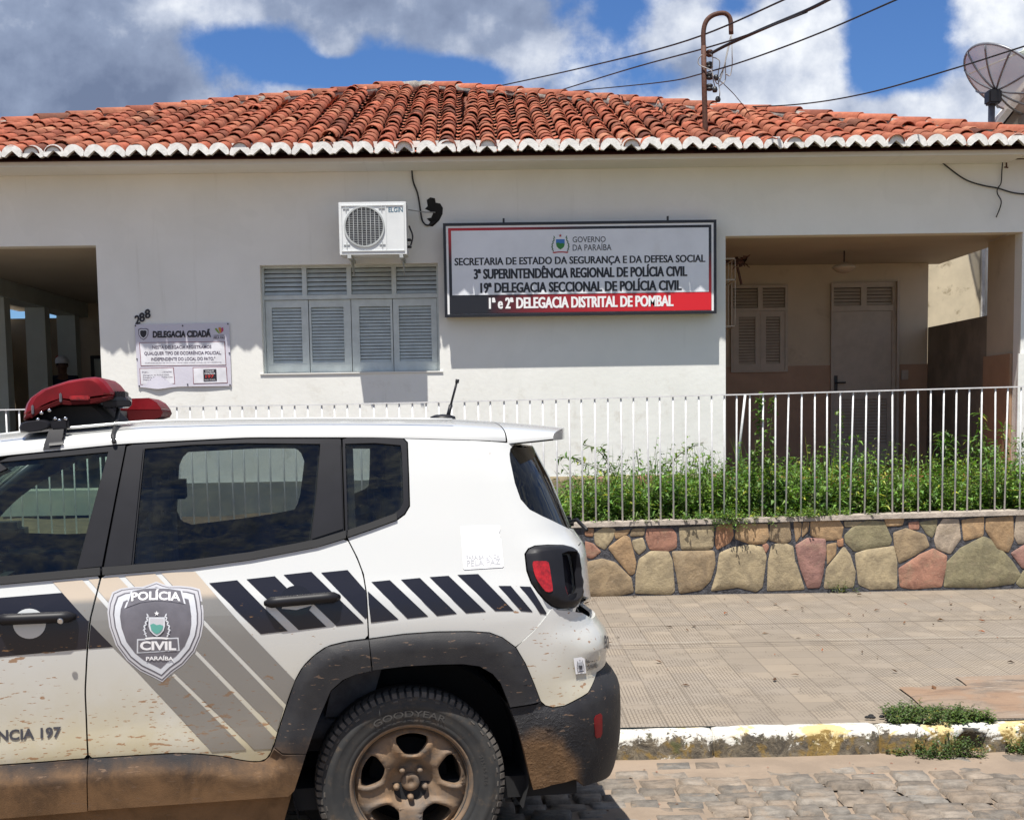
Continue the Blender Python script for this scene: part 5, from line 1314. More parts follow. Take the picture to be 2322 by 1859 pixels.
# ---- outlines traced on the photo (unrolled body coordinates)
belt = [(0, 1324), (230, 1303), (434, 1286), (568, 1268), (668, 1249), (720, 1239)]
beltS = CL(belt)
beltQ = CL([(787, 1219), (843, 1200), (900, 1179), (918, 1166), (929, 1147), (927, 1080), (924, 1003), (917, 997)])
gutter = lambda s0, s1, n=8: [(s0 + (s1 - s0) * i / n, fze(s0 + (s1 - s0) * i / n)) for i in range(n + 1)]
gap_f = CL([(286, 1010), (230, 1303), (204, 1407), (197, 1487), (193, 1567), (197, 1667), (200, 1719)])     # front/rear door gap
gap_r = CL([(775, 995), (782, 1211), (787, 1219), (810, 1264), (824, 1301), (831, 1344), (835, 1422), (836, 1448)])
arch_o = CL([(836, 1448), (787, 1454), (742, 1465), (713, 1485), (687, 1511), (668, 1545), (655, 1584), (635, 1644), (621, 1691), (611, 1714), (598, 1725), (578, 1727), (551, 1724), (501, 1714), (451, 1709), (401, 1707), (300, 1713), (200, 1719)])
arch_r = CL([(836, 1448), (917, 1437), (991, 1432), (1065, 1431), (1110, 1434), (1139, 1445), (1169, 1467), (1191, 1504), (1210, 1549), (1225, 1589)])
arch_i = CL([(659, 1819), (694, 1701), (731, 1604), (750, 1560), (776, 1537), (806, 1524), (843, 1515), (917, 1506), (991, 1502), (1047, 1501), (1084, 1506), (1113.5, 1523), (1132, 1545), (1147, 1582), (1165.5, 1634), (1184, 1693), (1199, 1760), (1206, 1786)])
bump_seam = CL([(1225, 1589), (1236, 1599), (1254, 1603.5), (1280, 1599), (1306, 1586), (1332, 1571), (1345, 1545), (1351, 1525)])
def lastz(P): return P[-1][1]
XFB = 1.93                                                   # front edge of the front door
zbf = lambda s: beltS[0][1] - (s - beltS[0][0]) * .045       # belt line ahead of the frame
sill_top = lambda s: .505
belt_front = [(XFB, zbf(XFB)), (1.66, zbf(1.66))]
# front door
fd_paint = [(XFB, .52), (XFB, zbf(XFB))] + [(1.66, zbf(1.66))] + beltS[:2] + gap_f[2:] + CL([(100, 1727), (0, 1734)]) + [(1.7, .507)]
rd_paint = [beltS[1]] + beltS[2:] + [gap_r[2]] + gap_r[3:] + arch_o[1:] + gap_f[::-1][1:-2]
def offset_gap(P): return inset(P, .0028)
A_top = [(1.42, fze(1.42) - .002)]
fd_frame = [(XFB - .02, zbf(XFB - .02)), (1.72, 1.33), (1.50, 1.49), (1.36, fze(1.36) - .004)] + gutter(1.25, gap_f[0][0], 4) + [gap_f[0], gap_f[1]] + [beltS[0], (1.66, zbf(1.66))]
fd_glass = [(1.80, zbf(1.80) + .055), (1.66, 1.33), (1.47, 1.462), (1.36, 1.512)] + CL([(0, 1048), (244, 1025), (172, 1293), (0, 1311)]) + [(1.6, zbf(1.6) + .045)]
rd_frame = [gap_f[0]] + gutter(gap_f[0][0] - .03, gap_r[0][0] + .01, 6) + [gap_r[0], gap_r[1], gap_r[2]] + beltS[::-1][:-1] + [gap_f[1]]
rd_glass = CL([(329, 1018), (434, 1009), (560, 1005), (725, 1007), (716, 1120), (703, 1222), (668, 1232), (568, 1251), (434, 1269), (303, 1285)])
qt_frame = [gap_r[0]] + gutter(gap_r[0][0] - .02, beltQ[-1][0], 3) + beltQ[::-1] + [gap_r[1]]
qt_glass = CL([(783, 1007), (850, 1005), (908, 1010), (911, 1030), (914, 1138), (908, 1152), (893, 1164), (842, 1186), (789, 1204)])
light_o = CL([Q8(*q) for q in [(55, 270), (90, 215), (160, 185), (300, 175), (470, 178), (560, 200), (600, 240), (620, 340), (640, 480), (658, 620), (655, 730), (630, 800), (590, 840), (520, 860), (430, 858), (350, 835), (270, 770), (190, 680), (120, 580), (75, 450)]])
glass_e = CL([(1168, 1007), (1158, 1018), (1156, 1030), (1158, 1047), (1168, 1094), (1181, 1131), (1201, 1154), (1230, 1169), (1268, 1187), (1290, 1198)])
mid = lambda z: (s_mid(z), z)
b_seam = CL([(1251, 1376), (1169, 1467)])
tg_edge = CL([(1296, 1207), (1318, 1222), (1325, 1232)])     # body edge beside the tailgate

# ---- body shell: quarter panels, front wings, inner skin
mb = MB()
zt_ = light_o
q_out = [gap_r[2]] + [gap_r[i] for i in range(3, len(gap_r))] + arch_r[1:7] + [b_seam[1], b_seam[0]]
L_low = [q for q in light_o]
quarter = ([gap_r[2]] + gap_r[3:] + arch_r[1:7] + [b_seam[1], b_seam[0]] +
           CL([(1262, 1381), (1290, 1383), (1312, 1376), (1321, 1352), (1321, 1330), (1317, 1290), (1311, 1255), (1312, 1236), (1318, 1226)]) +
           glass_e[::-1] + [(glass_e[0][0] + .012, fze(glass_e[0][0]))] + gutter(glass_e[0][0] + .05, beltQ[-1][0] + .004, 5) + beltQ[::-1][1:])
for mir in (False, True): mb = MB(); skin(mb, inset(quarter, .002), holes=[inset(light_o, -.004)], mirror=mir); skin(mb, inset(light_o, -.055), off=-.034, depth=0, mirror=mir); mb.build('rear_wing', MATS['car_white'], car, local=True, fixn=False)
fender = [(XFB, .52), (XFB, zbf(XFB)), (2.0, 1.085), (2.5, 1.045), (2.9, .99), (3.30, .93), (3.36, .76), (3.20, .60), (3.02, .60)] + [(2.57 + .475 * math.cos(R_(a_)), .40 + .475 * math.sin(R_(a_))) for a_ in range(25, 156, 13)] + [(2.06, .50)]
for mir in (False, True): mb = MB(); skin(mb, inset(fender, .0028), mirror=mir); mb.build('front_wing', MATS['car_white'], car, local=True, fixn=False)
mb = MB()                                                    # dark inner shell closing the gaps
inner = [(XFB + .4, .30), (XFB + .4, 1.0), (XFB, 1.07), (1.4, 1.085), (.9, 1.12), (.35, 1.17), (-.05, 1.24), (-.2, 1.5), (-.45, 1.52), (-.50, 1.0), (-.55, .80), (-.46, .80)] + [(.475 * math.cos(R_(a_)), .40 + .475 * math.sin(R_(a_))) for a_ in range(150, 29, -12)] + [(.50, .30)]
skin(mb, inner, off=-.026, depth=0, both=True)
mb.cur = 0; mb.smooth = False
mb.box((-.62, -.80, .26), (3.1, .80, .34)); mb.box((2.0, -.72, .34), (2.1, .72, .98)); mb.box((-.70, -.55, .34), (-.45, .55, .9))
for sg_ in (1, -1):
    for x_ in (0, 2.57):
        vs = []; n_ = 20
        for i in range(n_ + 1):
            a_ = R_(-20 + 220 * i / n_)
            for y_ in (.50, .868): vs.append((x_ + .43 * math.cos(a_), sg_ * y_, .38 + .43 * math.sin(a_)))
        mb.smooth = True; mb.add(vs, [(2 * i, 2 * i + 1, 2 * i + 3, 2 * i + 2) for i in range(n_)])
        mb.smooth = False; mb.add([(x_ + .44 * math.cos(R_(a_)), sg_ * .50, .38 + .44 * math.sin(R_(a_))) for a_ in range(0, 360, 15)], [tuple(range(24))])
for P in ([gap_f[0], gap_f[1]], [gap_r[0], gap_r[1]]):        # pillars behind the black frames
    (a0, b0), (a1, b1) = P; skin(mb, [(a0 - .04, b0), (a0 + .04, b0), (a1 + .045, b1), (a1 - .04, b1)], off=-.022, depth=0, both=True)
mb.build('inner_shell', MATS['car_dark'], car, local=True)
# ---- roof and spoiler
def roof_pt(x, a_, we, ze, zt, p_=2.7):
    c_, s_ = math.cos(a_), math.sin(a_)
    return Vector((x, we * math.copysign(abs(c_) ** (2 / p_), c_), ze + (zt - ze) * abs(s_) ** (2 / p_)))
def fwr(x):                                                   # half width of the roof edge, following the rounded rear corners
    z = fze(x); xs_ = fxr(z) + RCX
    if x >= xs_: return fw(z)
    return fw(z) - RCY * (1 - math.sqrt(max(0, 1 - ((xs_ - x) / RCX) ** 2)))
def loft(mb, rows):
    n = len(rows[0]); mb.add([p for r in rows for p in r], [(i * n + k, i * n + k + 1, (i + 1) * n + k + 1, (i + 1) * n + k) for i in range(len(rows) - 1) for k in range(n - 1)])
mb = MB(); mb.smooth = True; xs_ = [1.50 - .05 * i for i in range(39)]; xs_ = [x for x in xs_ if x > -.395] + [-.395]
loft(mb, [[roof_pt(x, math.pi * k / 36, fwr(x) + .002, fze(x), fzt(x)) for k in range(37)] for x in xs_])
rf_ = mb.build('roof', MATS['car_white'], car, local=True)
for sg_ in (1, -1):                                           # drip channels along the roof
    mb = MB(); mb.smooth = True
    mb.tube([Vector((x, sg_ * (fw(fze(x)) - .075), fze(x) + (fzt(x) - fze(x)) * .86 + .004)) for x in [1.4 - .1 * i for i in range(17)]], .006, 6)
    mb.build('roof_channel', MATS['car_white'], rf_, local=True)
mb = MB(); mb.smooth = True; rows = []
for i in range(12):
    u_ = i / 11; x = -.402
    we = fwr(-.402) + .002 - .030 * u_ ** 2.0; ze = fze(-.402) - .008 + .014 * u_; zt = fzt(-.402) + (1.616 - fzt(-.402)) * u_ ** 1.1
    rr_ = [roof_pt(0, math.pi * k / 36, we, ze, zt, 2.7 + .7 * u_) for k in range(37)]
    rows.append([Vector((x - u_ * (.325 - .145 * (abs(p.y) / we) ** 2), p.y, p.z)) for p in rr_])
loft(mb, rows)
bot = [[Vector((p.x, p.y, r[0].z - .006)) for p in r] for r in rows]; loft(mb, [b_[::-1] for b_ in bot])
loft(mb, [rows[-1], bot[-1]])
mb.build('spoiler', MATS['car_white'], car, local=True)
# ---- doors
def decal(mb, P, mi, off, hole=()):
    skin(mb, P, holes=hole, off=off, depth=0, mi=mi)
g3 = lambda *q: CL([Q3(*p) for p in q]); g4 = lambda *q: CL([Q4(*p) for p in q]); g2 = lambda *q: CL([Q2(*p) for p in q])
def clip2(P, Q):                                             # clip polygon P to convex-ish half planes list Q [(point, normal)]
    for (o, n_) in Q:
        out = []
        for i in range(len(P)):
            a_, b_ = P[i], P[(i + 1) % len(P)]
            da = (a_[0] - o[0]) * n_[0] + (a_[1] - o[1]) * n_[1]; db = (b_[0] - o[0]) * n_[0] + (b_[1] - o[1]) * n_[1]
            if da >= 0: out.append(a_)
            if da * db < 0: u_ = da / (da - db); out.append((a_[0] + (b_[0] - a_[0]) * u_, a_[1] + (b_[1] - a_[1]) * u_))
        P = out
    return P
CAR_M = [MATS['car_white'], MATS['trim_black'], MATS['car_stripe'], MATS['car_silver'], MATS['rubber']]
strip = lambda P, w: P + [(s, z + w) for s, z in P[::-1]]
sv = [gap_f[1], gap_f[-1]]                                   # door gap line as two half planes
def split_gap(P, front):
    """part of a decal on the front or the rear door, following the curved gap"""
    res = []
    G_ = gap_f[1:]
    for (a_, b_) in zip(G_[:-1], G_[1:]):
        nx_, nz_ = (a_[1] - b_[1]), (b_[0] - a_[0]); L = math.hypot(nx_, nz_); nx_, nz_ = nx_ / L, nz_ / L
        if nx_ < 0: nx_, nz_ = -nx_, -nz_
        k = 1 if front else -1
        R2 = clip2(P, [((a_[0] + nx_ * .0035 * k, a_[1]), (nx_ * k, nz_ * k)), ((0, a_[1]), (0, -1)), ((0, b_[1]), (0, 1))])
        if len(R2) >= 3 and abs(sum(R2[i - 1][0] * R2[i][1] - R2[i][0] * R2[i - 1][1] for i in range(len(R2)))) > 2e-5: res.append(R2)
    return res
g_l = [[(355, 55), (560, 45), (1165, 690), (1750, 1268), (1450, 1222), (930, 660)], [(600, 40), (800, 20), (1320, 540), (1865, 1112), (1835, 1225), (1800, 1262), (1205, 690)],
       [(845, 15), (1050, -2), (1385, 350), (1925, 912), (1880, 1070), (1360, 540)], [(1092, -5), (1315, -25), (1700, 410), (2002, 725), (1940, 880), (1425, 350)]]
silver = [g3(*P) for P in g_l]
band = CL([(-140, 1368)] + [Q3(*q) for q in [(0, 165), (430, 130), (605, 320), (775, 497), (600, 510), (0, 565)]] + [(-140, 1501)])
stripes = [g3((1420, 65), (1610, 45), (1955, 390), (1770, 410)), CL([(559, 1313), (623, 1306), (740.6, 1420.6), (677.5, 1428)]), CL([(643, 1303), (706, 1296), (825, 1412), (763, 1419)]), CL([(728, 1298), (788, 1292), (830, 1340), (833, 1400), (828, 1402)])]
def door(kind, paint, frame, gl, sgn):
    mb = MB(); mir = sgn < 0
    skin(mb, offset_gap(rnd(paint, .012, 1)), mirror=mir, mi=0)
    skin(mb, inset(frame, .003), holes=[inset(gl, -.002)], mirror=mir, mi=1, off=-.002, depth=.022)
    bl = ([(XFB - .03, zbf(XFB - .03)), (1.66, zbf(1.66))] + beltS[:1] + [(beltS[1][0] + .004, beltS[1][1])]) if kind == 'front' else ([(beltS[1][0] - .004, beltS[1][1])] + beltS[2:] + [(gap_r[2][0] + .004, gap_r[2][1])])
    skin(mb, strip([(s, z - .002) for s, z in bl], .026), mirror=mir, mi=4, off=.009, depth=.012)
    if not mir:
        if kind == 'front':
            for P in split_gap(band, True): decal(mb, P, 2, .0014)
            for S_ in silver:
                for P in split_gap(S_, True): decal(mb, P, 3, .0017)
        else:
            for P in split_gap(band, False): decal(mb, P, 2, .0014)
            for S_ in silver:
                for P in split_gap(S_, False): decal(mb, P, 3, .0017)
            for P in stripes: decal(mb, P, 2, .0014)
    o = mb.build(kind + '_door', CAR_M, car, local=True, fixn=False)
    m2 = MB(); skin(m2, gl, mirror=mir, off=-.009, depth=0); m2.build('window_glass', MATS['glass_front' if kind == 'front' else 'glass_rear'], o, local=True, fixn=False)
    # pillar applique strips
    m2 = MB()
    ap_ = CL([(247, 1024), (284, 1021), (232, 1285), (177, 1291)]) if kind == 'front' else None
    if kind == 'front': skin(m2, inset(ap_, .002), mirror=mir, off=.003, depth=.006)
    else:
        skin(m2, inset(CL([(289, 1020), (326, 1016), (299, 1281), (235, 1287)]), .002), mirror=mir, off=.003, depth=.006); m2.build('pillar_trim', MATS['trim_black'], o, local=True, fixn=False); m2 = MB()
        skin(m2, inset(CL([(728, 1006), (772, 1006), (779, 1200), (706, 1224), (718, 1120)]), .002), mirror=mir, off=.003, depth=.006)
    m2.build('pillar_trim', MATS['trim_black'], o, local=True, fixn=False)
    # handle: bar on two feet over a round recess
    if kind == 'front': a_, b_, cc, rr = Q3(-30, 315), Q3(505, 292), Q3(200, 340), 34
    else: a_, b_, cc, rr = Q4(-52, 180), Q4(405, 140), Q4(140, 165), 34
    m2 = MB(); n_ = 28
    ring = CL([(cc[0] + rr * math.cos(2 * math.pi * k / n_) * 1.1, cc[1] + rr * math.sin(2 * math.pi * k / n_)) for k in range(n_)])
    skin(m2, ring, mirror=mir, off=lambda s, z: .002, depth=0, mi=0)
    m2.build('handle_recess', MATS['car_white' if kind == 'front' else 'gloss_black'], o, local=True, fixn=False)
    if kind == 'rear' and not mir:
        m2 = MB(); skin(m2, CL([Q4(50, 215), Q4(140, 222), Q4(235, 195), Q4(225, 180), Q4(60, 195)]), off=.004, depth=0); m2.build('handle_recess', MATS['car_white'], o, local=True, fixn=False)
    m2 = MB(); m2.smooth = True
    (s0, z0), (s1, z1) = C(*a_, .026), C(*b_, .026); pts = []; rad = []
    for k in range(13):
        u_ = k / 12; e = min(u_, 1 - u_); p = surf(s0 + (s1 - s0) * u_, z0 + (z1 - z0) * u_, .010 + .016 * min(1, e / .14) ** .6); pts.append(Vector((p.x, p.y * sgn, p.z))); rad.append(.0155 + .004 * (e > .05) - .006 * (e == 0))
    m2.tube(pts, rad, 10); hd = m2.build('handle', MATS['trim_black'], o, local=True)
    if kind == 'front':
        p = surf(*C(*Q3(412, 322), .05), .062); m2 = MB(); m2.lathe([(.010, 0), (.008, .003), (0, .003)], Matrix.Translation((p.x, p.y * sgn, p.z)) @ Matrix.Rotation(R_(-90 * sgn), 4, 'X'), 14); m2.build('key_lock', MATS['chrome'], o, local=True)
        if True:
            m2 = MB(); bx = surf(1.70, 1.08, .0); m2.bbox((1.62, sgn * .93, 1.07), (1.78, sgn * 1.10, 1.21), .03); m2.box((1.68, sgn * .84, 1.08), (1.74, sgn * .94, 1.11)); m2.build('mirror', MATS['trim_black'], o, local=True)
    return o
for sgn in (1, -1):
    dF = door('front', fd_paint, fd_frame, fd_glass, sgn); dR = door('rear', rd_paint, rd_frame, rd_glass, sgn)
    if sgn > 0: DOOR_F, DOOR_R = dF, dR
    mb = MB(); mir = sgn < 0
    skin(mb, inset(qt_frame, .003), holes=[inset(qt_glass, -.001)], mirror=mir, mi=0, off=.002, depth=.022)
    skin(mb, strip([(gap_r[2][0] - .003, gap_r[2][1])] + beltQ[:3], .024), mirror=mir, mi=1, off=.009, depth=.012)
    o = mb.build('quarter_window', [MATS['trim_black'], MATS['rubber']], car, local=True, fixn=False)
    mb = MB(); skin(mb, qt_glass, mirror=mir, off=-.006, depth=0); mb.build('window_glass', MATS['glass_rear'], o, local=True, fixn=False)
# body stripes on the quarter panel
mb = MB()
bs_ = [CL([(790, 1293), (839, 1345), (904, 1404), (840, 1411), (836, 1350), (829, 1310)]), CL([(842, 1319), (884, 1315), (971, 1397), (924, 1402)]), CL([(909, 1314), (952, 1310), (1036, 1391), (991, 1396)]), CL([(974, 1308), (1017, 1305), (1102, 1386.5), (1057, 1390)]), CL([(1037, 1303), (1084, 1301), (1165.5, 1384.6), (1123, 1385)]), CL([(1130, 1328), (1158, 1328), (1208, 1387), (1181, 1385)]), CL([(1178, 1329), (1203, 1330), (1239, 1389), (1238, 1393), (1225, 1391)])]
bs_[0] = CL([(834, 1340), (904, 1404), (841, 1411), (836, 1370)])
for P in bs_: skin(mb, P, off=.0014, depth=0)
mb.build('stripes', MATS['car_stripe'], car, local=True, fixn=False)
# ---- cladding: arch flares, sills
def edge_dist(P):
    S_ = [(Vector(a_), Vector(b_)) for a_, b_ in zip(P[:-1], P[1:])]
    def f(s, z):
        q = Vector((s, z)); best = 9
        for a_, b_ in S_:
            d = b_ - a_; u_ = max(0, min(1, (q - a_).dot(d) / max(1e-9, d.length_squared))); best = min(best, (q - a_ - d * u_).length)
        return best
    return f
outer = arch_o[::-1][12:] if False else arch_o[:12][::-1] + arch_r[1:]
dO = edge_dist(arch_o[:13][::-1] + arch_r)
flare = lambda s, z: .010 + .026 * min(1, dO(s, z) / .038) ** .7
fl_front = arch_o[:9] + [C(640, 1700), arch_i[1]] + [arch_i[i] for i in range(2, 7)] + [C(841, 1515)]
fl_rear = [arch_r[0]] + arch_r[1:] + [C(1229, 1594), C(1160, 1597)] + arch_i[::-1][4:12][0:]
fl_rear = [C(836, 1448)] + arch_r[1:] + [C(1215, 1590), C(1153, 1600), C(1147, 1582)] + [arch_i[i] for i in (12, 11, 10, 9, 8, 7)] + [C(843, 1515)]
sillp = [arch_o[8], arch_o[9], arch_o[10], arch_o[11], arch_o[12], arch_o[13], arch_o[14], arch_o[15], arch_o[16], arch_o[17]]
sill_r = [C(648, 1604)] if False else []
zsb = C(400, 1817)[1]
seam_lo = CL([(202, 1831), (430, 1815), (665, 1798)])
low_r = arch_o[8:] + [C(202, 1829), C(430, 1813), C(655, 1797), C(668, 1783), arch_i[1], C(640, 1702)]
dS = edge_dist(arch_o[9:])
sill_off = lambda s, z: .006 + .034 * min(1, dS(s, z) / .052) - .05 * max(0, (.44 - z))
clad = MB()
for mir in (False, True):
    for P in (fl_front, fl_rear):
        clad = MB(); skin(clad, inset(P, .0012), off=flare, depth=.04, mirror=mir, ds=.02, dz_=.02); clad.build('wheel_arch', MATS['car_cladding'], car, local=True, fixn=False)
    clad = MB(); skin(clad, inset(low_r, .0015), off=sill_off, depth=.04, mirror=mir, ds=.03, dz_=.014); clad.build('sill', MATS['car_cladding'], car, local=True, fixn=False)
dS2 = lambda s, z: max(0, .507 - z)
sill_f = [gap_f[-1], C(100, 1727), C(0, 1734), (1.75, .507), (2.02, .50), (2.10, .42), (2.10, .335), C(0, 1848), C(202, 1831)]
sill_off2 = lambda s, z: .006 + .034 * min(1, dS2(s, z) / .052) - .05 * max(0, (.44 - z))
for mir in (False, True):
    clad = MB(); skin(clad, inset(sill_f, .002), off=sill_off2, depth=.04, mirror=mir, ds=.06, dz_=.014); clad.build('sill', MATS['car_cladding'], car, local=True, fixn=False)
    clad = MB(); skin(clad, [(2.06, .19), (2.06, .331)] + CL([(0, 1851), (202, 1834), (662, 1801), (640, 1880)]) + [(.45, .19)], off=-.012, depth=.03, mirror=mir, ds=.1); clad.build('lower_sill', MATS['car_cladding'], car, local=True, fixn=False)
# front wheel arches
dF_ = lambda s, z: abs(math.hypot(s - 2.57, z - .40) - .475)
fa = [(2.57 + .475 * math.cos(R_(a_)), .40 + .475 * math.sin(R_(a_))) for a_ in range(-12, 168, 10)] + [(2.57 + .40 * math.cos(R_(a_)), .37 + .40 * math.sin(R_(a_))) for a_ in range(180, -13, -10)]
for mir in (False, True): clad = MB(); skin(clad, fa, off=lambda s, z: .01 + .026 * min(1, dF_(s, z) / .038), depth=.04, mirror=mir, ds=.03, dz_=.03); clad.build('wheel_arch', MATS['car_cladding'], car, local=True, fixn=False)
# ---- rear bumper
def full_rear(P_side):                                        # close a side outline at the centre line
    return P_side
mb = MB()
up_b = [b_seam[0], b_seam[1]] + arch_r[6:] + bump_seam[1:]
zA, zB = bump_seam[-1][1], C(1290, 1383)[1]
up_poly = [b_seam[1]] + arch_r[7:] + bump_seam[1:] + [(s_mid(zA + .02) + .3, zA + .02), mid(zA + .02), mid(zB - .06), (s_mid(zB) + .3, zB - .06)] + CL([(1340, 1402), (1318, 1388), (1290, 1384), (1262, 1381)]) + [b_seam[0]]
bul = lambda s, z: .004 + .020 * math.exp(-((z - .80) / .05) ** 2) * max(0, min(1, (-.62 - s) / .12))
skin(mb, inset(up_poly, .0022), off=bul, both=True)
skin(mb, [(-.42, .83), (-.42, .885), (-.62, .905), (s_mid(.9) + .25, .90), (s_mid(.82) + .25, .82)], off=-.015, depth=0, both=True)
bpo = mb.build('rear_bumper', MATS['car_white'], car, local=True, fixn=False)
mb = MB()
lo_poly = [C(1153, 1603), C(1215, 1593)] + [bump_seam[0]] + bump_seam[1:] + [(s_mid(zA) + .3, zA + .015), mid(zA + .015), mid(.26), (s_mid(.26) + .3, .26)] + [(-.74, .30), (-.66, .30)] + CL([(1303, 1764), (1251, 1777), (1206, 1786), (1199, 1760), (1184, 1693), (1165.5, 1634)])
dB = edge_dist(bump_seam[1:] + [(s_mid(zA), zA)])
skin(mb, inset(lo_poly, .002), off=lambda s, z: .002 + (.020 if s > -.5 else .010) * min(1, dB(s, z) / .03), depth=.05, both=True, ds=.04, dz_=.025)
mb.build('bumper_cladding', MATS['car_cladding'], bpo, local=True, fixn=False)
for mir in (False, True):
    mb = MB(); skin(mb, rnd(CL([Q4(1945, 870), Q4(1990, 848), Q4(1990, 990), Q4(1950, 1002)]), .01, 1), off=.0145, depth=.012, mirror=mir); mb.build('reflector', MATS['lens_red'], bpo, local=True, fixn=False)
# ---- tailgate with window
mb = MB()
ge = glass_e
zt1, zt2 = ge[-1][1], 1.55
tail_low = CL([(1318, 1226), (1312, 1236), (1311, 1255), (1317, 1290), (1321, 1330), (1321, 1352)]) + [(s_mid(zB - .05) + .3, zB - .055), mid(zB - .055), mid(zt1 - .02), (s_mid(zt1) + .35, zt1 - .02), ge[-1]]
skin(mb, inset(tail_low, .002), both=True)
tgo = mb.build('tailgate', MATS['car_white'], car, local=True, fixn=False)
mb = MB(); gp = ge + [(s_mid(zt1) + .35, zt1 - .012), mid(zt1 - .012), mid(zt2), (ge[0][0] - .02, zt2)]
skin(mb, inset(gp, .002), both=True, off=-.004, depth=.01); mb.build('rear_window', MATS['glass_dark'], tgo, local=True, fixn=False)
mb = MB(); mb.smooth = True; wa = surf(*C(1306, 1196)); wx_, wz_ = fxr(1.20) - .03, 1.205
mb.tube([(wx_, .0, wz_), (wx_ - .012, .25, wz_ + .035), (wx_ - .005, .46, wz_ + .01)], .008, 6); mb.bbox((wx_ - .045, -.04, wz_ - .02), (wx_ + .03, .05, wz_ + .03), .012); mb.build('wiper', MATS['trim_black'], tgo, local=True)
mb = MB(); mb.bbox((fxr(.98) - .03, -.28, .93), (fxr(.98), .28, 1.06), .01); mb.build('number_plate', MATS['car_stripe'], tgo, local=True)
# ---- tail lights
for mir in (False, True):
    mb = MB(); dl_ = edge_dist(light_o + light_o[:1])
    red_cut = CL([Q8(*q) for q in [(405, 285), (470, 262), (560, 262), (600, 420), (618, 640), (600, 735), (560, 770), (480, 768), (440, 640)]])
    skin(mb, inset(light_o, .001), holes=[red_cut], off=lambda s, z: .002 + .022 * min(1, dl_(s, z) / .022) ** .6, depth=.03, mirror=mir, ds=.012, dz_=.012)
    sg_ = -1 if mir else 1
    o = mb.build('tail_light', MATS['trim_black'], car, local=True, fixn=False)
    mb = MB(); skin(mb, inset(red_cut, -.004), off=-.022, depth=0, mirror=mir); mb.build('recess', MATS['gloss_black'], o, local=True, fixn=False)
    mb = MB(); skin(mb, rnd(CL([Q8(*q) for q in [(125, 360), (150, 345), (290, 348), (305, 380), (345, 650), (340, 680), (280, 682), (250, 660), (180, 560), (145, 480)]], .02), .008, 1), off=.0265, depth=.004, mirror=mir); mb.build('side_reflector', MATS['lens_bright'], o, local=True, fixn=False)
    mb = MB(); skin(mb, CL([Q8(*q) for q in [(412, 292), (455, 282), (478, 400), (505, 600), (535, 705), (500, 752), (472, 752), (440, 640)]]), off=-.008, depth=.01, mirror=mir); mb.build('red_lens', MATS['lens_red'], o, local=True, fixn=False)
    mb = MB(); skin(mb, CL([Q8(*q) for q in [(470, 768), (545, 700), (610, 690), (625, 740), (560, 775), (500, 785)]]), off=.004, depth=.01, mirror=mir); mb.build('lamp_shelf', MATS['trim_black'], o, local=True, fixn=False)
# ---- bonnet, windscreen, front face
mb = MB(); mb.smooth = True
loft(mb, [[Vector((x, (fw(.98) - .06) * math.cos(math.pi * k / 24), z0 + (.05 * math.sin(math.pi * k / 24) ** .7))) for k in range(25)] for x, z0 in ((2.0, 1.07), (2.2, 1.06), (2.6, 1.035), (3.0, .985), (3.18, .955), (3.27, .90))])
mb.build('bonnet', MATS['car_white'], car, local=True)
mb = MB(); mb.smooth = True
loft(mb, [[Vector((2.02 + .07 * math.sin(math.pi * k / 16) - (.56 * v_), (.80 - .13 * v_) * math.cos(math.pi * k / 16), 1.075 + .47 * v_ + .02 * math.sin(math.pi * k / 16) + .02 * math.sin(math.pi * v_))) for k in range(17)] for v_ in (0, .25, .5, .75, 1)])
mb.build('windscreen', MATS['glass_front'], car, local=True)
for sg_ in (1, -1): mb = MB(); mb.smooth = True; mb.tube([(2.03, sg_ * .82, 1.06), (1.72, sg_ * .77, 1.36), (1.44, sg_ * .715, 1.545)], .035, 8); mb.build('windscreen_pillar', MATS['car_white'], car, local=True)
mb = MB(); mb.bbox((3.20, -.62, .60), (3.36, .62, .92), .04); mb.build('grille_panel', MATS['car_white'], car, local=True)
for k in range(7):
    mb = MB(); y_ = -.27 + .09 * k; mb.bbox((3.352, y_ - .028, .70), (3.372, y_ + .028, .88), .008); mb.build('grille_slot', MATS['gloss_black'], car, local=True)
for sg_ in (1, -1):
    mb = MB(); mb.smooth = True; mb.lathe([(.105, 0), (.10, .02), (.07, .03), (0, .034)], Matrix.Translation((3.355, sg_ * .47, .79)) @ Matrix.Rotation(R_(90), 4, 'Y'), 24); mb.build('headlight', MATS['lens_clear'], car, local=True)
mb = MB(); skin(mb, [(3.04, .25), (3.04, .60), (3.2, .62), (3.36, .68), (4.45, .66), (4.45, .25)], off=.01, depth=.03, both=True); mb.build('front_bumper', MATS['car_cladding'], car, local=True, fixn=False)
# ---- wheels
rimP = 5
m, t, b = newmat('tyre')
p = t.pos(); c = t.mix(t.ramp(t.noise(p, 7, 6, .65), .35, .7), (.022, .023, .024), (.042, .040, .037))
c = t.mix(t.math('MULTIPLY', t.ramp(t.noise(p, 16, 7, .7), .52, .70), .6), c, (.12, .085, .055))
t.put(b.inputs['Base Color'], c); b.inputs['Roughness'].default_value = .82
m, t, b = newmat('rim_metal')
p = t.pos(); n_ = t.noise(p, 6, 7, .68, .5)
c = t.mix(t.ramp(n_, .34, .58), (.085, .075, .066), (.19, .125, .075)); c = t.mix(t.math('MULTIPLY', t.ramp(t.noise(p, 14, 6, .7), .52, .66), .6), c, (.33, .20, .105))
t.put(b.inputs['Base Color'], c); b.inputs['Roughness'].default_value = .7; b.inputs['Metallic'].default_value = .0
addbump(t, b, t.noise(p, 90, 4, .6), .2, .004)
mat('tread_dust', (.095, .085, .075), .95, var=.35, vs=20)
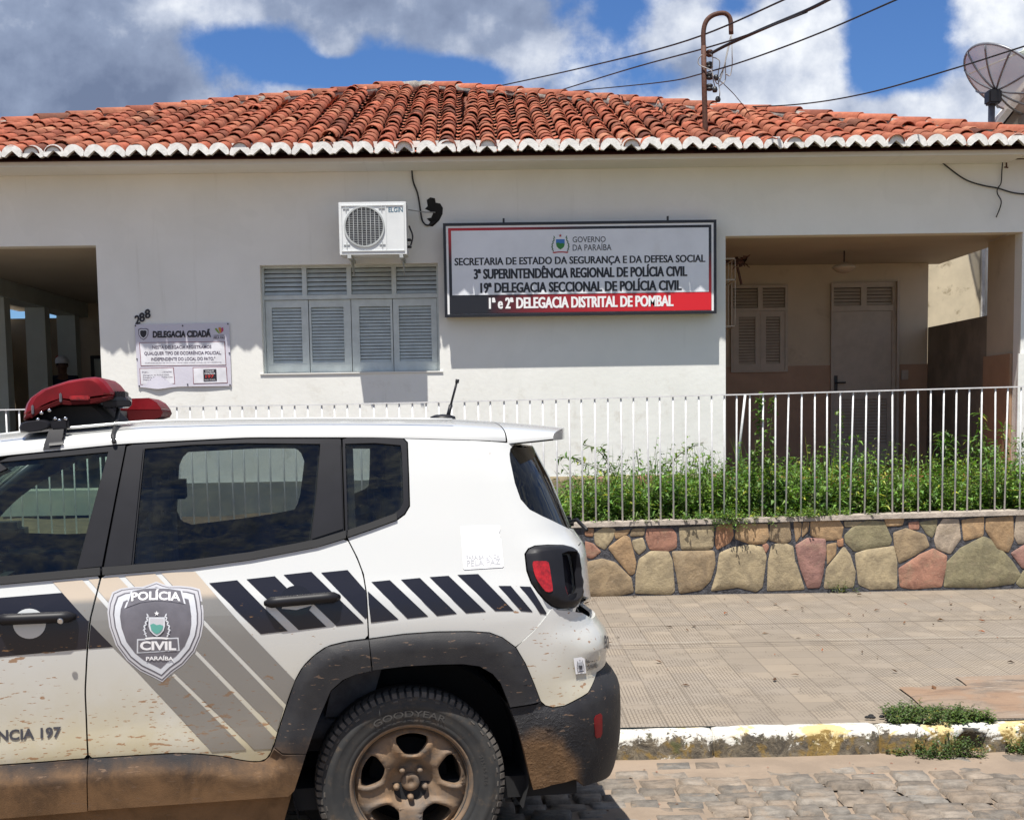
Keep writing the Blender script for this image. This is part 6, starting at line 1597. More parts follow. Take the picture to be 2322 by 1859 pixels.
RY = Matrix.Rotation(R_(-90), 4, 'X')                          # lathe axis z -> +y
def wheel(x, sgn, phase):
    Mx = Matrix.Translation((x, 0, .343)) @ (Matrix.Identity(4) if sgn > 0 else Matrix.Scale(-1, 4, (0, 1, 0)))
    root = None
    mb = MB(); mb.smooth = True; A = Mx @ RY
    mb.cur = 0
    mb.lathe([(.206, .640), (.222, .650), (.262, .640), (.318, .655), (.334, .668), (.342, .690), (.343, .76), (.342, .822), (.336, .842), (.325, .856), (.318, .862), (.314, .861), (.300, .868), (.285, .8715), (.283, .8700), (.262, .873), (.247, .868), (.243, .8665), (.240, .868), (.228, .862), (.219, .853), (.206, .842)], A, 96)
    ty = mb.build('wheel', [MATS['tyre']], car, local=True)
    # raised shoulder blocks
    mb = MB(); N_ = 78; mb.smooth = False
    for k in range(N_):
        a0 = 2 * math.pi * (k + .10) / N_; a1 = 2 * math.pi * (k + .78) / N_; kk = .012 if k % 2 else 0
        for (r0, y0, r1, y1, r2, y2) in ((.3235 - kk, .8575 + kk * .3, .3385, .842, .3455, .815),):
            vs = []
            for a_ in (a0, a1):
                for r, y in ((r0 - .006, y0 - .004), (r0 + .001, y0 + .0035), (r1 + .003, y1 + .003), (r2 + .001, y2), (r2 + .001, .765), (r2 - .008, .765)):
                    sk = (.03 if y < .8 else 0); vs.append(Mx @ Vector((r * math.cos(a_ + sk), y, r * math.sin(a_ + sk))))
            mb.add(vs, [(i, i + 1, 6 + i + 1, 6 + i) for i in range(5)] + [tuple(range(6))[::-1], tuple(range(6, 12))])
            for yy in (.705, .735):
                pass
    mb.build('tread', MATS['tread_dust'], ty, local=True)
    # rim: lip, barrel and pressed five-window face
    mb = MB(); mb.smooth = True
    mb.lathe([(.2235, .845), (.2265, .850), (.2265, .857), (.222, .860), (.216, .856), (.210, .846), (.205, .835), (.200, .80), (.185, .74), (.182, .66)], A, 96)
    R0 = .2045
    def win(k):
        c_ = phase + 2 * math.pi * k / 5
        pol = [(.176, -.36), (.186, -.28), (.190, 0), (.186, .28), (.176, .36), (.150, .355), (.120, .27), (.108, .19), (.108, -.19), (.120, -.27), (.150, -.355)]
        return rnd([(r * math.cos(c_ + a_), r * math.sin(c_ + a_)) for r, a_ in pol], .012, 2)
    wins = [win(k) for k in range(5)]
    dw = [edge_dist(w_ + w_[:1]) for w_ in wins]
    outer_ = [(R0 * math.cos(2 * math.pi * k / 80), R0 * math.sin(2 * math.pi * k / 80)) for k in range(80)]
    V2, Fs, B_ = fine2d(outer_, wins, .014, .014)
    def hgt(u, v):
        r = math.hypot(u, v); a_ = math.atan2(v, u)
        d = min(f_(u, v) for f_ in dw)
        h = .8235
        h += .012 * math.exp(-((r - .150) / .05) ** 2)                      # crown of the spokes
        h -= .030 * (1 / (1 + math.exp((r - .083) / .006)))                  # hub recess
        h += .011 * math.exp(-((d - .010) / .010) ** 2) * (1 if r < .19 else .3)       # ridges round the windows
        lob = math.cos(5 * (a_ - phase - math.pi / 5))
        h += .006 * max(0, lob) * math.exp(-((r - .072) / .02) ** 2)
        h -= .010 * max(0, (r - .190) / .0145)
        return h
    mb.add([Mx @ Vector((u, hgt(u, v), v)) for u, v in V2], Fs)
    idx = sorted({i for e in B_ for i in e}); mp = {v: k for k, v in enumerate(idx)}; n = len(idx)
    keep = [e for e in B_ if math.hypot(*V2[e[0]]) < .2]
    mb.add([Mx @ Vector((V2[i][0], hgt(*V2[i]), V2[i][1])) for i in idx] + [Mx @ Vector((V2[i][0] * .98, hgt(*V2[i]) - .03, V2[i][1] * .98)) for i in idx], [(mp[a_], mp[b_], n + mp[b_], n + mp[a_]) for a_, b_ in keep])
    mb.build('rim', MATS['rim_metal'], ty, local=True)
    for k in range(5):
        mb = MB(); mb.smooth = True
        a_ = phase + 2 * math.pi * (k + .5) / 5; c_ = Mx @ Vector((.055 * math.cos(a_), .786, .055 * math.sin(a_)))
        T_ = Mx @ Matrix.Translation((.055 * math.cos(a_), 0, .055 * math.sin(a_))) @ RY
        mb.lathe([(.015, .788), (.015, .799), (.0115, .801), (.0105, .822), (.008, .828), (0, .829)], T_, 12)
        mb.build('wheel_nut', MATS['rim_metal'], ty, local=True)
    mb = MB(); mb.smooth = True; mb.lathe([(.034, .788), (.034, .808), (.030, .813), (.012, .815), (.010, .812), (0, .812)], A, 28); mb.build('hub_cap', MATS['rim_metal'], ty, local=True)
    mb = MB(); mb.smooth = True; mb.lathe([(.0, .70), (.145, .70), (.145, .716), (.07, .722), (.07, .77), (0, .77)], A, 40); mb.build('brake_disc', MATS['car_dark'], ty, local=True)
    return ty
for (x_, sg_, ph) in ((0, 1, R_(92)), (0, -1, R_(40)), (2.57, 1, R_(70)), (2.57, -1, R_(10))): 
    W_ = wheel(x_, sg_, ph)
    if x_ == 0 and sg_ == 1: WHEEL = W_
# sidewall lettering, moulded in the rubber
def arc_text(body, r0, h, a0, a1, bold=.01):
    mb = MB(); vs, fs = text_mesh(body, bold)
    out = []
    for u_, v_ in vs:
        a_ = R_(a0 + (a1 - a0) * u_); r = r0 + h * v_; out.append((r * math.cos(a_), .8745 - abs(r - .262) * .05, .343 + r * math.sin(a_)))
    mb.add(out, fs); return mb
mat('tyre_letter', (.048, .045, .042), .8)
arc_text('GOODYEAR', .256, .022, 60, 118).build('lettering', MATS['tyre_letter'], WHEEL, local=True)
arc_text('215/65 R16', .262, .013, 158, 182, 0).build('lettering', MATS['tyre_letter'], WHEEL, local=True)
# ---- light bar on the roof
R5 = lambda x, y: (x / 5.1333, 840 + y / 5.1333)
mb = MB(); mb.smooth = False
prof = PL([R5(*q) for q in [(268, 560), (272, 490), (300, 395), (345, 320), (480, 222), (640, 165), (800, 115), (1000, 82), (1100, 74), (1165, 82), (1235, 135), (1290, 205), (1322, 250), (1316, 285), (1200, 300), (1000, 330), (830, 345), (700, 330), (560, 375), (430, 435), (330, 500)]], .62)
def bar_module(P, y0, y1, bulge):
    mb = MB(); c = Vector((sum(x for x, z in P) / len(P), 0, sum(z for x, z in P) / len(P))); rows = []; mb.smooth = True
    for f_, yy in ((.80, y0), (.93, y0 - .012 * (1 if y0 > y1 else -1)), (1.0, y0 - .035 * (1 if y0 > y1 else -1)), (1.0, y1)):
        rows.append([Vector((c.x + (x - c.x) * f_, yy, c.z + (z - c.z) * f_)) for x, z in P])
    n = len(P)
    for r0, r1 in zip(rows[:-1], rows[1:]): mb.add(r0 + r1, [(k, (k + 1) % n, n + (k + 1) % n, n + k) for k in range(n)])
    mb.smooth = False; mb.add(rows[0], [tuple(range(n))]); mb.add(rows[-1], [tuple(range(n))[::-1]])
    return mb
lb = bar_module(prof, .64, .16, 0).build('light_bar', MATS['lens_red'], car, local=True)
for (q, nm, mt, y0, y1) in ([[(262, 575), (290, 520), (420, 440), (560, 385), (700, 325), (835, 348), (1000, 332), (1230, 300), (1318, 285), (1300, 330), (1130, 380), (830, 400), (700, 390), (560, 440), (420, 500), (300, 592)], 'dark_base', 'lens_deep', .645, .14],):
    mb = bar_module(PL([R5(*p) for p in q], .62), y0, y1, 0); mb.build(nm, MATS[mt], lb, local=True)
mb = bar_module(PL([R5(*p) for p in [(300, 595), (560, 440), (700, 395), (1120, 385), (1200, 440), (1330, 560), (1360, 620), (800, 690), (520, 700), (420, 640)]], .55), .56, .10, 0); mb.build('base', MATS['car_dark'], lb, local=True)
mb = bar_module(PL([R5(*p) for p in [(215, 665), (235, 615), (300, 590), (500, 570), (600, 600), (610, 660), (480, 705), (330, 722), (230, 712)]], .66), .68, .48, 0); mb.build('mounting_foot', MATS['trim_black'], lb, local=True)
mb = MB(); a_, z_ = on_plane(*R5(690, 600), .66); mb.bbox((a_ - .032, .64, z_ - .03), (a_ + .030, .672, z_ + .012), .008); mb.build('bracket', MATS['trim_black'], lb, local=True); mb = MB(); mb.smooth = True
for q in ((572, 465), (480, 495), (440, 570), (640, 560), (690, 580), (760, 560), (650, 650), (720, 640)):
    bx, bz = on_plane(*R5(*q), .67); mb.lathe([(.0065, 0), (.0065, .005), (.004, .007), (0, .007)], Matrix.Translation((bx, .662, bz)) @ RY, 10)
mb.build('bolts', MATS['chrome'], lb, local=True)
mb = bar_module(PL([R5(*p) for p in [(1130, 370), (1180, 320), (1230, 300), (1330, 320), (1360, 300), (1470, 300), (1492, 330), (1490, 400), (1440, 440), (1230, 440), (1150, 400)]], .55), .58, .42, 0); mb.build('siren_box', MATS['gloss_black'], lb, local=True)  # black siren box at the rear end of the bar
mb = MB(); 
for k in range(4): x_, z_ = on_plane(*R5(1345 + 33 * k, 296), .55); mb.bbox((x_ - .006, .45, z_ - .012), (x_ + .006, .575, z_ + .016), .003)
x_, z_ = on_plane(*R5(1330, 385), .583); mb.bbox((x_ - .06, .578, z_ - .012), (x_ + .04, .588, z_ + .012), .004)
mb.build('box_fins', MATS['trim_black'], lb, local=True)
mb = MB(); x0, z0 = on_plane(*R5(925, 318), .648); mb.bbox((x0 - .035, .640, z0 - .008), (x0 + .035, .652, z0 + .008), .004); mb.build('amber_slot', MATS['lens_bright'], lb, local=True)
for q in ((705, 300), (380, 440)):
    x0, z0 = on_plane(*R5(*q), .645); mb = MB(); mb.bbox((x0 - .004, .60, z0 - .022), (x0 + .004, .652, z0 + .012), .003); mb.build('clip', MATS['badge_dark'], lb, local=True)
farP = PL([R5(*q) for q in [(1440, 400), (1520, 350), (1850, 340), (1930, 385), (1985, 455), (1985, 470), (1500, 480), (1300, 470)]], -.6)
bar_module(farP, -.64, -.12, 0).build('red_lens', MATS['lens_red'], lb, local=True)
bar_module(PL([R5(*q) for q in [(1250, 465), (1985, 462), (2000, 500), (1975, 545), (1900, 570), (1300, 605)]], -.6), -.645, -.12, 0).build('dark_base', MATS['lens_deep'], lb, local=True)
bar_module([(x + .02, z) for x, z in PL([R5(*q) for q in [(1100, 480), (1500, 470), (1500, 600), (1000, 640)]], 0)], .3, -.3, 0).build('base', MATS['car_dark'], lb, local=True)
x0, z0 = on_plane(*R5(1860, 470), -.6); mb = MB(); mb.bbox((x0 - .012, -.60, z0 - .035), (x0 + .012, -.585, z0 + .035), .004); mb.build('clip', MATS['lens_clear'], lb, local=True)
mb = MB(); skin(mb, CL([R5(*q) for q in [(575, 700), (745, 690), (712, 885), (700, 915), (505, 928), (515, 870)]]), off=.006, depth=.006)
rx = [on_plane(*R5(x, 690), .69)[0] for x in (580, 745)]
rows = [[roof_pt(x, math.pi * k / 60, fw(fze(x)) + .008, fze(x) + .002, fzt(x) + .006) for k in range(2, 12)] for x in rx]; mb.smooth = True; loft(mb, rows)
mb.build('roof_strap', MATS['trim_black'], lb, local=True, fixn=False)
mb = MB(); mb.smooth = True; P_ = []
for q, off_ in (((1345, 560), .03), ((1320, 640), .012), ((1318, 740), .008), ((1340, 850), .006)):
    s_, z_ = C(*R5(*q)); 
    p = surf(s_, min(z_, 1.66), off_); P_.append(p)
xk = P_[1].x; P_ = [Vector((xk, .50, fzt(xk) + .05)), roof_pt(xk, math.pi * .16, fw(fze(xk)) + .01, fze(xk), fzt(xk) + .008), roof_pt(xk, math.pi * .08, fw(fze(xk)) + .01, fze(xk), fzt(xk) + .008), roof_pt(xk - .005, math.pi * .01, fw(fze(xk)) + .008, fze(xk), fzt(xk))]
mb.tube(smooth_path(P_, 6), .008, 6); mb.build('power_cable', MATS['cable'], lb, local=True)
# ---- aerial
x0 = on_plane(1004, 946, 0)[0]; mb = MB(); mb.smooth = True
x1, z1 = on_plane(1037.5, 860, 0); xm_, zm_ = on_plane(1014, 946, 0)
mb.lathe([(.055, 0), (.052, .012), (.03, .02), (0, .022)], Matrix.Translation((x0, 0, fzt(x0) - .004)), 20); mb.tube([(xm_, 0, fzt(xm_)), (xm_ + (x1 - xm_) * .35, 0, fzt(xm_) + (z1 - fzt(xm_)) * .35)], .008, 8); mb.tube([(xm_ + (x1 - xm_) * .3, 0, fzt(xm_) + (z1 - fzt(xm_)) * .3), (x1, 0, z1)], .0048, 8); mb.tube([(x1 - (x1 - xm_) * .06, 0, z1 - .015), (x1, 0, z1)], .008, 8)
mb.build('aerial', MATS['trim_black'], car, local=True)
# ---- interior
def seat(x, y, w, zt):
    mb = MB(); mb.smooth = True
    mb.bbox((x - .12, y - w / 2, .42), (x + .42, y + w / 2, .62), .06)
    pr = [(x - .08, .55), (x + .08, .55), (x - .06, 1.12), (x - .12, zt - .20), (x - .22, zt - .20), (x - .22, 1.0)]
    mb.prism([(a_, y - w / 2, b_) for a_, b_ in pr], (0, w, 0))
    o = mb.build('seat', MATS['seat_cloth'], car, local=True)
    mb = MB(); mb.smooth = True; mb.bbox((x - .28, y - .13, zt - .17), (x - .17, y + .13, zt), .045)
    mb.tube([(x - .19, y - .06, zt - .25), (x - .21, y - .06, zt - .1)], .008, 6); mb.tube([(x - .19, y + .06, zt - .25), (x - .21, y + .06, zt - .1)], .008, 6)
    mb.build('headrest', MATS['seat_cloth'], o, local=True)
seat(1.12, .38, .50, 1.46); seat(1.12, -.38, .50, 1.46); 
for y_ in (.42, 0, -.42): seat(.22, y_, .42, 1.40)
mb = MB(); mb.bbox((1.62, -.74, .72), (2.05, .74, 1.06), .05); mb.build('dashboard', MATS['car_dark'], car, local=True)
mb = MB(); mb.smooth = True; T_ = Matrix.Translation((1.55, .38, 1.02)) @ Matrix.Rotation(R_(-65), 4, 'Y'); mb.lathe([(.185, -.012), (.197, 0), (.185, .012), (.173, 0), (.185, -.012)], T_, 28); mb.tube([(1.55, .21, 1.02), (1.56, .55, 1.02)], .014, 6); mb.tube([(1.55, .38, 1.02), (1.75, .38, .94)], .03, 8); mb.build('steering_wheel', MATS['car_dark'], car, local=True)
mb = MB(); mb.smooth = True
loft(mb, [[roof_pt(x, math.pi * k / 24, fw(fze(x)) - .03, fze(x) - .04, fzt(x) - .03) for k in range(25)] for x in (1.42, 1.0, .5, 0, -.34)]); mb.build('headliner', MATS['car_dark'], car, local=True)
# far-side inner trims that narrow the view through the windows
for gl in (fd_glass, rd_glass, qt_glass):
    P = inset(gl, -.05)
    mb = MB(); skin(mb, P, holes=[rnd(inset(gl, .022), .05, 2)], off=-.035, depth=0, mirror=True); mb.build('inner_trim', MATS['car_dark'], car, local=True, fixn=False)
    mb = MB(); skin(mb, P, holes=[inset(gl, .004)], off=-.03, depth=0); mb.build('inner_trim', MATS['car_dark'], car, local=True, fixn=False)
# ---- emblem, lettering and stickers on the bodywork
def plane_map(cor, off):                                      # photo rectangle corners (tl, tr, br, bl) -> body surface
    tl, tr, br, bl = CL(cor)
    def f(u, v, o=0.0):                                       # u right, v up, both 0..1
        s = (1 - v) * ((1 - u) * bl[0] + u * br[0]) + v * ((1 - u) * tl[0] + u * tr[0]); z = (1 - v) * ((1 - u) * bl[1] + u * br[1]) + v * ((1 - u) * tl[1] + u * tr[1])
        return surf(s, z, off + o)
    return f
def surf_text(mb, body, f, u0, u1, v0, v1, bold, arch=0.0, off=0.0):
    vs, fs = text_mesh(body, bold)
    mb.add([f(u0 + (u1 - u0) * u_, v0 + (v1 - v0) * v_ + arch * (1 - (2 * u_ - 1) ** 2), off) for u_, v_ in vs], fs)
f_ = plane_map([Q3(-700, 1108), Q3(416, 1040), Q3(416, 1106), Q3(-700, 1174)], .003)
mb = MB(); surf_text(mb, 'DISQUE DENÚNCIA 197', f_, 0, 1, 0, 1, .03); mb.build('lettering', MATS['print_dark'], DOOR_F, local=True, fixn=False)
# badge
BC = [Q3(735, 45), Q3(1385, 20), Q3(1385, 735), Q3(735, 735)]
f_ = plane_map([Q3(735, 30), Q3(1388, 30), Q3(1388, 735), Q3(735, 735)], .0025)
shp = [(.045, .865), (.13, .90), (.25, .915), (.36, .918), (.43, .94), (.50, .965), (.57, .94), (.64, .925), (.76, .925), (.87, .915), (.955, .895), (.975, .82), (.995, .69), (.995, .58), (.97, .45), (.90, .30), (.78, .17), (.66, .09), (.56, .0), (.46, .05), (.33, .11), (.20, .21), (.085, .36), (.02, .54), (.0, .68), (.01, .77)]
def scl(P, k, c=(.505, .52)): return [(c[0] + (x - c[0]) * k, c[1] + (y - c[1]) * k) for x, y in P]
def badge_poly(name, P, mt, o, holes=()):
    mb = MB(); mb.smooth = True; mb.poly([f_(x, y, o) for x, y in P], [[f_(x, y, o) for x, y in h] for h in holes]); return mb.build(name, MATS[mt], badge, local=True, fixn=False)
mb = MB(); mb.smooth = True; mb.poly([f_(x, y, 0) for x, y in shp]); badge = mb.build('police_badge', MATS['badge_silver'], car, local=True, fixn=False)
badge_poly('outline', scl(shp, .965), 'badge_dark', .0010); badge_poly('rim', scl(shp, .945), 'badge_silver', .0018); badge_poly('rim_line', scl(shp, .885), 'badge_dark', .0026); badge_poly('inner_rim', scl(shp, .855), 'badge_pale', .0034); badge_poly('field', scl(shp, .74), 'badge_dark', .0042)
T1 = [(.175, .715), (.24, .875), (.36, .90), (.50, .905), (.65, .90), (.77, .88), (.81, .755), (.66, .775), (.50, .785), (.33, .765)]
badge_poly('title_frame', T1, 'badge_pale', .0050); badge_poly('title_field', scl(T1, .94, (.5, .82)), 'badge_dark', .0058)
badge_poly('name_frame', [(.30, .285), (.745, .31), (.735, .44), (.305, .425)], 'badge_pale', .0050); badge_poly('name_field', [(.315, .30), (.73, .322), (.722, .428), (.318, .412)], 'badge_dark', .0058)
mb = MB(); surf_text(mb, 'POLÍCIA', f_, .245, .755, .782, .855, .03, .012, .0066); surf_text(mb, 'CIVIL', f_, .335, .71, .322, .400, .04, 0, .0066); surf_text(mb, 'PARAÍBA', f_, .395, .68, .215, .250, .03, .006, .0066); mb.build('lettering', MATS['sticker'], badge, local=True, fixn=False)
cr_x, cr_y, cr_k = .51, .555, .165
crest(dict(white=MATS['badge_pale'], blue=MATS['badge_silver'], green=MATS['teal'], leaf=MATS['badge_pale'], red=MATS['sticker'], local=True), lambda x, y, l: f_(cr_x + x * cr_k * 1.02, cr_y + y * cr_k * .95, .0058 + l * .0006), 1, badge)
# peace sticker on the rear pillar
f_ = plane_map([Q2(1030, 1116), Q2(1297, 1110), Q2(1325, 1395), Q2(1050, 1412)], .0025)
mb = MB(); mb.smooth = True; mb.poly([f_(u_, v_) for u_, v_ in [(0, .03), (.03, 0), (.97, 0), (1, .03), (1, .68), (.97, .70), (.985, .76), (.95, .80), (.985, .87), (1, .9), (1, 1), (0, 1)]]); stk = mb.build('sticker', MATS['sticker'], car, local=True, fixn=False)
mb = MB(); surf_text(mb, 'PARAÍBA UNIDA', f_, .09, .92, .225, .315, .012, 0, .001); surf_text(mb, 'PELA PAZ', f_, .09, .93, .075, .205, .02, 0, .001); mb.build('lettering', MATS['print_grey'], stk, local=True, fixn=False)
# state sticker on the bumper corner
f_ = plane_map([Q8(555, 1395), Q8(800, 1345), Q8(810, 1520), Q8(580, 1580)], .012)
mb = MB(); mb.poly([f_(0, .06), f_(.40, 0), f_(.40, 1), f_(0, 1)]); stk2 = mb.build('state_sticker', MATS['sticker'], car, local=True, fixn=False)
crest(dict(white=MATS['print_grey'], blue=MATS['print_grey'], green=MATS['print_dark'], leaf=MATS['print_dark'], red=MATS['print_dark'], local=True), lambda x, y, l: f_(.20 + x * .17, .50 + y * .44, .001 + l * .0005), 1, stk2)
mb = MB(); surf_text(mb, 'GOVERNO', f_, .45, .97, .58, .86, .015, 0, .001); surf_text(mb, 'DA PARAÍBA', f_, .45, 1.0, .14, .42, .015, 0, .001); mb.build('lettering', MATS['print_dark'], stk2, local=True, fixn=False)
f_ = plane_map([Q8(838, 1165), Q8(886, 1165), Q8(886, 1420), Q8(838, 1420)], .026)
mb = MB(); surf_text(mb, 'POL', f_, .05, 1.25, .50, .98, .03); mb.build('lettering', MATS['print_dark'], car, local=True, fixn=False)
# ================================================================== plants
def leafmat(name, col, col2):
    m = bpy.data.materials.new(name); m.use_nodes = True; t = NT(m.node_tree); t.n.clear(); MATS[name] = m
    o = t.new('ShaderNodeOutputMaterial'); a = t.new('ShaderNodeAttribute'); a.attribute_name = 'tint'
    c = t.mix(t.ramp(t.noise(t.pos(), 3.0, 4, .6), .35, .65), col, col2); c = t.mix(1.0, c, a.outputs[0], 'MULTIPLY')
    b = t.new('ShaderNodeBsdfPrincipled'); t.put(b.inputs['Base Color'], c); b.inputs['Roughness'].default_value = .5
    tr = t.new('ShaderNodeBsdfTranslucent'); t.l.new(t.mix(1.0, c, (1.1, 1.25, .5), 'MULTIPLY'), tr.inputs[0])
    mxs = t.new('ShaderNodeMixShader'); mxs.inputs[0].default_value = .28; t.l.new(b.outputs[0], mxs.inputs[1]); t.l.new(tr.outputs[0], mxs.inputs[2]); t.l.new(mxs.outputs[0], o.inputs[0])
leafmat('weed_leaf', (.072, .160, .026), (.150, .260, .050)); leafmat('small_leaf', (.050, .095, .022), (.085, .135, .030)); leafmat('stem', (.10, .12, .045), (.14, .12, .06))
rs = random.Random(31)
def rv(): return Vector((rs.gauss(0, 1), rs.gauss(0, 1), rs.gauss(0, 1))).normalized()
def leaf(mb, base, d, up, L, Wd, fold=.25, droop=.25):
    """one lance-shaped leaf, folded along its midrib and drooping at the tip"""
    d = d.normalized(); side = d.cross(up)
    if side.length < 1e-3: side = Vector((1, 0, 0))
    side.normalize(); nn = side.cross(d).normalized()
    m1 = base + d * L * .45; tip = base + d * L - nn * L * droop
    l = m1 + side * Wd * .5 + nn * Wd * fold; r = m1 - side * Wd * .5 + nn * Wd * fold
    mb.add([base, r, tip, l, m1], [(0, 1, 4), (1, 2, 4), (2, 3, 4), (3, 0, 4)])
def ltint(lo=.5, hi=1.5):
    k = rs.uniform(lo, hi); y = rs.random()
    if y < .05: return (2.4 * k, 1.35 * k, .9 * k)
    return (k * rs.uniform(.85, 1.25), k, k * rs.uniform(.7, 1.15))
def stem_plant(mb, base, h, n, L, Wd, lean=.25, stem_r=.0025, stem=True, bend=None):
    d = (Vector((rs.gauss(0, lean), rs.gauss(0, lean), 1))).normalized() if bend is None else bend
    cur = Vector(base); pts = [cur.copy()]; k = 6
    for i in range(k):
        d = (d + Vector((rs.gauss(0, .10), rs.gauss(0, .10), -.02))).normalized(); cur = cur + d * h / k; pts.append(cur.copy())
    if stem:
        mb.cur = 1; mb.col = (rs.uniform(.7, 1.2),) * 3; mb.smooth = True; mb.tube(pts, [stem_r * (1 - .6 * i / k) for i in range(k + 1)], 4, cap=False)
    mb.cur = 0
    for i in range(n):
        u = (i + .6) / n * k; i0 = min(k - 1, int(u)); p = pts[i0].lerp(pts[i0 + 1], u - i0)
        a_ = i * 2.4 + rs.uniform(-.5, .5); dd = Vector((math.cos(a_), math.sin(a_), rs.uniform(-.25, .65)))
        mb.col = ltint(); s_ = rs.uniform(.6, 1.2) * (1 - .35 * (u / k) ** 3)
        mb.smooth = False; leaf(mb, p, dd, Vector((0, 0, 1)), L * s_, Wd * s_, rs.uniform(.1, .35), rs.uniform(.05, .5))
    return pts
LM = [MATS['weed_leaf'], MATS['stem']]
# dense growth in the front garden
mb = MB()
xw0, xw1 = at(1262, 1100, 12).x, 5.9
def dens(x):                                                  # height of the growth along the garden
    h = .53 + .15 * noise.noise((x * 1.4, 3, 0)) + .12 * noise.noise((x * 4.3, 7, 0))
    if x > 3.9: h += .10 * min(1, (x - 3.9) / .5)
    return h * min(1, .45 + (x - xw0) / .5)
for i in range(2700):
    x = rs.uniform(xw0, xw1); y = 11.22 + 2.0 * rs.random() ** 1.3
    if x < xr and y > 13.4: continue
    h = dens(x) * (rs.uniform(.5, 1.08) if rs.random() < .93 else rs.uniform(1.1, 1.45)) * (1.0 if y < 12.9 else .8)
    kind = noise.noise((x * 1.3, y * 1.3, 5))
    if kind > .1: stem_plant(mb, (x, y, .69), h, 17, .078, .046)
    elif kind > -.25: stem_plant(mb, (x, y, .69), h, 17, .105, .030, .3)
    else: stem_plant(mb, (x, y, .69), h * .9, 20, .060, .048)
for i in range(260):                                          # grass blades
    x = rs.uniform(xw0, xw1); y = 11.25 + 1.9 * rs.random(); mb.cur = 0; mb.smooth = False; mb.col = ltint(.9, 1.5)
    d = Vector((rs.gauss(0, .25), rs.gauss(0, .2), 1)); leaf(mb, Vector((x, y, .69)), d, Vector((rs.gauss(0, 1), 1, 0)), dens(x) * rs.uniform(.9, 1.45), .011, .2, .12)
for i in range(300):                                          # low growth spilling onto the coping
    x = rs.choice([at(1650, 1180, YW).x + rs.gauss(0, .16), rs.uniform(xw0 + .1, 3.2), at(1840, 1180, YW).x + rs.gauss(0, .15)]); y = YW + rs.uniform(-.03, .24)
    stem_plant(mb, (x, y, capz(x) - .01), rs.uniform(.05, .12), 7, .035, .020, .7, .0015)
for i in range(26):
    x = at(1655, 1180, YW).x + rs.gauss(0, .10); stem_plant(mb, (x, YW - .03, capz(x)), rs.uniform(.05, .13), 6, .03, .017, .3, .0015, True, Vector((rs.gauss(0, .3), -.3, -.8)).normalized())
setting(mb.build('weeds', LM, None, fixn=False), 'dense green weeds filling the garden strip behind the white railing', 'weeds', 'stuff')
def sprig(name, label, cat, stems, group=None):
    """plant drawn from stems traced on the photo: list of (pixel path, depth, leaf length, leaf width, leaves)"""
    mb = MB()
    for path, Y, L, Wd, n in stems:
        pts = smooth_path([at(px, py, Y + rs.uniform(-.05, .05)) for px, py in path], 5); mb.cur = 1; mb.col = (1, 1, 1.01); mb.smooth = True; mb.tube(pts, .0035, 4)
        mb.cur = 0; mb.smooth = False
        for i in range(n):
            p = pts[int(i / n * (len(pts) - 1))] + rv() * .015; d = Vector((rs.gauss(0, 1), rs.gauss(0, .8), rs.uniform(-.6, .7))); mb.col = ltint(.6, 1.2); s_ = rs.uniform(.6, 1.2); leaf(mb, p, d, Vector((0, 0, 1)), L * s_, Wd * s_, .2, rs.uniform(0, .4))
    o = mb.build(name, LM, None, fixn=False); return tag(o, label, cat, {'leafy_shoot': 'leafy shoots against the white wall', 'climbing_vine': 'vines climbing the railing', 'tall_weed': 'tall weeds at the right end of the garden'}.get(name, group))
sprig('leafy_shoot', 'dark drooping leafy shoot against the white wall next to the car', 'plant', [([(1400, 1130), (1375, 1075), (1330, 1052), (1300, 1040), (1262, 1036)], 12.2, .085, .030, 60), ([(1395, 1100), (1372, 1040), (1345, 1015), (1322, 1008)], 12.3, .075, .028, 30), ([(1395, 1110), (1385, 1060), (1368, 1025), (1362, 1012)], 12.2, .08, .03, 30)])
sprig('leafy_shoot', 'thin leafy shoot reaching up and right against the white wall beside the porch', 'plant', [([(1500, 1120), (1520, 1055), (1555, 1020), (1595, 1003)], 12.3, .075, .026, 50), ([(1480, 1110), (1500, 1060), (1540, 1034)], 12.2, .075, .026, 34), ([(1440, 1100), (1448, 1060), (1442, 1020)], 12.1, .07, .026, 26), ([(1590, 1100), (1600, 1050), (1612, 1030)], 12.0, .08, .03, 24)])
sprig('climbing_vine', 'leafy vine climbing the railing bars as high as the top rail', 'vine', [([(1735, 1185), (1733, 1120), (1726, 1060), (1722, 980), (1722, 930), (1724, 888)], 11.1, .055, .046, 120), ([(1740, 1120), (1750, 1040), (1746, 990), (1752, 930), (1754, 900)], 11.1, .045, .036, 60), ([(1700, 1180), (1705, 1090), (1712, 1020)], 11.15, .065, .045, 90), ([(1770, 1180), (1752, 1100), (1735, 1030)], 11.12, .065, .046, 90)])
sprig('climbing_vine', 'sparse vine on the railing in front of the porch door', 'vine', [([(1903, 1160), (1905, 1080), (1908, 1020), (1906, 960), (1904, 925)], 11.1, .048, .036, 70), ([(1895, 1010), (1898, 960)], 11.1, .03, .024, 14)])
sprig('tall_weed', 'tall drooping weed growing in front of the grey parapet at the right', 'plant', [([(2150, 1120), (2145, 1050), (2140, 1010), (2146, 975)], 12.4, .11, .032, 80), ([(2130, 1100), (2138, 1040), (2160, 985)], 12.4, .11, .030, 60)])
sprig('tall_weed', 'tallest weed, rising beside the dado at the far right of the railing', 'plant', [([(2220, 1130), (2222, 1040), (2224, 985), (2221, 925)], 12.3, .10, .030, 80), ([(2205, 1100), (2200, 1030), (2196, 985)], 12.3, .08, .022, 36), ([(2240, 1100), (2243, 1040), (2232, 985)], 12.3, .08, .022, 36)])
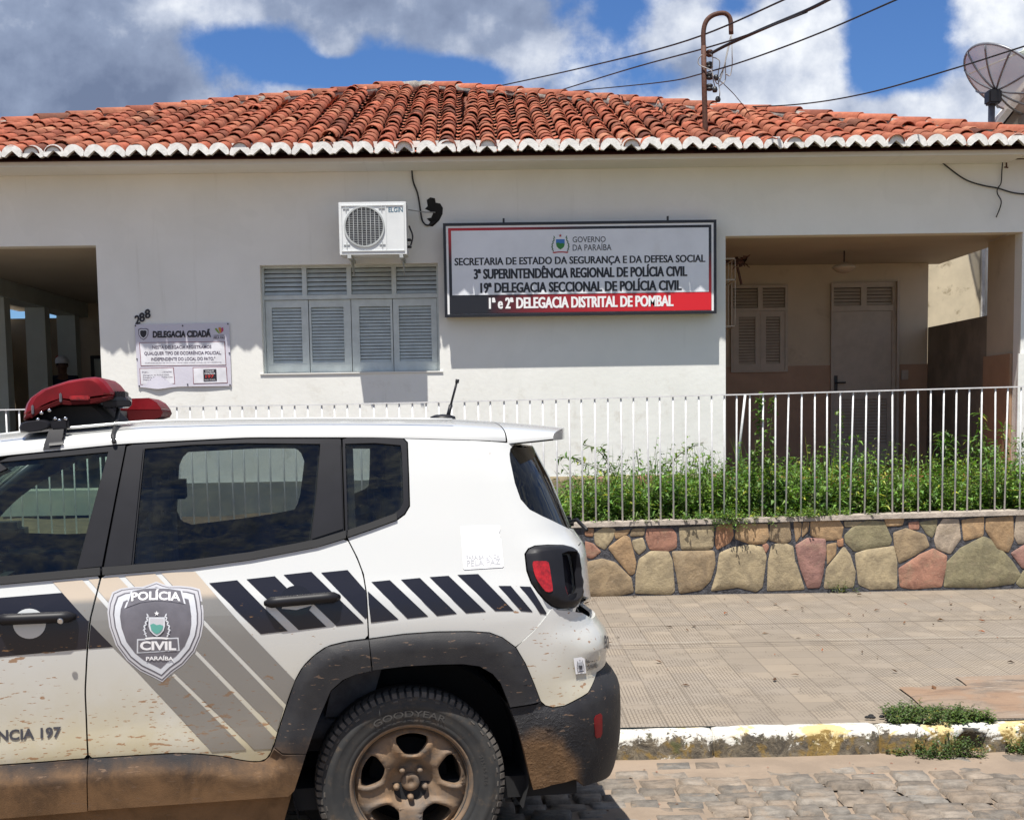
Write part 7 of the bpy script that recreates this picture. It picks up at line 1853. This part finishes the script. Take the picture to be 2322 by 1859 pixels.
sprig('tall_weed', 'bushy weed cut by the right edge of the photo behind the last bars', 'plant', [([(2290, 1130), (2285, 1050), (2275, 990), (2280, 955)], 12.1, .085, .024, 70), ([(2315, 1120), (2312, 1040), (2318, 980)], 12.1, .085, .024, 70), ([(2340, 1120), (2338, 1040), (2345, 990)], 12.1, .085, .024, 70), ([(2265, 1110), (2262, 1050), (2266, 1010)], 12.1, .08, .024, 46)])
# weeds of the pavement and the kerb
def tuft(name, label, fn, n, L, Wd, hmin, hmax, m='small_leaf', lean=.8):
    mb = MB()
    for i in range(n):
        p = fn()
        stem_plant(mb, p, rs.uniform(hmin, hmax), rs.randint(5, 9), L, Wd, lean, .0013)
    return tag(mb.build(name, [MATS[m], MATS['stem']], None, fixn=False), label, 'weed', 'weed tufts along the kerb')
ca, cb = atz(2030, 1640, .1), atz(2252, 1636, .1)
def f1():
    u_ = rs.random(); x = ca.x + (cb.x - ca.x) * u_; w = .30 * math.sin(math.pi * min(1, u_ * .8 + .16)) + .03
    return Vector((x, YK + .06 + w * rs.random() + .03 * math.sin(u_ * 9), .09))
tuft('weed_tuft', 'low mat of small green weeds on the pavement just behind the kerb', f1, 420, .026, .016, .025, .085)
k0, k1 = at(2070, 1720, YK).x, at(2212, 1720, YK).x
def f2():
    x = rs.uniform(k0, k1); return Vector((x, YK + rs.uniform(-.14, .01), -.05 + (.06 * rs.random() if rs.random() < .3 else 0)))
tuft('weed_tuft', 'straggly weeds at the foot of the kerb below the broken hole', f2, 130, .022, .013, .03, .12, lean=.5)
k2 = at(2318, 1720, YK).x
tuft('weed_tuft', 'small weed clump at the foot of the kerb at the right edge of the photo', lambda: Vector((k2 + rs.gauss(.02, .05), YK + rs.uniform(-.10, .0), -.05)), 60, .024, .014, .05, .16, lean=.4)
k3 = at(2040, 1715, YK).x
tuft('weed_tuft', 'tiny lone weed sprout at the foot of the kerb left of the larger weeds', lambda: Vector((k3 + rs.gauss(0, .02), YK + rs.uniform(-.05, .0), -.05)), 14, .020, .012, .03, .07, lean=.5)
s0 = at(1905, 1335, YW)
tuft('weed_tuft', 'small green sprout at the foot of the stone wall', lambda: Vector((s0.x + rs.gauss(0, .05), YW - rs.uniform(.01, .05), .2)), 12, .035, .014, .05, .14, lean=.5)
# dry leaves and scraps on the pavement
leafmat('dry_leaf', (.13, .065, .03), (.19, .09, .04))
mb = MB(); mb.smooth = False
for i in range(210):
    x = rs.uniform(.4, 5.2); y = YK + .2 + 4.1 * (rs.random() ** .55) if rs.random() < .8 else rs.uniform(6.8, 10.9)
    y = min(y, 10.96); s_ = rs.choice([.006, .008, .010, .012, .015, .020, .026]); mb.col = rs.choice([(1, 1, 1.01), (.45, .42, .4), (.3, .28, .25), (.7, .6, .5), (1.9, 1.0, .5), (.5, .5, .5)])
    a_ = rs.uniform(0, 6.28); d = Vector((math.cos(a_), math.sin(a_), rs.uniform(0, .25))); leaf(mb, Vector((x, y, walk_z(y) + .008)), d, Vector((0, 0, 1)), s_ * 2.2, s_ * rs.uniform(.5, 1.1), rs.uniform(.1, .5), rs.uniform(-.3, .3))
for i in range(70):
    x = rs.uniform(.3, 3.2); y = rs.uniform(5.6, 6.62); s_ = rs.choice([.006, .008, .010]); mb.col = rs.choice([(.5, .45, .4), (.9, .8, .7), (1.8, .7, .4)]); a_ = rs.uniform(0, 6.28)
    leaf(mb, Vector((x, y, street_z(y) + dust_h(x, y) + .004)), Vector((math.cos(a_), math.sin(a_), .1)), Vector((0, 0, 1)), s_ * 2.2, s_, .3, .1)
setting(mb.build('leaf_litter', MATS['dry_leaf'], None, fixn=False), 'dry brown leaves and crumbs scattered over the pavement', 'leaf litter', 'stuff')
mb = MB()
for i in range(9):
    p = atz(*Z2(610 + rs.uniform(0, 260), 1255 + rs.uniform(0, 40)), .1); p.z = walk_z(p.y) + .012; mb.lathe([(0, -.008), (.011, -.004), (.013, .003), (.007, .010), (0, .012)], Matrix.Translation(p) @ Matrix.Diagonal((1.2, .8, .8, 1)), 7)
setting(mb.build('dark_pebbles', MATS['car_dark'], None), 'few dark crumbs on the pavement left of the low weeds', 'pebbles', 'stuff')
# shrub beyond the veranda at the left edge
mb = MB(); c0 = at(-6, 850, 22.4)
mb.cur = 1; mb.col = (1, 1, 1.01); mb.tube([(c0.x, 22.4, .15), (c0.x, 22.4, c0.z)], .03, 6)
mb.cur = 0
for i in range(700):
    v = rv(); p = Vector((c0.x + v.x * .28 * rs.random() ** .4, 22.4 + v.y * .28, c0.z + v.z * .62 * rs.random() ** .4)); mb.col = ltint(); leaf(mb, p, rv(), Vector((0, 0, 1)), .09, .04)
tag(mb.build('shrub', LM, None, fixn=False), 'green shrub peeping past the veranda column at the left edge', 'shrub')

# ================================================================== man in the veranda
pc = at(141, 832, 20.0)                                       # middle of the head
px0, py0 = pc.x, 20.0
man = empty('person', (px0, py0, ZF), 'man in pale cap and dark blue shirt standing in the left veranda', 'person', rotz=R_(20))
HS = pc.z + .10 - ZF                                          # standing height
mat('skin', (.14, .07, .045), .55); mat('shirt_navy', (.022, .03, .06), .85, var=.15, vs=12, bump=.3, bs=25, bd=.01); mat('trousers', (.035, .035, .04), .9); mat('cap_cloth', (.80, .81, .84), .8); mat('shoe', (.02, .018, .016), .5); mat('hair', (.012, .010, .009), .8)
def skinned(name, verts, edges, radii, m, parent, root=0, sub=2):
    me = bpy.data.meshes.new(name); me.from_pydata(verts, edges, []); o = bpy.data.objects.new(name, me); COL.objects.link(o)
    md = o.modifiers.new('skin', 'SKIN'); md.use_smooth_shade = True
    for i, r in enumerate(radii):
        sv_ = me.skin_vertices[0].data[i]; sv_.radius = r if isinstance(r, tuple) else (r, r); sv_.use_root = (i == root)
    o.modifiers.new('subdivision', 'SUBSURF').levels = sub; o.modifiers['subdivision'].render_levels = sub
    bpy.context.view_layer.update(); dg = bpy.context.evaluated_depsgraph_get(); me2 = bpy.data.meshes.new_from_object(o.evaluated_get(dg)); o.modifiers.clear(); o.data = me2; me2.materials.clear(); me2.materials.append(m)
    me2.polygons.foreach_set('use_smooth', [True] * len(me2.polygons)); o.parent = parent; return o
k = HS / 1.72
B = [(0, 0, .95), (0, .0, 1.10), (0, -.01, 1.28), (0, 0, 1.42), (0, .01, 1.50), (0, -.01, 1.57), (0, -.015, 1.65), (0, -.01, 1.70),
     (.17, .01, 1.42), (.22, .02, 1.14), (.20, -.10, .92), (.19, -.14, .84), (-.17, .01, 1.42), (-.22, .02, 1.14), (-.20, -.10, .92), (-.19, -.14, .84),
     (.09, 0, .90), (.10, -.01, .50), (.10, .02, .09), (.11, -.12, .04), (-.09, 0, .90), (-.10, -.01, .50), (-.10, .02, .09), (-.11, -.12, .04)]
E_ = [(0, 1), (1, 2), (2, 3), (3, 4), (4, 5), (5, 6), (6, 7), (3, 8), (8, 9), (9, 10), (10, 11), (3, 12), (12, 13), (13, 14), (14, 15), (0, 16), (16, 17), (17, 18), (18, 19), (0, 20), (20, 21), (21, 22), (22, 23)]
Rr = [(.13, .10), (.125, .095), (.14, .10), (.12, .08), (.052, .052), (.07, .082), (.078, .095), (.062, .075), .058, .044, .034, .030, .058, .044, .034, .030, .085, .06, .045, .035, .085, .06, .045, .035]
# five bent fingers and a thumb-side branch on each hand
for hs, wv in ((1, 11), (-1, 15)):
    for j in range(5):
        bx = B[wv][0] + hs * (-.028 + .014 * j); th = j == 0
        a_ = (bx - hs * (.018 if th else 0), B[wv][1] - .03, B[wv][2] - (.02 if th else .045)); b_ = (a_[0] - hs * (.012 if th else 0), a_[1] - .02, a_[2] - (.022 if th else .03)); c_ = (b_[0], b_[1] - .006, b_[2] - (.016 if th else .024))
        i0 = len(B); B += [a_, b_, c_]; E_ += [(wv, i0), (i0, i0 + 1), (i0 + 1, i0 + 2)]; Rr += [.010, .009, .0075]
SCL = lambda P: [(x * k, y * k, z * k) for x, y, z in P]
body_ = skinned('body', SCL(B), E_, Rr, MATS['skin'], man)
mb = MB(); mb.smooth = True                                   # face: nose, brow, ears
hz = 1.645 * k
mb.lathe([(.0, .03), (.010, .012), (.014, 0), (.008, -.01), (0, -.012)], Matrix.Translation((0, -.115 * k, hz - .015)), 10)
for s_ in (-1, 1): mb.lathe([(0, .03), (.012, .02), (.014, -.01), (0, -.03)], Matrix.Translation((s_ * .078 * k, .0, hz - .01)), 8)
mb.build('nose_and_ears', MATS['skin'], man, local=True)
for s_ in (-1, 1):
    mb = MB(); mb.smooth = True; mb.lathe([(0, .008), (.010, 0), (0, -.008)], Matrix.Translation((s_ * .032 * k, -.098 * k, hz + .012)), 8); mb.build('eye', MATS['hair'], man, local=True)
mb = MB(); mb.tube([(-.022, -.103 * k, hz - .055), (0, -.108 * k, hz - .056), (.022, -.103 * k, hz - .055)], .004, 6); mb.build('mouth', MATS['hair'], man, local=True)
skinned('shirt', SCL([(0, 0, .93), (0, 0, 1.10), (0, -.01, 1.28), (0, 0, 1.43), (.175, .01, 1.425), (.225, .02, 1.20), (-.175, .01, 1.425), (-.225, .02, 1.20), (0, 0, 1.475)]), [(0, 1), (1, 2), (2, 3), (3, 4), (4, 5), (3, 6), (6, 7), (3, 8)], [(.155, .12), (.15, .115), (.165, .12), (.14, .10), .078, .068, .078, .068, (.07, .065)], MATS['shirt_navy'], man)
skinned('trousers', SCL([(0, 0, .97), (.09, 0, .88), (.10, -.01, .50), (.10, .02, .08), (-.09, 0, .88), (-.10, -.01, .50), (-.10, .02, .08)]), [(0, 1), (1, 2), (2, 3), (0, 4), (4, 5), (5, 6)], [(.15, .115), .105, .08, .068, .105, .08, .068], MATS['trousers'], man)
for s_ in (-1, 1):
    mb = MB(); mb.smooth = True; mb.bbox((s_ * .105 * k - .05, -.19, 0), (s_ * .105 * k + .05, .08, .085), .03); mb.build('shoe', MATS['shoe'], man, local=True)
mb = MB(); mb.smooth = True; T_ = Matrix.Translation((0, -.01 * k, 1.675 * k)) @ Matrix.Diagonal((.92, 1.12, 1, 1))
mb.lathe([(.100, -.01), (.102, .03), (.092, .065), (.06, .090), (.02, .098), (0, .100)], T_, 20)
mb.add([(-.075, -.10, 1.672 * k), (-.05, -.175, 1.662 * k), (0, -.195, 1.660 * k), (.05, -.175, 1.662 * k), (.075, -.10, 1.672 * k), (0, -.09, 1.680 * k)], [(0, 1, 2, 5), (5, 2, 3, 4)])
mb.build('cap', MATS['cap_cloth'], man, local=True)
mb = MB(); mb.smooth = True; mb.lathe([(.088, -.02), (.092, .0), (.086, .02)], Matrix.Translation((0, .012, 1.655 * k)) @ Matrix.Diagonal((.9, 1.1, 1, 1)), 20); mb.build('hair', MATS['hair'], man, local=True)
